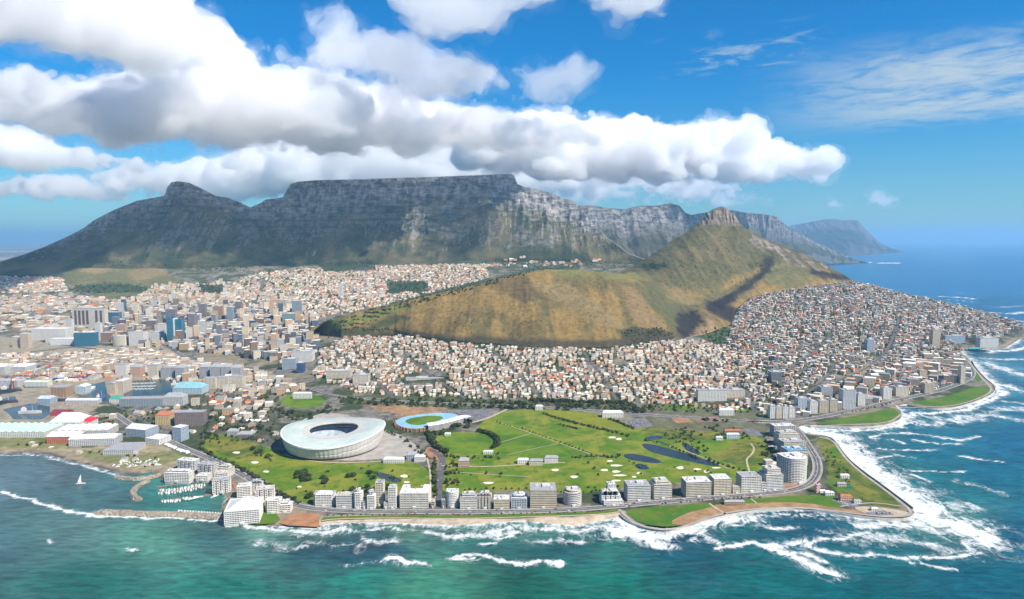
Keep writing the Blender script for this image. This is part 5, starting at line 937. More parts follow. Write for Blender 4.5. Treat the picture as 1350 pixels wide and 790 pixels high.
# ------------------------------------------------------------------ small harbour: moles, pontoons, boats
def mole(label, px, w0, z, closed_end=True, name='breakwater'):
    w = resample([tuple(float(q) for q in atz(u, v, 1.5)) for u, v in smooth_line(px, 2)], 5); n = normals2d(w); V = []; k = len(w); rnd = np.random.RandomState(len(px))
    for o, h in ((-1.0, -3), (-.72, 1.3), (-.45, z), (.45, z + .4), (.62, z + .4), (.8, 1.4), (1.0, -3)):
        j = rnd.normal(0, .7, (k, 1)) * (abs(o) > .5); V.append(np.c_[w + n * (o * w0 / 2 + j), np.full(k, h) + rnd.normal(0, .4, k) * (.3 < abs(o))])
    i = np.arange(k - 1); Q = np.concatenate([np.stack([a * k + i + 1, a * k + i, (a + 1) * k + i, (a + 1) * k + i + 1], 1) for a in range(6)]); caps = [[a * k, (a + 1) * k, (a + 1) * k, a * k] for a in range(0)]
    T = [[0, a * k, (a + 1) * k] for a in range(1, 6)] + [[k - 1, (a + 2) * k - 1, (a + 1) * k - 1] for a in range(1, 6)]
    o = np_mesh(name, np.concatenate(V), Q, [M_MOLE], T=T); tag(o, label, 'breakwater'); return w, n
m, nt, N, L, P = mat('mole_rocks'); g = geo_pos(N); vo = N.new('ShaderNodeTexVoronoi'); vo.inputs['Scale'].default_value = .35; L.new(g, vo.inputs['Vector']); n0 = nz(N, L, .05, 5, .6, g)
L.new(mixc(N, L, maprange(N, L, vo.outputs['Distance'], .1, .7), (.17, .14, .11), mixc(N, L, maprange(N, L, n0.outputs['Fac'], .3, .7), (.30, .24, .17), (.44, .37, .28))), P.inputs['Base Color']); P.inputs['Roughness'].default_value = .95; bump(N, L, vo.outputs['Distance'], 1, 1.5, P); M_MOLE = m
mole('long straight rock breakwater along the small harbour mouth', [(129, 675.5), (160, 676.5), (210, 678), (260, 679.5), (296, 682)], 20, 4.5); mole('curved rock mole with grass on its back', [(196, 634), (184, 638), (175, 646), (174, 653), (184, 659)], 15, 4.5); mole('stubby rock pier north of the curved mole', [(153, 629), (165, 631), (182, 632), (198, 630), (212, 626)], 13, 4.5)
M_PONT = plain('pontoon_planks', (.32, .20, .13), .9, .25, .2); M_HULL = plain('white_hull', (.80, .80, .79), .35, .06, .2, spec=.5); M_MAST = plain('alloy_mast', (.62, .62, .64), .4, .1, .2, .5); M_CABIN = plain('tinted_cabin', (.10, .12, .15), .2, .2, .3, spec=.5); M_DECK = plain('pale_deck', (.66, .62, .55), .7, .12, .4)
def pontoon(px, label, wd=3.0):
    w = [tuple(float(q) for q in atz(u, v, .6)) for u, v in px]; (ax, ay), (bx, by) = w; L_ = math.hypot(bx - ax, by - ay); o = MB()
    o.box(0, 0, -.3, .5, L_, wd); k = int(L_ / 9)
    for i in range(k): o.box(-L_ / 2 + (i + .5) * L_ / k, 0, -.3, .45, .9, wd + 9)
    o = o.build('pontoon', M_PONT); o.location = ((ax + bx) / 2, (ay + by) / 2, .2); o.rotation_euler = (0, 0, math.atan2(by - ay, bx - ax)); tag(o, label, 'pontoon')
pontoon([(206, 642), (258, 634.5)], 'brown pontoon along the clubhouse side of the boat basin'); pontoon([(208, 650), (272, 641)], 'brown pontoon between the two middle rows of yachts'); pontoon([(211, 660), (252, 656)], 'brown pontoon at the outer row of yachts'); pontoon([(252, 656), (297, 649)], 'broad red brown jetty from the hotel quay', 5)
def boat_parts(L_, mast):
    hull = MB(); st = 9; V = []
    for i in range(st + 1):
        t = i / st; b = L_ * .15 * (1 - max(0, t - .35) ** 2 * 2.25) ** .8 if t < .995 else .02; x = L_ * (t - .5); b = max(b, .03)
        hull.v += [(x, -b * .55, -.2), (x, -b, 1.1 + .5 * t), (x, b, 1.1 + .5 * t), (x, b * .55, -.2)]
    for i in range(st):
        for j in range(3): a = i * 4 + j; hull.f.append((a, a + 1, a + 5, a + 4)); hull.m.append(1 if j == 1 else 0)
    hull.f.append((3, 2, 1, 0)); hull.m.append(0); hull.f.append((st * 4, st * 4 + 1, st * 4 + 2, st * 4 + 3)); hull.m.append(0)
    cab = MB().prism([(-L_ * .18, -L_ * .085), (L_ * .14, -L_ * .07), (L_ * .20, 0), (L_ * .14, L_ * .07), (-L_ * .18, L_ * .085)], 1.2, 2.2); 
    if not mast: cab.prism([(-L_ * .14, -L_ * .07), (L_ * .06, -L_ * .06), (L_ * .06, L_ * .06), (-L_ * .14, L_ * .07)], 2.2, 3.6)
    ms = MB().lathe([(.16, 1.2), (.13, L_ * 1.25)], 6, x=L_ * .06); ms.box(-L_ * .16, 0, 2.3, 2.55, L_ * .42, .25)
    return hull.mesh('hull'), cab.mesh('cabin'), ms.mesh('mast')
BOATS = {}
def boat(u, v, L_, ang, mast, label, group, z=0.0, name=None, sail=False):
    key = (round(L_), mast)
    if key not in BOATS:
        a, b, c = boat_parts(L_, mast)
        for me, ms in ((a, (M_HULL, M_DECK)), (b, (M_HULL if not mast else M_DECK,)), (c, (M_MAST,))):
            for q in ms: me.materials.append(q)
        BOATS[key] = (a, b, c)
    x, y = atz(u, v, z); r = empty(name or ('sailing_yacht' if mast else 'motor_boat'), (float(x), float(y), z), ang); tag(r, label, 'yacht' if mast else 'boat', group); a, b, c = BOATS[key]
    link('hull', a, (), r); link('cabin', b, (), r)
    if mast: link('mast', c, (), r)
    return r
def boats():
    rnd = random.Random(4)
    for row, lab in (([(211.5, 647), (219.5, 647), (226.5, 646.5), (234, 645.5), (240, 644.5), (245, 643.5), (249, 642.5), (254, 641.5), (259, 640.5), (266, 640)], 'white yacht moored in the row nearest the clubhouse'), ([(209.5, 651), (219, 650.5), (227, 650), (234, 648.5), (241, 647.5), (248, 646.5), (255, 645), (262, 643)], 'white yacht moored along the middle pontoon'), ([(214, 662), (221.5, 661.5), (227.5, 661.5), (233.5, 660.5), (242, 658), (247, 657.5)], 'white yacht moored in the outermost row'), ([(214.5, 634.5), (219.5, 634), (225.5, 633.5)], 'white motor boat tied up at the clubhouse quay')):
        for u, v in row:
            boat(u, v, rnd.choice((12, 14, 16)), R(-62 + rnd.uniform(-5, 5)), 'yacht' in lab, lab, 'boats in the small harbour')
            if 'yacht' in lab: boat(u + 3.6, v - .45, rnd.choice((10, 12, 14)), R(118 + rnd.uniform(-5, 5)), rnd.random() < .7, lab.replace('white yacht', 'smaller white boat'), 'boats in the small harbour')
    boat(235.5, 633.5, 24, R(6), False, 'long white motor cruiser lying at the clubhouse quay', 'boats in the small harbour'); boat(258, 657, 27, R(38), False, 'largest white cruiser alongside the broad jetty', 'boats in the small harbour'); boat(246, 635, 14, R(30), False, 'white motor boat at the corner of the clubhouse quay', 'boats in the small harbour'); boat(283, 655, 16, R(60), False, 'white motor boat between the jetty and the hotel', 'boats in the small harbour')
    for i in range(16): u = 236 + i * 3.7; boat(u, 676 + .07 * (u - 236) - 1.6, 8, R(80 + rnd.uniform(-8, 8)), False, 'tiny white boat hauled against the long breakwater', 'small boats along the long breakwater')
    r = boat(106.5, 638, 17, R(20), True, 'lone white sailing boat under sail off the stubby pier', None, name='sailing_boat')
    me = MB(); me.face([(1.2, 0, 2.6), (-6.2, .9, 2.9), (1.0, .1, 20.5)]); me.face([(1.2, 0, 2.6), (1.0, .1, 20.5), (-6.2, .9, 2.9)]); sa = me.build('sail', plain('sailcloth', (.82, .81, .78), .8, .05, .2), [q for q in r.children if q.name.startswith('mast')][0]); s2 = sa.modifiers.new('t', 'SOLIDIFY'); s2.thickness = .06
    for row, lab in (([(166 + 4.6 * i, 506.2 - .1 * i) for i in range(9)], 'white yacht in the back row of the dock basin'), ([(166 + 4.6 * i, 510.2 - .1 * i) for i in range(9)], 'white yacht in the middle row of the dock basin'), ([(167 + 4.8 * i, 513.6 - .1 * i) for i in range(8)], 'white yacht in the front row of the dock basin')):
        for u, v in row: boat(u, v, 18, R(rnd.choice((75, 255)) + rnd.uniform(-6, 6)), True, lab, 'yachts in the dock basin', G0 + .3)
    for i in range(34):
        u = rnd.uniform(150, 210); v = 618 - (u - 150) * .06 - rnd.uniform(0, 13); 
        if 606 < v < 620: boat(u, v, rnd.choice((10, 12)), R(rnd.uniform(0, 180)), i % 3 == 0, 'white boat propped ashore in the tan boatyard', 'boats ashore in the boatyard', G0 + .4)
    for u, v, L_, a, lab, c in ((93, 500, 105, 12, 'big blue hulled ship in the repair dock', (.03, .07, .28)), (80, 529, 95, 6, 'dark hulled ship moored by the pier office', (.06, .05, .06)), (116, 514, 60, 78, 'white ferry moored stern on at the quay', (.7, .7, .68)), (40, 545, 60, 8, 'small grey ship at the mall quay', (.5, .48, .45)), (128, 495, 80, 10, 'dark red trawler by the tan pier', (.25, .06, .05)), (8, 531, 70, 4, 'green hulled ship in the outer basin', (.05, .18, .1)), (46, 508, 60, 3, 'white hulled ship under the pale green shed', (.7, .7, .68)), (14, 516, 70, 5, 'rusty hulled ship beside the outer dock', (.22, .1, .05)), (133, 526, 40, 80, 'blue tug in the narrow basin', (.05, .12, .3)), (235, 508, 45, 4, 'white tour boat by the cyan roof', (.7, .7, .68))):
        x, y = atz(u, v, G0); r = empty('ship', (float(x), float(y), G0 + .3), R(a)); tag(r, lab, 'ship', 'ships in the docks'); h = MB(); b = L_ * .075
        h.prism([(-L_ / 2, -b * .8), (L_ * .3, -b), (L_ / 2, 0), (L_ * .3, b), (-L_ / 2, b * .8)], 0, 7); h.build('hull', plain('hull_%s' % lab.split()[1], c, .6, .2, .1), r)
        MB().box(-L_ * .28, 0, 7, 15, L_ * .2, b * 1.5).box(-L_ * .28, 0, 15, 18, L_ * .12, b * 1.1).build('superstructure', M_ROOFW, r); MB().lathe([(.6, 7), (.4, 24)], 6, x=L_ * .1).build('mast', M_MAST, r); MB().lathe([(2, 15), (1.7, 21)], 10, x=-L_ * .33).build('funnel', M_RED, r)
boats()
# ------------------------------------------------------------------ lighthouse, tents, huts on the headland and in the park
def small_things():
    x, y, z0, w, h = site(1075, 1083, 650, 641, G0); r = empty('lighthouse', (x, y, z0)); tag(r, 'short square lighthouse with slanting red and white stripes', 'lighthouse')
    m, nt, N, L, P = mat('striped_render'); tc = N.new('ShaderNodeTexCoord'); sp = N.new('ShaderNodeSeparateXYZ'); L.new(tc.outputs['Object'], sp.inputs[0])
    f = math_n(N, L, 'FRACT', math_n(N, L, 'DIVIDE', math_n(N, L, 'ADD', sp.outputs[0], math_n(N, L, 'ADD', sp.outputs[2], sp.outputs[1])), 5.2)); L.new(mixc(N, L, math_n(N, L, 'LESS_THAN', f, .5), (.8, .79, .77), (.62, .08, .07)), P.inputs['Base Color'])
    MB().box(0, 4, -1, 16, 7, 7).build('tower', m, r); MB().box(0, 4, 16.02, 17, 8.4, 8.4).build('gallery', M_ROOFW, r); MB().lathe([(1.6, 17), (1.6, 19.5), (1.9, 19.6), (.2, 21)], 10, y=4).build('lantern', M_RED, r); MB().box(9, 3, -1, 4.5, 12, 8).box(19, 2, -1, 3.5, 8, 7).build('keeper_house', colmat('render_white', WHITE), r)
    for u0, u1, vb, vt, lab in ((216, 226, 588, 584, 'white event tent nearest the car park'), (224, 233, 591, 587, 'white event tent second along the coast road'), (232, 242, 595, 590, 'white event tent third along the coast road'), (240, 250, 597, 592, 'white event tent closest to the golf course')):
        x, y, z0, w, h = site(u0, u1, vb, vt, G0); r = empty('event_tent', (x, y, z0), R(-28)); tag(r, lab, 'tent', 'white event tents'); MB().box(0, 0, 0, 3.2, w * .9, 9).build('tent_wall', colmat('canvas', (.78, .77, .74)), r); MB().hip(w * .9, 9, 3.22, 3.4, .5, .4).build('tent_roof', colmat('canvas', (.78, .77, .74)), r); FOOT.append((x, y, 12))
    for (u0, u1, vb, vt, dp, c, key, roof, lab, cat) in ((682, 697, 612, 607, 12, WHITE, 'white', M_ROOFW, 'white golf clubhouse wing on the park island', 'clubhouse'), (698, 716, 614, 608, 12, CREAM, 'cream', M_ROOFG, 'cream clubhouse wing with trees on the park island', 'clubhouse'), (718, 736, 610, 604, 14, WHITE, 'white', M_ROOFG, 'grey roofed clubhouse on the park island', 'clubhouse'), (604, 618, 616, 608, 18, (.56, .36, .22), 'peach', M_ROOFG, 'peach sports pavilion beside the brick lane', 'pavilion'), (505, 532, 611, 606, 14, WHITE, 'white', M_ROOFW, 'long white marquee below the stadium plaza', 'marquee'), (536, 548, 607, 600, 18, BLUEG, 'bluegrey', M_ROOFG, 'small hall with a blue grey solar roof', 'hall'), (546, 560, 609, 603, 14, WHITE, 'white', M_ROOFW, 'white flat hall beside the solar roof', 'hall'), (637, 650, 599, 595.5, 7, WHITE, 'white', M_ROOFW, 'low white stand on the edge of the cricket oval', 'stand'), (586, 594, 575, 572, 8, WHITE, 'white', M_ROOFW, 'white scorer hut at the cricket oval', 'hut'), (706, 716, 541, 536, 12, WHITE, 'white', M_ROOFW, 'white pavilion at the top of the golf course', 'pavilion'), (794, 822, 551, 545, 20, WHITE, 'white', M_ROOFW, 'long white school hall by the car park', 'hall'), (944, 953, 581, 577, 9, WHITE, 'white', M_ROOFW, 'white dome roofed kiosk in the biodiversity garden', 'kiosk'), (958, 975, 579, 573, 10, (.5, .55, .6), 'paleblue', M_ROOFW, 'pale blue hall by the tennis courts', 'hall'), (955, 978, 573, 568, 10, (.4, .2, .15), 'brickred', M_TERRA, 'red roofed clubhouse by the tennis courts', 'clubhouse'), (948, 968, 548, 541, 16, WHITE, 'white', M_ROOFW, 'plain white hall beside the small green field', 'hall'), (1108, 1124, 661, 655, 10, (.5, .3, .2), 'peach', M_TERRA, 'red roofed cottage on the headland lawn', 'cottage'), (1126, 1136, 664, 661, 8, WHITE, 'white', M_ROOFG, 'white shed beside the red roofed cottage', 'shed'), (1108, 1120, 631, 627, 8, WHITE, 'white', M_ROOFW, 'white changing hut on the headland grass', 'hut'), (1104, 1116, 642, 638, 8, SAND, 'beige', M_ROOFG, 'sand kiosk beside the small splash pool', 'kiosk'), (1149, 1158, 674, 671, 7, WHITE, 'white', M_ROOFW, 'white kiosk at the mini golf on the point', 'kiosk'), (1088, 1100, 654, 650, 8, WHITE, 'white', M_ROOFW, 'white bungalow right of the lighthouse', 'bungalow'), (955, 982, 666, 662, 9, (.4, .35, .3), 'tan', M_ROOFG, 'low rounded shelter sunk in the brown bank', 'shelter'), (386, 410, 526, 519, 12, WHITE, 'white', M_ROOFW, 'long white pavilion above the tree ringed oval', 'pavilion'), (299, 312, 575, 569, 18, GREY, 'grey', M_ROOFG, 'flat grey depot on the golf course edge', 'depot'), (313, 332, 578, 573, 20, (.4, .36, .34), 'brownstone', M_ROOFG, 'low brown depot on the golf course edge', 'depot')):
        block(lab, u0, u1, vb, vt, dp, c, key, name=cat, cat=cat, top='hip', roof=roof, group=None, z0=G0)
    flat_poly('pool', [(1112, 641), (1123, 641), (1126, 644), (1114, 644)], .5, M_MARINA); flat_poly('pool', [(1276, 459), (1292, 458.5), (1294, 461), (1278, 461.5)], .9, plain('pool_water', (.05, .5, .48), .2, .1, .05, world=True))
    for p, m_ in (([(912, 551), (945, 549), (955, 556), (920, 557)], plain('red_court', (.30, .12, .10), .9, .2, .1, world=True)), ([(885, 552), (905, 551), (914, 557), (892, 558)], M_BRICK), ([(822, 553), (850, 551), (862, 562), (835, 566)], M_CARPARK), ([(968, 568), (990, 564), (1012, 574), (995, 576)], M_CARPARK), ([(1096, 660), (1112, 656), (1134, 668), (1122, 670)], M_CARPARK), ([(1140, 676), (1165, 673), (1180, 679), (1150, 680)], M_CARPARK), ([(655, 662), (697, 655), (697, 648), (660, 650)], M_CARPARK)):
        flat_poly('court' if m_ is not M_CARPARK else 'car_park', p, .42, m_)
    w = [tuple(float(q) for q in atz(u, v, 2.5)) for u, v in smooth_line([(817, 678), (828, 687), (850, 695.5), (880, 699), (905, 696), (930, 686), (955, 680)])]
    for px, lab in (([(817, 679), (828, 688), (850, 696), (880, 699.5), (905, 697), (930, 687), (955, 680.5), (985, 675), (1022, 671.5), (1060, 670.5), (1090, 674.5), (1120, 679.5), (1150, 683.5), (1180, 685.5), (1200, 684), (1206, 677)], 'long pale sea wall round the front of the headland'), ([(1204, 670), (1180, 652), (1160, 637), (1140, 623), (1122, 608.5), (1112, 597), (1104, 585), (1096, 577), (1080, 574)], 'pale sea wall along the surf side of the headland'), ([(1068, 562.5), (1100, 562.5), (1130, 564), (1165, 562), (1184, 556), (1190, 549)], 'curved sea wall under the first bay lawn'), ([(1196, 534), (1215, 538), (1240, 540), (1265, 537), (1295, 527), (1313, 517), (1311, 508), (1299, 499), (1289, 488), (1281, 477)], 'curved sea wall under the far bay lawn')):
        o = strip('sea_wall', [tuple(float(q) for q in atz(u, v, 2.5)) for u, v in smooth_line(px)], 1.6, .9, M_KERB, 0, 9); tag(o, lab, 'wall')
small_things()
# ------------------------------------------------------------------ cranes and containers in the docks
def docks():
    ym = plain('crane_steel', (.45, .12, .06), .6, .2, .2)
    for u, vb, hgt, a, lab in ((28, 482, 52, .4, 'red lattice crane west of the container yard'), (64, 498, 46, 1.9, 'red dock crane beside the blue hulled ship'), (104, 502, 38, -.6, 'red dock crane at the tan pier'), (18, 512, 44, 1.1, 'red dock crane on the outer dock')):
        x, y = atz(u, vb, G0); r = empty('dock_crane', (float(x), float(y), G0), a); tag(r, lab, 'crane', 'dock cranes')
        t = MB()
        for p in (-4, 4):
            for q in (-4, 4): t.box(p, q, 0, hgt * .6, 1.2, 1.2)
        t.build('portal', ym, r); MB().box(0, 0, hgt * .6 + .02, hgt * .6 + 5, 9, 8).build('cab', M_ROOFW, r); MB().box(0, 0, hgt * .6 + 5, hgt, 1.6, 1.6).build('mast', ym, r)
        j = MB(); j.box(14, 0, -.6, .6, 40, 1.6); j = j.build('jib', ym, r); j.location = (0, 0, hgt * .82); j.rotation_euler = (0, R(-28), 0)
    rnd = random.Random(3); bx = MB().box(0, 0, 0, 2.6, 12.2, 2.5).mesh('container'); ms = []
    for n, c in (('red', (.4, .05, .04)), ('blue', (.04, .12, .35)), ('white', (.65, .64, .6)), ('green', (.06, .22, .12)), ('brown', (.28, .12, .06))):
        me = bx.copy(); me.materials.append(plain('container_' + n, c, .6, .2, .3)); ms.append((n, me))
    for (u0, u1, v0, v1, nn) in ((34, 84, 474, 488, 70), (0, 60, 496, 500, 40), (100, 150, 476, 484, 40)):
        for i in range(nn):
            n, me = rnd.choice(ms); x, y = atz(rnd.uniform(u0, u1), rnd.uniform(v0, v1), G0); x = round(float(x) / 14) * 14; y = round(float(y) / 5) * 5
            o = link('shipping_container', me, ()); o.location = (x, y, G0 + .1 + rnd.choice((0, 2.62))); tag(o, n + ' shipping container stacked in the dock yard', 'container', 'shipping containers in the dock yard')
docks()
# ------------------------------------------------------------------ cars
def cars():
    body = MB(); pr = [(-2.2, .35), (-2.2, .95), (-1.9, 1.0), (-1.5, 1.02), (1.1, .98), (2.15, .85), (2.2, .4)]
    k = len(pr); body.v += [(x, -.88, z) for x, z in pr] + [(x, .88, z) for x, z in pr]; body.f += [tuple(range(k)), tuple(range(2 * k - 1, k - 1, -1))] + [(i, (i + 1) % k + 0, k + (i + 1) % k, k + i) for i in range(k)]; body.m += [0] * (k + 2)
    bm_ = body.mesh('car_body'); cb = MB(); a = [(-1.9, -.8, 1.0), (1.0, -.8, 1.0), (1.0, .8, 1.0), (-1.9, .8, 1.0), (-1.5, -.66, 1.5), (.3, -.66, 1.5), (.3, .66, 1.5), (-1.5, .66, 1.5)]; cb.v += a; cb.f += [(0, 1, 5, 4), (1, 2, 6, 5), (2, 3, 7, 6), (3, 0, 4, 7), (4, 5, 6, 7)]; cb.m += [1, 1, 1, 1, 0]; cm = cb.mesh('cabin')
    wh = MB()
    wh.v += [(.33 * math.cos(t), y, .33 * math.sin(t)) for y in (-.1, .1) for t in np.linspace(0, 6.283, 10, endpoint=False)]; wh.f += [tuple(range(10)), tuple(range(19, 9, -1))] + [(i, 10 + i, 10 + (i + 1) % 10, (i + 1) % 10) for i in range(10)]; wh.m += [0] * 12; wm = wh.mesh('wheel'); wm.materials.append(plain('tyre_rubber', (.03, .03, .03)))
    cols = (('white', (.78, .78, .77)), ('silver', (.5, .5, .52)), ('dark grey', (.08, .08, .09)), ('red', (.45, .04, .04)), ('blue', (.05, .1, .3))); MS = {}
    for n, c in cols:
        a, b = bm_.copy(), cm.copy(); p = plain('car_paint_' + n.replace(' ', '_'), c, .3, .05, .3, spec=.5); a.materials.append(p); b.materials.append(p); b.materials.append(M_GLASS); MS[n] = (a, b)
    rnd = random.Random(8)
    def car(x, y, z, ang, where, grp):
        n = rnd.choices([c[0] for c in cols], (6, 3, 2, 1, 1))[0]; r = empty('car', (x, y, z), ang); tag(r, '%s car %s' % (n, where), 'car', grp); link('car_body', MS[n][0], (), r); link('cabin', MS[n][1], (), r)
        for wx in (-1.35, 1.35):
            for wy in (-.82, .82): o = link('wheel', wm, (), r); o.location = (wx, wy, .33)
    for w, wd, where, grp, umin, umax, step in ((BEACH_ROAD, 14, 'on the coast road in front of the sea front flats', 'cars along the coast road', -900, 900, 22), (SEA_ROAD, 18, 'on the coast road of the far bay', 'cars along the bay road', 400, 3000, 40), (MAIN_ROAD, 20, 'on the wide road behind the park', 'cars on the wide park road', -700, 900, 40)):
        p = resample(w, 2.0); n = normals2d(p); i = 5
        while i < len(p) - 5:
            if umin < p[i][0] < umax:
                lane = rnd.choice((-5.6, -2.2, 2.2, 5.6)) if wd < 19 else rnd.choice((-5, -2, 2, 5)); q = p[i] + n[i] * lane; t = math.atan2(-n[i][0], n[i][1]) + (0 if lane < 0 else math.pi)
                car(q[0], q[1], max(G0, float(ground_z(np.array([q[0]]), np.array([q[1]]), False)[0])) + .56, t, where, grp)
            i += max(4, int(rnd.expovariate(1 / (step / 2.0))))
    for (u0, v0, u1, v1, nn, where) in ((1104, 661, 1128, 669, 9, 'parked on the headland car park by the cottage'), (1144, 678, 1174, 677, 12, 'parked on the car park at the tip of the headland'), (824, 556, 852, 560, 12, 'parked on the school car park beside the golf course'), (660, 655, 694, 652, 9, 'parked behind the low sand coloured flats'), (572, 668, 582, 608, 8, 'driving up the brick lane to the stadium'), (250, 600, 300, 614, 10, 'parked beside the coast road above the harbour'), (585, 544, 640, 549, 14, 'parked behind the athletics ground')):
        for i in range(nn): t = (i + .5) / nn; x, y = atz(u0 + (u1 - u0) * t, v0 + (v1 - v0) * t + rnd.uniform(-.5, .5), G0); car(float(x), float(y), G0 + .52, rnd.choice((1.4, 1.7, 4.6)), where, 'cars ' + where.split(' to the')[0])
cars()

# ------------------------------------------------------------------ the town: houses, blocks, sheds; and trees
def surf_z(x, y):
    z = ground_z(x, y, False)
    hz = HILL.z(x, y); b = HILL.at(x / np.maximum(y, 1)); inh = (y > b[0][0]) & (y < b[-1][0]) & (x / y > HILL.L[0][0, 0]) & (x / y < HILL.L[0][-1, 0])
    rz = RANGE.z(x, y); b2 = RANGE.at(x / np.maximum(y, 1)); inr = (y > b2[0][0])
    if inh.any(): hz = np.array(hz); hz[inh] = hill_surface(np.asarray(x)[inh], np.asarray(y)[inh])
    return np.where(inh, np.maximum(z, hz), np.where(inr, np.maximum(z, rz), z))
RNG = np.random.RandomState(11)
def candidates(poly, ang, sx, sy, jit, street=0, row=2, srow=0):
    """lots on a street grid turned by ang, kept where they are seen inside the outline"""
    y0, y1 = 1150, 6100
    us = [p[0] for p in poly]; vs = [p[1] for p in poly]
    pts = [land_at(u, v) for u, v in poly]; xs = [p[0] for p in pts]; ys = [p[1] for p in pts]; cx, cy = np.mean(xs), np.mean(ys); Rr = max(np.hypot(np.array(xs) - cx, np.array(ys) - cy)) * 1.05
    na, nb = int(Rr / sx) + 1, int(Rr / sy) + 1; a, b = np.meshgrid(np.arange(-na, na + 1), np.arange(-nb, nb + 1)); a = a.ravel(); b = b.ravel()
    gx = a * sx + ((a + (b // 8) * 3) // 7) * street; gy = b * sy + (b // row) * srow; gx = gx + 30 * np.sin(gy / 190.) + 14 * np.sin(gy / 61.); gy = gy + 26 * np.sin(gx / 160.); gx = gx - gx.mean(); gy = gy - gy.mean()
    gx = gx + RNG.uniform(-jit, jit, gx.shape) * sx; gy = gy + RNG.uniform(-jit, jit, gy.shape) * sy
    c, s_ = math.cos(ang), math.sin(ang); x = cx + gx * c - gy * s_; y = cy + gx * s_ + gy * c
    k = (y > y0) & (y < y1) & (np.abs(x) < y * .95); x, y = x[k], y[k]; z = surf_z(x, y); u, v = proj(x, y, z)
    k = in_poly(u, v, poly) & (u > -170) & (u < 1390)
    for p in NOBUILD: k &= ~in_poly(u, v, p)
    x, y, z, u, v = x[k], y[k], z[k], u[k], v[k]
    d = coast_depth(x, y); k = d > 32
    for w, wd in ROADS:
        k &= seg_dist(x, y, w) > wd / 2 + 6
    for fx, fy, fr in FOOT: k &= (x - fx) ** 2 + (y - fy) ** 2 > (fr + 6) ** 2
    return x[k], y[k], z[k], u[k], v[k]
WALLS = np.array([lin(c) for c in ((232, 226, 214), (240, 236, 228), (222, 208, 184), (214, 196, 170), (226, 214, 200), (200, 190, 176), (205, 176, 146), (236, 230, 220))]) * np.array([.90, .835, .74])
CWALL = np.array([lin(c) for c in ((120, 126, 138), (104, 92, 90), (150, 142, 134), (82, 104, 126), (138, 112, 92), (190, 190, 190))])
ROOFS = {'terracotta': lin((176, 98, 66)), 'grey': lin((150, 148, 148)), 'white': lin((224, 216, 202)), 'dark': lin((84, 82, 86)), 'tan': lin((190, 160, 130))}
HS = []                                                    # x y z w d h rise rot ridge(0 gable 1 hip) wall roofname kind group label-place
def add_houses(poly, ang, place, sx=19, sy=21, mix=(.34, .24, .24, .10, .08), blocks=.06, size=1.0, hmul=1.0, drop=.06, grp=None, street=12, srow=10, trees=.16):
    x, y, z, u, v = candidates(poly, ang, sx, sy, .24, street, 2, srow)
    for i in range(len(x)):
        r = RNG.rand()
        if r < drop: continue
        if r < drop + trees: TREES.append((x[i] + RNG.uniform(-4, 4), y[i] + RNG.uniform(-4, 4), z[i], RNG.uniform(5, 11), 'green garden tree among the houses ' + place, 'garden trees ' + place)); continue
        big = RNG.rand() < blocks
        if big: w, d, h = sx * RNG.uniform(.8, 1.4), sy * RNG.uniform(.7, 1.0), (RNG.uniform(10, 26) if sx > 20 else RNG.uniform(8, 17)) * hmul * (RNG.uniform(1.6, 2.6) if 'centre' in place and RNG.rand() < .13 else 1)
        else: w, d, h = sx * RNG.choice((.55, .7, .8, 1.15), p=(.3, .35, .2, .15)) * RNG.uniform(.85, 1.1) * size, sy * RNG.uniform(.5, .86) * size, RNG.choice((3.5, 6, 6.5, 8.5)) * hmul
        nm = RNG.choice(list(ROOFS), p=mix) if not big else RNG.choice(['white', 'grey', 'tan'], p=(.5, .35, .15))
        flat = big or nm == 'white' and RNG.rand() < .7
        HS.append((x[i], y[i], z[i], w, d, h, .12 if flat else RNG.uniform(.25, .42) * min(w, d), ang + RNG.choice((0, 0, math.pi / 2)) + RNG.normal(0, .16), 0 if RNG.rand() < .4 else 1, (CWALL[RNG.randint(len(CWALL))] if big and 'centre' in place and RNG.rand() < .55 else WALLS[RNG.randint(len(WALLS))]), nm, 'block' if big else 'house', place))
        if RNG.rand() < .5: TREES.append((x[i] + sx * .5, y[i] - sy * .48, z[i], RNG.uniform(4, 9), 'green garden tree among the houses ' + place, 'garden trees ' + place))
TREES = []
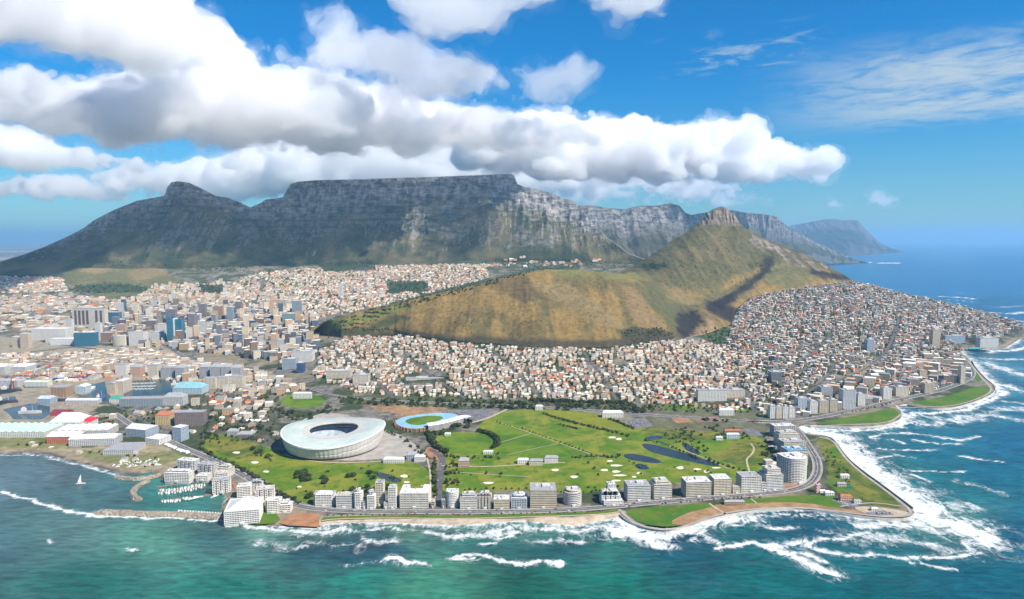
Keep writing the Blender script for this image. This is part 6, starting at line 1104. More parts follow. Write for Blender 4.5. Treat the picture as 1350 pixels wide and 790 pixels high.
def house_arrays(H_):
    n = len(H_); A = np.array([h[:7] + (h[7], h[8]) for h in H_], float); x, y, z, w, d, hh, rise, rot, hip = A.T
    sw = d > w; w, d, rot = np.where(sw, d, w), np.where(sw, w, d), np.where(sw, rot + math.pi / 2, rot)
    c, s_ = np.cos(rot), np.sin(rot); L_ = []
    def P(px, py, pz): L_.append(np.stack([x + c * px - s_ * py, y + s_ * px + c * py, z + pz], 1))
    a, b = w / 2, d / 2; rl = a - hip * b * .8
    for pz in (-7 + 0 * x, hh):
        P(-a, -b, pz); P(a, -b, pz); P(a, b, pz); P(-a, b, pz)
    o = .35; P(-a - o, -b - o, hh - .15); P(a + o, -b - o, hh - .15); P(a + o, b + o, hh - .15); P(-a - o, b + o, hh - .15); P(-rl, 0 * x, hh + rise); P(rl, 0 * x, hh + rise)
    V = np.stack(L_, 1).reshape(-1, 3); o = (np.arange(n) * 14)[:, None]
    Q = np.concatenate([[[0, 1, 5, 4]], [[1, 2, 6, 5]], [[2, 3, 7, 6]], [[3, 0, 4, 7]], [[8, 9, 13, 12]], [[10, 11, 12, 13]]]); T = np.array([[9, 10, 13], [11, 8, 12]])
    QQ = (o[:, :, None] + Q[None]).reshape(-1, 4); TT = (o[:, :, None] + T[None]).reshape(-1, 3)
    wc = np.array([h[9] for h in H_]) * RNG.uniform(.82, 1.05, (n, 1)); rc = np.array([ROOFS[h[10]] for h in H_]) * RNG.uniform(.7, 1.25, (n, 1)); rc = np.minimum(rc, .85)
    gw = (hip < .5)[:, None]; tc = np.where(gw, wc, rc)
    C = np.concatenate([np.stack([wc, wc, wc, wc, rc, rc * .96], 1).reshape(-1, 3), np.stack([tc, tc], 1).reshape(-1, 3)])
    return V, QQ, TT, C
NOBUILD += [[(508, 371), (562, 371), (566, 385), (512, 388)], [(412, 345), (492, 343), (496, 357), (428, 359)], [(262, 376), (294, 376), (296, 386), (264, 387)], [(640, 352), (690, 350), (690, 362), (645, 366)]]
P_GP = [(432, 456), (462, 443), (520, 441), (600, 453), (700, 460), (800, 461), (885, 449), (930, 450), (948, 458), (985, 470), (1000, 500), (1010, 548), (940, 538), (860, 532), (700, 527), (560, 524), (470, 518), (410, 496)]
P_SP = [(950, 462), (964, 440), (973, 408), (990, 395), (1016, 386), (1060, 380), (1125, 371), (1180, 385), (1230, 396), (1280, 408), (1320, 418), (1350, 430), (1390, 440), (1390, 446), (1348, 448), (1320, 460), (1276, 462), (1262, 466), (1276, 478), (1282, 494), (1240, 512), (1195, 522), (1120, 538), (1070, 548), (1010, 552), (990, 500), (975, 470)]
add_houses(P_GP, .12, 'between the grassy hill and the park', 14, 15.5, (.20, .22, .46, .06, .06), .10, drop=.03, street=11, srow=9)
P_SP1 = [p for p in P_SP]
add_houses(P_SP, -.55, 'on the slope above the bay', 14, 15.5, (.17, .25, .43, .10, .05), .13, drop=.03, street=11, srow=9, trees=.17)
add_houses([(1060, 546), (1120, 538), (1195, 522), (1240, 512), (1276, 497), (1270, 478), (1250, 466), (1215, 470), (1170, 490), (1110, 510), (1065, 528)], -.5, 'along the bay promenade', 30, 32, (.1, .35, .4, .1, .05), .9, drop=.35, trees=.2)
# the bowl under the flat mountain
add_houses([(345, 360), (420, 354), (560, 350), (650, 348), (690, 352), (640, 368), (560, 388), (500, 404), (460, 412), (420, 420), (395, 400), (350, 385), (300, 378), (320, 366)], .25, 'in the bowl under the flat mountain', 20, 22, (.25, .2, .4, .07, .08), .07, 1.0, 1.1, .08, street=14, srow=12, trees=.2)
add_houses([(200, 378), (300, 372), (350, 385), (395, 400), (420, 420), (400, 440), (330, 425), (270, 405), (200, 400), (150, 396), (190, 388)], .3, 'on the town slope behind the towers', 22, 24, (.15, .25, .45, .07, .08), .22, 1.1, 1.3, .1, street=14, srow=12)
add_houses([(-170, 368), (60, 364), (84, 368), (88, 384), (40, 386), (-170, 388)], .1, 'below the long left slope', 22, 24, (.22, .15, .45, .05, .13), .03, 1.0, 1.1, .03, street=10, srow=8, trees=.08)
add_houses([(-170, 392), (100, 390), (150, 396), (200, 402), (220, 410), (90, 412), (-170, 418)], .15, 'in the flat quarter beyond the railway', 27, 30, (.22, .34, .14, .22, .08), .25, 1.1, 1.0, .1, trees=.12)
add_houses([(160, 408), (220, 400), (300, 404), (400, 420), (425, 432), (415, 452), (430, 470), (400, 482), (340, 474), (260, 464), (225, 458), (160, 458), (130, 440)], .3, 'in the city centre', 24, 26, (.04, .36, .42, .12, .06), .78, 1.15, 1.3, .08, trees=.1)
add_houses([(-170, 420), (60, 416), (130, 424), (130, 446), (60, 436), (-170, 440)], .2, 'beside the railway yards', 32, 36, (.06, .4, .3, .18, .06), .35, 1.2, .8, .2)
add_houses([(-170, 470), (60, 466), (150, 462), (215, 462), (262, 484), (262, 498), (150, 500), (40, 506), (-170, 506)], .12, 'around the docks', 21, 23, (.12, .25, .36, .1, .17), .3, 1.1, .8, .12)
add_houses([(60, 470), (200, 470), (240, 478), (330, 484), (420, 515), (430, 522), (340, 520), (262, 515), (200, 500)], .3, 'beside the highway', 21, 23, (.08, .36, .34, .14, .08), .5, 1.1, 1.0, .1)
add_houses([(140, 532), (240, 536), (280, 518), (345, 520), (370, 545), (368, 568), (350, 586), (300, 568), (262, 574), (215, 560), (180, 548)], .1, 'among the trees by the stadium', 21, 23, (.30, .36, .18, .14, .02), .15, 1.0, .9, .12, trees=.45)
add_houses([(-170, 578), (58, 576), (150, 588), (190, 566), (160, 545), (66, 552), (60, 572)], .1, 'by the wharf mall', 17, 19, (.08, .33, .4, .1, .09), .12, 1.0, .8, .3)
add_houses([(-170, 578), (60, 578), (110, 589), (150, 594), (140, 602), (90, 597), (40, 590), (-170, 588)], .1, 'on the shore strip before the wharf mall', 15, 16, (.08, .33, .36, .1, .13), .0, 1.0, .7, .3, trees=.4)
add_houses([(150, 600), (215, 600), (225, 612), (205, 622), (165, 616)], .1, 'round the tan boatyard', 17, 18, (.08, .33, .36, .1, .13), .0, 1.0, .7, .45, trees=.25)
add_houses([(840, 548), (940, 540), (1000, 556), (1012, 572), (940, 566), (880, 562)], .1, 'beside the sports courts', 30, 30, (.25, .3, .35, .05, .05), .15, 1, .8, .5, trees=.4)
add_houses([(1010, 588), (1022, 590), (1032, 618), (1012, 620)], .1, 'behind the headland flats', 16, 20, (.1, .4, .3, .15, .05), .3, 1, 1, .1)
add_houses([(640, 342), (700, 338), (760, 338), (800, 344), (760, 352), (690, 352)], .2, 'on the wooded slope behind the hill', 40, 44, (.2, .2, .5, .05, .05), .05, 1.0, 1.1, .3, trees=.4)
add_houses([(430, 676), (560, 677), (700, 677), (700, 676), (560, 674)], 0, 'x', 60, 60, drop=1, trees=0)
def town():
    M_HOUSE = col_attr('house_render', .14, .25, .85); M_BLOCK = col_attr('block_render', .10, .1, .8, windows=True)
    for kind, mt, name, cat in (('house', M_HOUSE, 'house', 'house'), ('block', M_BLOCK, 'flat_block', 'block of flats')):
        L_ = [h for h in HS if h[11] == kind]; L_.sort(key=lambda h: math.hypot(h[0], h[1]) / math.sqrt(h[3] * (h[5] + h[4] * .4)))
        print(kind, len(L_))
        for h in L_[:300]:
            q = (0, 0, 0) + h[3:]; V, Q, T, C = house_arrays([q]); o = np_mesh(name, V, Q, [mt], col=C, T=T); o.location = h[:3]
            tag(o, ('%s roofed house standing %s' if kind == 'house' else 'mid rise block with a flat %s roof %s') % (h[10], h[12]), cat, '%ss %s' % (cat if kind == 'house' else 'block', h[12]))
        rest = L_[300:]
        if rest:
            V, Q, T, C = house_arrays(rest); o = np_mesh('houses' if kind == 'house' else 'blocks', V, Q, [mt], col=C, T=T)
            tag(o, 'dense mass of small pale houses with red and grey roofs' if kind == 'house' else 'scatter of pale flat roofed mid rise blocks through the city', 'houses' if kind == 'house' else 'blocks', kind='stuff')
town()
# ------------------------------------------------------------------ trees
SY = np.arange(2300, 6400, 12.0)
def hit(u, v):
    """the first ground the sight meets, hills and mountains included"""
    if v > 466: return land_at(u, v)
    x, z = aty(u, v, SY); k = np.nonzero(z <= surf_z(x, SY))[0]
    return (float(x[k[0]]), float(SY[k[0]])) if len(k) else land_at(u, v)
def tree_line(px, gap, r0, r1, where, grp, jit=3):
    w = resample([hit(u, v) for u, v in px], gap)
    for x, y in w: TREES.append((x + RNG.uniform(-jit, jit), y + RNG.uniform(-jit, jit), None, RNG.uniform(r0, r1), where, grp))
def tree_patch(poly, n, r0, r1, where, grp):
    us = [p[0] for p in poly]; vs = [p[1] for p in poly]; k = 0; t = 0
    while k < n and t < 12000:
        t += 1; u, v = RNG.uniform(min(us), max(us)), RNG.uniform(min(vs), max(vs))
        if in_poly(u, v, poly): x, y = hit(u, v); TREES.append((x, y, None, RNG.uniform(r0, r1), where, grp)); k += 1
tree_line([(302, 611), (330, 626), (352, 640), (372, 655), (395, 664)], 7, 6, 10, 'dark bush lining the curve of the coast road', 'trees along the golf course edge', 2)
tree_patch([(387, 626), (405, 624), (415, 628), (408, 635), (390, 636)], 16, 9, 13, 'big dark tree in the round clump on the golf course', 'clump on the golf course')
for a, n, lab in (([(422, 630), (436, 632), (430, 640), (420, 638)], 5, 'bush beside the round clump'), ([(455, 622), (470, 620), (470, 630), (456, 630)], 5, 'tree pair on the western fairway'), ([(440, 648), (520, 638), (520, 645), (445, 655)], 24, 'tree in the belt between fairway and sea front flats'), ([(484, 622), (500, 622), (496, 634), (486, 632)], 7, 'tree beside the small dark pond'), ([(335, 590), (348, 600), (342, 605), (330, 598)], 8, 'tree on the rise west of the stadium'), ([(355, 598), (368, 604), (362, 612), (352, 606)], 6, 'tree on the slope west of the stadium'), ([(398, 655), (412, 650), (416, 664), (400, 662)], 8, 'tree beside the hipped white flats'), ([(362, 575), (374, 590), (380, 602), (366, 596)], 7, 'tree at the stadium plaza edge'), ([(294, 568), (340, 562), (345, 584), (300, 582)], 30, 'bushy tree at the depot'), ([(262, 572), (290, 566), (290, 585), (268, 590)], 22, 'bushy tree on the rough grass corner')):
    tree_patch(a, n, 6, 11, lab, 'trees of the golf course')
tree_line([(560, 567), (568, 578), (574, 590), (590, 598)], 5, 9, 13, 'dark tree in the row west of the cricket oval', 'trees round the cricket oval'); tree_line([(632, 570), (645, 573), (655, 580), (656, 589), (648, 592)], 5, 8, 12, 'dark tree in the row east of the cricket oval', 'trees round the cricket oval'); tree_patch([(560, 568), (580, 562), (620, 556), (622, 564), (590, 570), (572, 582)], 34, 8, 12, 'brown dark tree under the athletics ground', 'trees round the cricket oval')
tree_line([(716, 546), (735, 552), (760, 559), (790, 566), (815, 572), (830, 576)], 6, 6, 9, 'olive tree in the long diagonal row of the park', 'diagonal row of park trees'); tree_line([(725, 548), (750, 556), (780, 562), (812, 570)], 9, 5, 8, 'olive tree in the long diagonal row of the park', 'diagonal row of park trees')
tree_line([(655, 557), (700, 570), (742, 585), (780, 599)], 13, 4, 7, 'small tree beside the field path', 'trees beside the field path'); tree_line([(755, 604), (790, 602), (808, 604), (816, 602)], 7, 6, 9, 'shrub along the golf course stream', 'shrubs along the stream'); tree_line([(735, 560), (762, 566), (745, 562)], 7, 5, 8, 'shrub in the middle of the fairway', 'fairway shrubs')
tree_line([(850, 581), (870, 584), (895, 593), (920, 605)], 6, 4, 8, 'reedy bush on the canal bank', 'bushes on the canal bank'); tree_patch([(868, 572), (915, 574), (940, 592), (930, 602), (905, 590), (880, 582)], 46, 4, 8, 'olive bush in the biodiversity garden', 'bushes in the garden'); tree_line([(930, 604), (948, 612), (975, 620), (1000, 626)], 7, 5, 8, 'bush on the garden edge above the fairway', 'bushes on the garden edge'); tree_patch([(996, 578), (1020, 574), (1028, 610), (1016, 622), (1004, 600)], 34, 6, 10, 'dark tree behind the headland flats', 'trees behind the headland flats'); tree_patch([(880, 566), (950, 562), (1000, 574), (990, 580), (900, 574)], 40, 6, 10, 'garden tree below the sports courts', 'trees below the sports courts'); tree_patch([(920, 552), (955, 550), (962, 556), (928, 558)], 20, 8, 11, 'dense tree by the red court', 'trees by the red court')
tree_line([(595, 646), (650, 646), (700, 645), (760, 652), (800, 645)], 12, 4, 8, 'shrub behind the sea front flats', 'shrubs behind the sea front'); tree_patch([(586, 615), (604, 606), (606, 640), (588, 648)], 34, 5, 9, 'tree in the strip east of the brick lane', 'trees along the brick lane'); tree_line([(574, 605), (572, 625), (574, 655)], 8, 6, 9, 'tree lining the brick lane', 'trees along the brick lane')
tree_line([(800, 552), (818, 558), (836, 566)], 5, 7, 10, 'bright green tree by the school car park', 'trees by the school car park')
tree_patch([(340, 518), (366, 522), (370, 540), (400, 548), (436, 536), (442, 542), (405, 556), (366, 552), (340, 540)], 70, 8, 13, 'tall dark tree ringing the round sports oval', 'trees ringing the sports oval'); tree_patch([(225, 545), (280, 540), (345, 560), (360, 575), (340, 585), (265, 575), (225, 580)], 110, 7, 12, 'dark street tree between hospital and stadium', 'trees between hospital and stadium'); tree_patch([(150, 535), (215, 540), (212, 570), (170, 555)], 36, 6, 10, 'tree among the wharf streets', 'trees among the wharf streets')
tree_patch([(445, 524), (560, 528), (700, 530), (860, 535), (860, 546), (700, 540), (520, 536), (450, 531)], 420, 8, 13, 'avenue tree along the wide park road', 'avenue trees of the park road'); tree_line([(700, 529), (760, 531), (830, 533)], 5, 10, 14, 'large tree in the old avenue behind the park', 'old avenue trees'); tree_line([(1075, 553), (1110, 546), (1150, 538), (1200, 525), (1240, 514), (1272, 500)], 13, 4, 7, 'palm sized tree on the bay lawn edge', 'trees on the bay lawn edge'); tree_patch([(1075, 582), (1090, 590), (1120, 622), (1130, 640), (1105, 640), (1090, 610)], 40, 3, 6, 'low bush on the headland grass', 'bushes on the headland'); tree_line([(985, 490), (1005, 500), (1030, 511)], 5, 8, 11, 'tree in the green avenue through the suburb', 'green avenue of the suburb')
tree_line([(433, 680), (520, 678.5), (600, 679), (700, 678), (790, 675)], 11, 2.2, 3.6, 'low shrub between the coast road and the beach', 'shrubs along the beach'); tree_line([(830, 668), (880, 663.5), (940, 659), (1000, 656)], 8, 3, 5, 'small tree between the coast road and the front lawn', 'trees along the front lawn')
tree_patch([(380, 645), (420, 612), (470, 612), (560, 622), (560, 640), (470, 640), (430, 655)], 18, 4, 8, 'small round tree scattered on the western fairway', 'scattered fairway trees'); tree_patch([(590, 612), (700, 616), (820, 606), (950, 622), (940, 636), (800, 644), (640, 644)], 22, 4, 8, 'small round tree scattered on the southern fairway', 'scattered fairway trees'); tree_line([(262, 590), (280, 602), (300, 611)], 6, 6, 10, 'dark bush where the coast road meets the golf course', 'trees along the golf course edge'); tree_patch([(510, 566), (545, 584), (560, 596), (556, 602), (530, 580), (505, 568)], 26, 6, 9, 'plaza tree between the two stadiums', 'plaza trees'); tree_patch([(585, 600), (640, 602), (660, 598), (660, 606), (600, 612)], 30, 5, 9, 'bush south of the cricket oval', 'bushes south of the oval')
tree_patch([(840, 533), (1000, 538), (1005, 548), (860, 543)], 60, 6, 10, 'tree by the small green fields behind the park', 'trees by the small fields'); tree_line([(1000, 470), (1040, 446), (1090, 424), (1140, 408)], 9, 7, 11, 'street tree in the belt across the bay slope', 'tree belts of the bay slope'); tree_line([(1050, 500), (1090, 470), (1130, 440), (1150, 420)], 9, 7, 11, 'street tree in the belt across the bay slope', 'tree belts of the bay slope'); tree_line([(1100, 440), (1180, 430), (1240, 425)], 9, 7, 11, 'street tree in the belt across the bay slope', 'tree belts of the bay slope'); tree_line([(560, 470), (700, 480), (860, 478)], 9, 6, 10, 'street tree in the belt below the grassy hill', 'tree belt below the hill'); tree_line([(480, 500), (640, 505), (800, 505)], 11, 6, 9, 'street tree in the belt below the grassy hill', 'tree belt below the hill')
tree_patch([(508, 371), (562, 371), (566, 385), (512, 388)], 150, 9, 15, 'tree of the dark park in the bowl', 'park trees in the bowl'); tree_patch([(412, 344), (492, 342), (496, 357), (428, 359)], 220, 9, 15, 'tree of the wood at the foot of the flat mountain', 'wood at the mountain foot'); tree_patch([(262, 376), (294, 376), (296, 386), (264, 387)], 90, 9, 15, 'tree of the dark knoll on the town slope', 'trees on the town knoll')
tree_line([(432, 444), (470, 441), (520, 440), (600, 451), (700, 459), (800, 460), (880, 449)], 7, 5, 10, 'dark bush along the foot of the grassy hill', 'bushes along the hill foot'); tree_patch([(540, 408), (620, 385), (700, 370), (800, 364), (860, 384), (890, 428), (800, 448), (700, 450), (600, 440)], 420, 2.5, 5.5, 'low bush on the open grassy hill', 'bushes on the open hill'); tree_patch([(860, 350), (920, 312), (980, 312), (1050, 345), (1000, 370), (940, 400), (880, 372)], 260, 4, 8, 'low bush on the flank of the pointed peak', 'bushes on the pointed peak')
tree_patch([(925, 438), (955, 432), (974, 441), (971, 454), (946, 459), (926, 452)], 120, 7, 11, 'green tree in the wood above the suburb', 'wood above the suburb'); tree_patch([(845, 350), (876, 345), (880, 353), (850, 357)], 40, 10, 14, 'dark pine on the saddle of the hill', 'pines on the saddle'); tree_line([(704, 357), (716, 356), (725, 355.5), (738, 356)], 8, 9, 13, 'dark pine on the hill crest', 'pines on the hill crest')
tree_patch([(560, 390), (640, 370), (700, 356), (700, 362), (640, 378), (560, 400), (480, 424), (480, 414)], 220, 8, 12, 'dark tree at the back foot of the hill', 'trees at the back foot of the hill'); tree_patch([(405, 440), (440, 428), (500, 412), (520, 410), (500, 424), (450, 442), (425, 448)], 120, 6, 10, 'tree on the low end of the grassy hill', 'trees on the low end of the hill'); tree_patch([(640, 343), (800, 340), (860, 350), (800, 356), (700, 356), (640, 352)], 300, 9, 14, 'tree of the wooded slope behind the hill', 'trees of the wooded slope'); tree_patch([(88, 378), (190, 376), (200, 386), (100, 388)], 120, 10, 15, 'tree of the park above the railway', 'trees above the railway'); tree_patch([(100, 345), (330, 350), (520, 345), (520, 352), (330, 360), (240, 356), (100, 352)], 200, 9, 15, 'tree at the foot of the flat mountain', 'trees at the mountain foot'); tree_patch([(820, 438), (880, 432), (895, 448), (830, 452)], 90, 6, 9, 'dark bush at the burnt foot of the hill', 'bushes at the hill foot')
def crown_mesh(seed, leafy):
    r = np.random.RandomState(seed); V, Tt, C = [], [], []; k = 0
    for _ in range(5 if not leafy else 7):                     # inner masses
        c = r.normal(0, .33, 3) * [1, 1, .55]; s_ = r.uniform(.35, .58); v = IV0 * (1 + r.uniform(-.28, .28, (len(IV0), 1))) * s_ * [1, 1, .8] + c; V.append(v); Tt.append(IT0 + k); k += len(v); C += [r.uniform(.7, 1.2)] * len(IT0)
    for _ in range(130 if leafy else 0):                       # leaf clumps thrown round the outside
        d = r.normal(0, 1, 3); d /= np.linalg.norm(d); d[2] = abs(d[2]) * .9 - .25; p = d * r.uniform(.62, 1.08) * [1, 1, .78]; q = r.normal(0, .15, (4, 3)); V.append(p + q); Tt.append(np.array([[0, 1, 2], [0, 2, 3], [0, 3, 1]]) + k); k += 4; C += [r.uniform(.55, 1.45)] * 3
    return np.concatenate(V), np.concatenate(Tt), np.array(C)
IV0, IT0 = ico(1)
def trees():
    X = np.array([t[0] for t in TREES]); Yy = np.array([t[1] for t in TREES]); Zz = surf_z(X, Yy); rr = np.array([t[3] for t in TREES]) * .5
    ok = np.ones(len(X), bool); d = coast_depth(X, Yy); ok &= d > 12
    for w, wd in ROADS[:3]: ok &= seg_dist(X, Yy, w) > wd / 2 + 1
    for fx, fy, fr in FOOT: ok &= (X - fx) ** 2 + (Yy - fy) ** 2 > (fr * .86) ** 2
    U, V_ = proj(X, Yy, Zz); ok &= (U > -5) & (U < 1355)
    idx = np.nonzero(ok)[0]; idx = idx[np.argsort(-rr[idx] / np.hypot(X, Yy)[idx])]; print('trees', len(idx))
    m, nt, N, L, P = mat('tree_leaves'); a = N.new('ShaderNodeAttribute'); a.attribute_name = 'Col'; L.new(a.outputs['Color'], P.inputs['Base Color']); P.inputs['Roughness'].default_value = .9; P.inputs['Specular IOR Level'].default_value = .15
    greens = [(.030, .050, .014), (.045, .066, .018), (.060, .075, .022), (.028, .044, .020), (.075, .080, .026)]; bark = plain('bark', (.12, .09, .06)); CM = []
    for k in range(10):
        v, t, c = crown_mesh(k, True); me_o = np_mesh('crown', v, None, [m], col=np.array(greens[k % 5])[None] * c[:, None], T=t); CM.append(me_o.data); bpy.data.objects.remove(me_o)
    tk = MB().lathe([(.10, -.6), (.07, .3), (.05, .9)], 6); tk.v += []; TM = tk.mesh('trunk'); TM.materials.append(bark)
    for j, i in enumerate(idx[:300]):
        r = float(rr[i]); t = TREES[i]; rt = empty('tree', (X[i], Yy[i], Zz[i]), RNG.uniform(0, 6.28)); tag(rt, t[4], 'tree', t[5]); c = link('crown', CM[RNG.randint(10)], (), rt); c.location = (0, 0, r * 1.05); c.scale = (r * 1.1, r * 1.1, r * RNG.uniform(.9, 1.25)); k = link('trunk', TM, (), rt); k.scale = (r, r, r)
    VV, TT, CC = [], [], []; k = 0; tmpl = [crown_mesh(50 + q, False) for q in range(8)]
    for i in idx[300:]:
        v, t, c = tmpl[RNG.randint(8)]; r = rr[i]; an = RNG.uniform(0, 6.28); ca, sa = math.cos(an), math.sin(an); p = np.stack([v[:, 0] * ca - v[:, 1] * sa, v[:, 0] * sa + v[:, 1] * ca, v[:, 2] * 1.1], 1) * r * 1.15 + [X[i], Yy[i], Zz[i] + r * .75]; VV.append(p); TT.append(t + k); k += len(v); g = np.array(greens[RNG.randint(5)]); CC.append(g[None] * c[:, None] * RNG.uniform(.8, 1.25))
    o = np_mesh('trees', np.concatenate(VV), None, [m], col=np.concatenate(CC), T=np.concatenate(TT)); tag(o, 'mass of small green trees scattered through the town and slopes', 'trees', kind='stuff')
trees()

# ------------------------------------------------------------------ clouds (all above the haze) and the haze
IV, IT = ico(2)
def cloud_mat(name, dens):
    m = bpy.data.materials.new(name); m.use_nodes = True; N = m.node_tree.nodes; N.clear()
    o = N.new('ShaderNodeOutputMaterial'); p = N.new('ShaderNodeVolumePrincipled')
    p.inputs['Color'].default_value = (.995, .995, 1, 1); p.inputs['Density'].default_value = dens; p.inputs['Anisotropy'].default_value = .25
    m.node_tree.links.new(p.outputs[0], o.inputs['Volume']); return m
def blob_mesh(V, T, vox, lump, seed, offs):
    o = np_mesh('cloud', V, None, T=T)
    rm = o.modifiers.new('r', 'REMESH'); rm.mode = 'VOXEL'; rm.voxel_size = vox
    for i, (sc, st) in enumerate(((13 * vox, 5.0), (5.5 * vox, 3.6), (2.3 * vox, 2.0))):
        t = bpy.data.textures.new('billow', 'CLOUDS'); t.noise_scale = 1.0; t.noise_depth = 3; t.noise_basis = 'ORIGINAL_PERLIN' if i else 'BLENDER_ORIGINAL'
        e = bpy.data.objects.new('texture_space', None); COL.objects.link(e); e.scale = (sc, sc, sc * .8); e.location = (seed * 37.0 + offs * 91, seed * 11, offs * 50)
        d = o.modifiers.new('d', 'DISPLACE'); d.texture = t; d.texture_coords = 'OBJECT'; d.texture_coords_object = e; d.strength = vox * st * lump; d.mid_level = .55
    rm = o.modifiers.new('r2', 'REMESH'); rm.mode = 'VOXEL'; rm.voxel_size = vox * .85
    dg = bpy.context.evaluated_depsgraph_get(); me = bpy.data.meshes.new_from_object(o.evaluated_get(dg)); n = len(me.vertices)
    co = np.zeros(n * 3, np.float32); me.vertices.foreach_get('co', co); co = co.reshape(-1, 3); fl = 1232 + offs * 2
    co[:, 2] = np.maximum(co[:, 2], fl + 14 * vn(co[:, 0] / 60, co[:, 1] / 60, 3))
    me.calc_loop_triangles(); tr = np.zeros(len(me.loop_triangles) * 3, np.int32); me.loop_triangles.foreach_get('vertices', tr); tr = tr.reshape(-1, 3)
    bpy.data.objects.remove(o); bpy.data.meshes.remove(me)
    for e in [q for q in COL.objects if q.name.startswith('texture_space')]: bpy.data.objects.remove(e)
    return co, tr
def cloud(poly, y, dy, n, vox, dens, seed, label, rmax=48, lump=1.0, rmin=4, fringe=.10, warp=24, ky=0.0):
    rnd = np.random.RandomState(seed); P = np.array(poly, float); VV = []; V2 = []; TT = []; k = 0; tries = 0
    while k < n and tries < 60000:
        tries += 1
        u = rnd.uniform(P[:, 0].min(), P[:, 0].max()); v = rnd.uniform(P[:, 1].min(), P[:, 1].max())
        wu = u + warp * 2.2 * float(fbm(u / 34, v / 22, 3, seed) - .5); wv = v + warp * 1.5 * float(fbm(u / 30 + 9, v / 20, 3, seed + 5) - .5)
        if not in_poly(wu, wv, poly): continue
        e = float(seg_dist(wu, wv, poly, True)); e = max(e, rmin)
        r_px = min(e, rmax) * rnd.uniform(.38, 1.08)
        if r_px > .5 * e + 6 and rnd.rand() < .35: continue
        yy = y + ky * u + rnd.uniform(-dy, dy); r = r_px * yy / F
        x, z = aty(u, v, yy); z = max(float(z), 1262 + r * .62)
        sc = np.array([r * rnd.uniform(.9, 1.3), r * rnd.uniform(1, 1.7), r * rnd.uniform(.62, .95)]); c = np.array([float(x), yy, z])
        VV.append(IV * sc + c); V2.append(IV * (sc * 1.12 + vox * .9) + c); TT.append(IT + k * len(IV)); k += 1
    T = np.concatenate(TT)
    a, ta = blob_mesh(np.concatenate(VV), T, vox, lump, seed, 0); b, tb = blob_mesh(np.concatenate(V2), T, vox * 1.1, lump * 1.6, seed + 3, 1)
    o = np_mesh('cloud', np.concatenate([a, b]), None, [cloud_mat('cloud_vapour', dens), cloud_mat('cloud_fringe', dens * fringe)], T=np.concatenate([ta, tb + len(a)]), mat_idx=np.r_[np.zeros(len(ta), int), np.ones(len(tb), int)], smooth=True)
    tag(o, label, 'cloud')
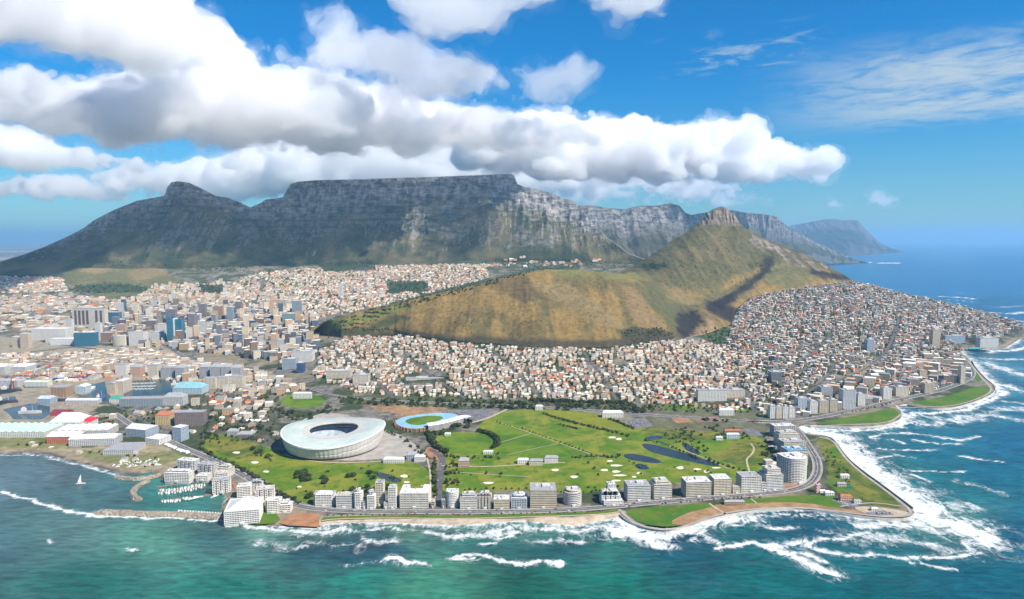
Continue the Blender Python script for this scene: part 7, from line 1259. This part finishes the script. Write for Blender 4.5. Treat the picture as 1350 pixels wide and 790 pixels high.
def all_clouds():
    cloud([(-260, 100), (0, 90), (40, 86), (80, 96), (110, 92), (170, 86), (240, 80), (300, 66), (345, 76), (380, 90), (420, 88), (450, 102), (480, 112), (500, 150), (480, 196), (420, 206), (360, 200), (300, 204), (240, 198), (190, 200), (120, 190), (60, 176), (0, 164), (-260, 158)],
          6150, 1150, 1400, 26, .0065, 1, 'broad white cloud bank lying over the jagged shoulder peak', 24, 1.5)
    cloud([(390, 94), (420, 88), (450, 102), (520, 116), (600, 132), (650, 139), (690, 147), (740, 160), (790, 178), (760, 194), (700, 202), (640, 198), (560, 206), (480, 202), (430, 206), (400, 150)],
          6750, 850, 760, 27, .0065, 14, 'white cloud bank lying over the flat-topped mountain', 24, 1.5)
    cloud([(560, 170), (640, 144), (690, 142), (740, 150), (770, 158), (800, 152), (830, 148), (880, 153), (930, 160), (965, 150), (990, 149), (1004, 166), (1012, 186), (1050, 190), (1070, 198), (1100, 192), (1118, 206), (1112, 226), (1085, 238), (1040, 246), (980, 246), (900, 243), (800, 245), (720, 242), (620, 230)],
          9500, 1000, 1100, 32, .0075, 2, 'heaped white cloud that ends above the pointed peak', 22, 1.5)
    cloud([(300, 196), (340, 176), (420, 170), (560, 168), (700, 180), (800, 205), (900, 226), (980, 240), (1020, 252), (960, 258), (880, 262), (800, 264), (720, 263), (640, 258), (540, 256), (430, 258), (350, 258), (300, 236)],
          13600, 1100, 900, 48, .0045, 3, 'grey cloud layer just behind the flat mountain top', 26, 1.5)
    cloud([(-220, 168), (0, 162), (40, 166), (66, 178), (80, 192), (120, 196), (150, 206), (210, 210), (190, 222), (140, 226), (100, 230), (60, 230), (0, 228), (-220, 228)], 12500, 700, 430, 42, .006, 4, 'small heaped cloud low over the left shoulder of the range', 22, 1.5)
    cloud([(100, 232), (160, 220), (200, 212), (240, 206), (290, 204), (340, 204), (400, 212), (420, 236), (390, 260), (340, 266), (280, 264), (220, 260), (150, 254)], 14000, 700, 340, 48, .0045, 5, 'pale cloud behind the jagged shoulder peak', 24, 1.5)
    cloud([(-80, 232), (0, 228), (40, 234), (90, 232), (150, 242), (210, 252), (170, 266), (80, 268), (0, 266), (-80, 266)], 14200, 600, 240, 46, .0036, 6, 'lowest strip of cloud beyond the long left slope', 14, 1.3)
    cloud([(700, 250), (760, 246), (840, 250), (900, 254), (960, 256), (1030, 262), (1000, 270), (900, 272), (800, 272), (720, 270)], 16200, 700, 260, 55, .0026, 15, 'thin pale cloud low behind the buttresses and the pointed peak', 14, 1.3)
    cloud([(-120, -60), (225, -60), (245, -8), (288, 18), (320, 46), (330, 74), (318, 92), (270, 98), (200, 100), (130, 94), (90, 80), (60, 66), (20, 60), (-120, 50)], 3500, 260, 520, 20, .006, 7, 'big white cloud overhead, nearest of all', 40, 1.7, ky=7.0)
    cloud([(318, 70), (360, 62), (400, 72), (412, 44), (398, 10), (440, -10), (470, 30), (520, 20), (560, 50), (640, 78), (700, 112), (700, 138), (620, 138), (540, 124), (470, 112), (420, 104), (360, 92)], 5600, 360, 260, 25, .0026, 8, 'thin grey cloud veil between the bank and the high puffs', 30, 1.7)
    cloud([(450, -50), (740, -50), (738, 4), (715, 26), (680, 22), (640, 48), (600, 60), (555, 56), (540, 20), (500, 0), (460, -12)], 5000, 300, 200, 23, .0024, 9, 'soft white cloud at the very top of the sky', 32, 1.5)
    cloud([(758, -50), (900, -50), (892, 6), (872, 22), (840, 38), (805, 34), (775, 22)], 5000, 260, 120, 20, .0034, 10, 'rounded white cloud beside the open blue', 28, 1.4)
    cloud([(655, 90), (690, 84), (724, 84), (745, 64), (772, 74), (793, 84), (784, 106), (764, 130), (735, 143), (700, 130), (672, 110)], 5900, 260, 130, 20, .0016, 11, 'ragged grey puff hanging alone above the bank', 24, 1.6)
    cloud([(1136, 258), (1146, 248), (1158, 246), (1170, 256), (1182, 270), (1160, 278), (1136, 276)], 17500, 400, 40, 50, .0014, 12, 'tiny far puff over the open sea', 9, 1.3)
    cloud([(1090, 262), (1100, 256), (1112, 260), (1122, 270), (1104, 276)], 17500, 400, 24, 50, .0012, 13, 'tiny far puff beside the end of the heaped cloud', 8, 1.3)
all_clouds()
def make_haze():
    x0, x1, y0, y1, z0, z1 = -130000, 130000, -3000, 128000, -12, 1215
    V = [(x, y, z) for z in (z0, z1) for y in (y0, y1) for x in (x0, x1)]
    Q = [(0, 2, 3, 1), (4, 5, 7, 6), (0, 1, 5, 4), (2, 6, 7, 3), (0, 4, 6, 2), (1, 3, 7, 5)]
    m = bpy.data.materials.new('haze_air'); m.use_nodes = True; N = m.node_tree.nodes; N.clear()
    o = N.new('ShaderNodeOutputMaterial'); p = N.new('ShaderNodeVolumePrincipled')
    p.inputs['Color'].default_value = (.36, .68, .96, 1); p.inputs['Density'].default_value = 3.3e-5; p.inputs['Anisotropy'].default_value = .2
    m.node_tree.links.new(p.outputs[0], o.inputs['Volume'])
    h = np_mesh('haze', np.array(V, float), np.array(Q), [m]); tag(h, kind='stuff')
make_haze()
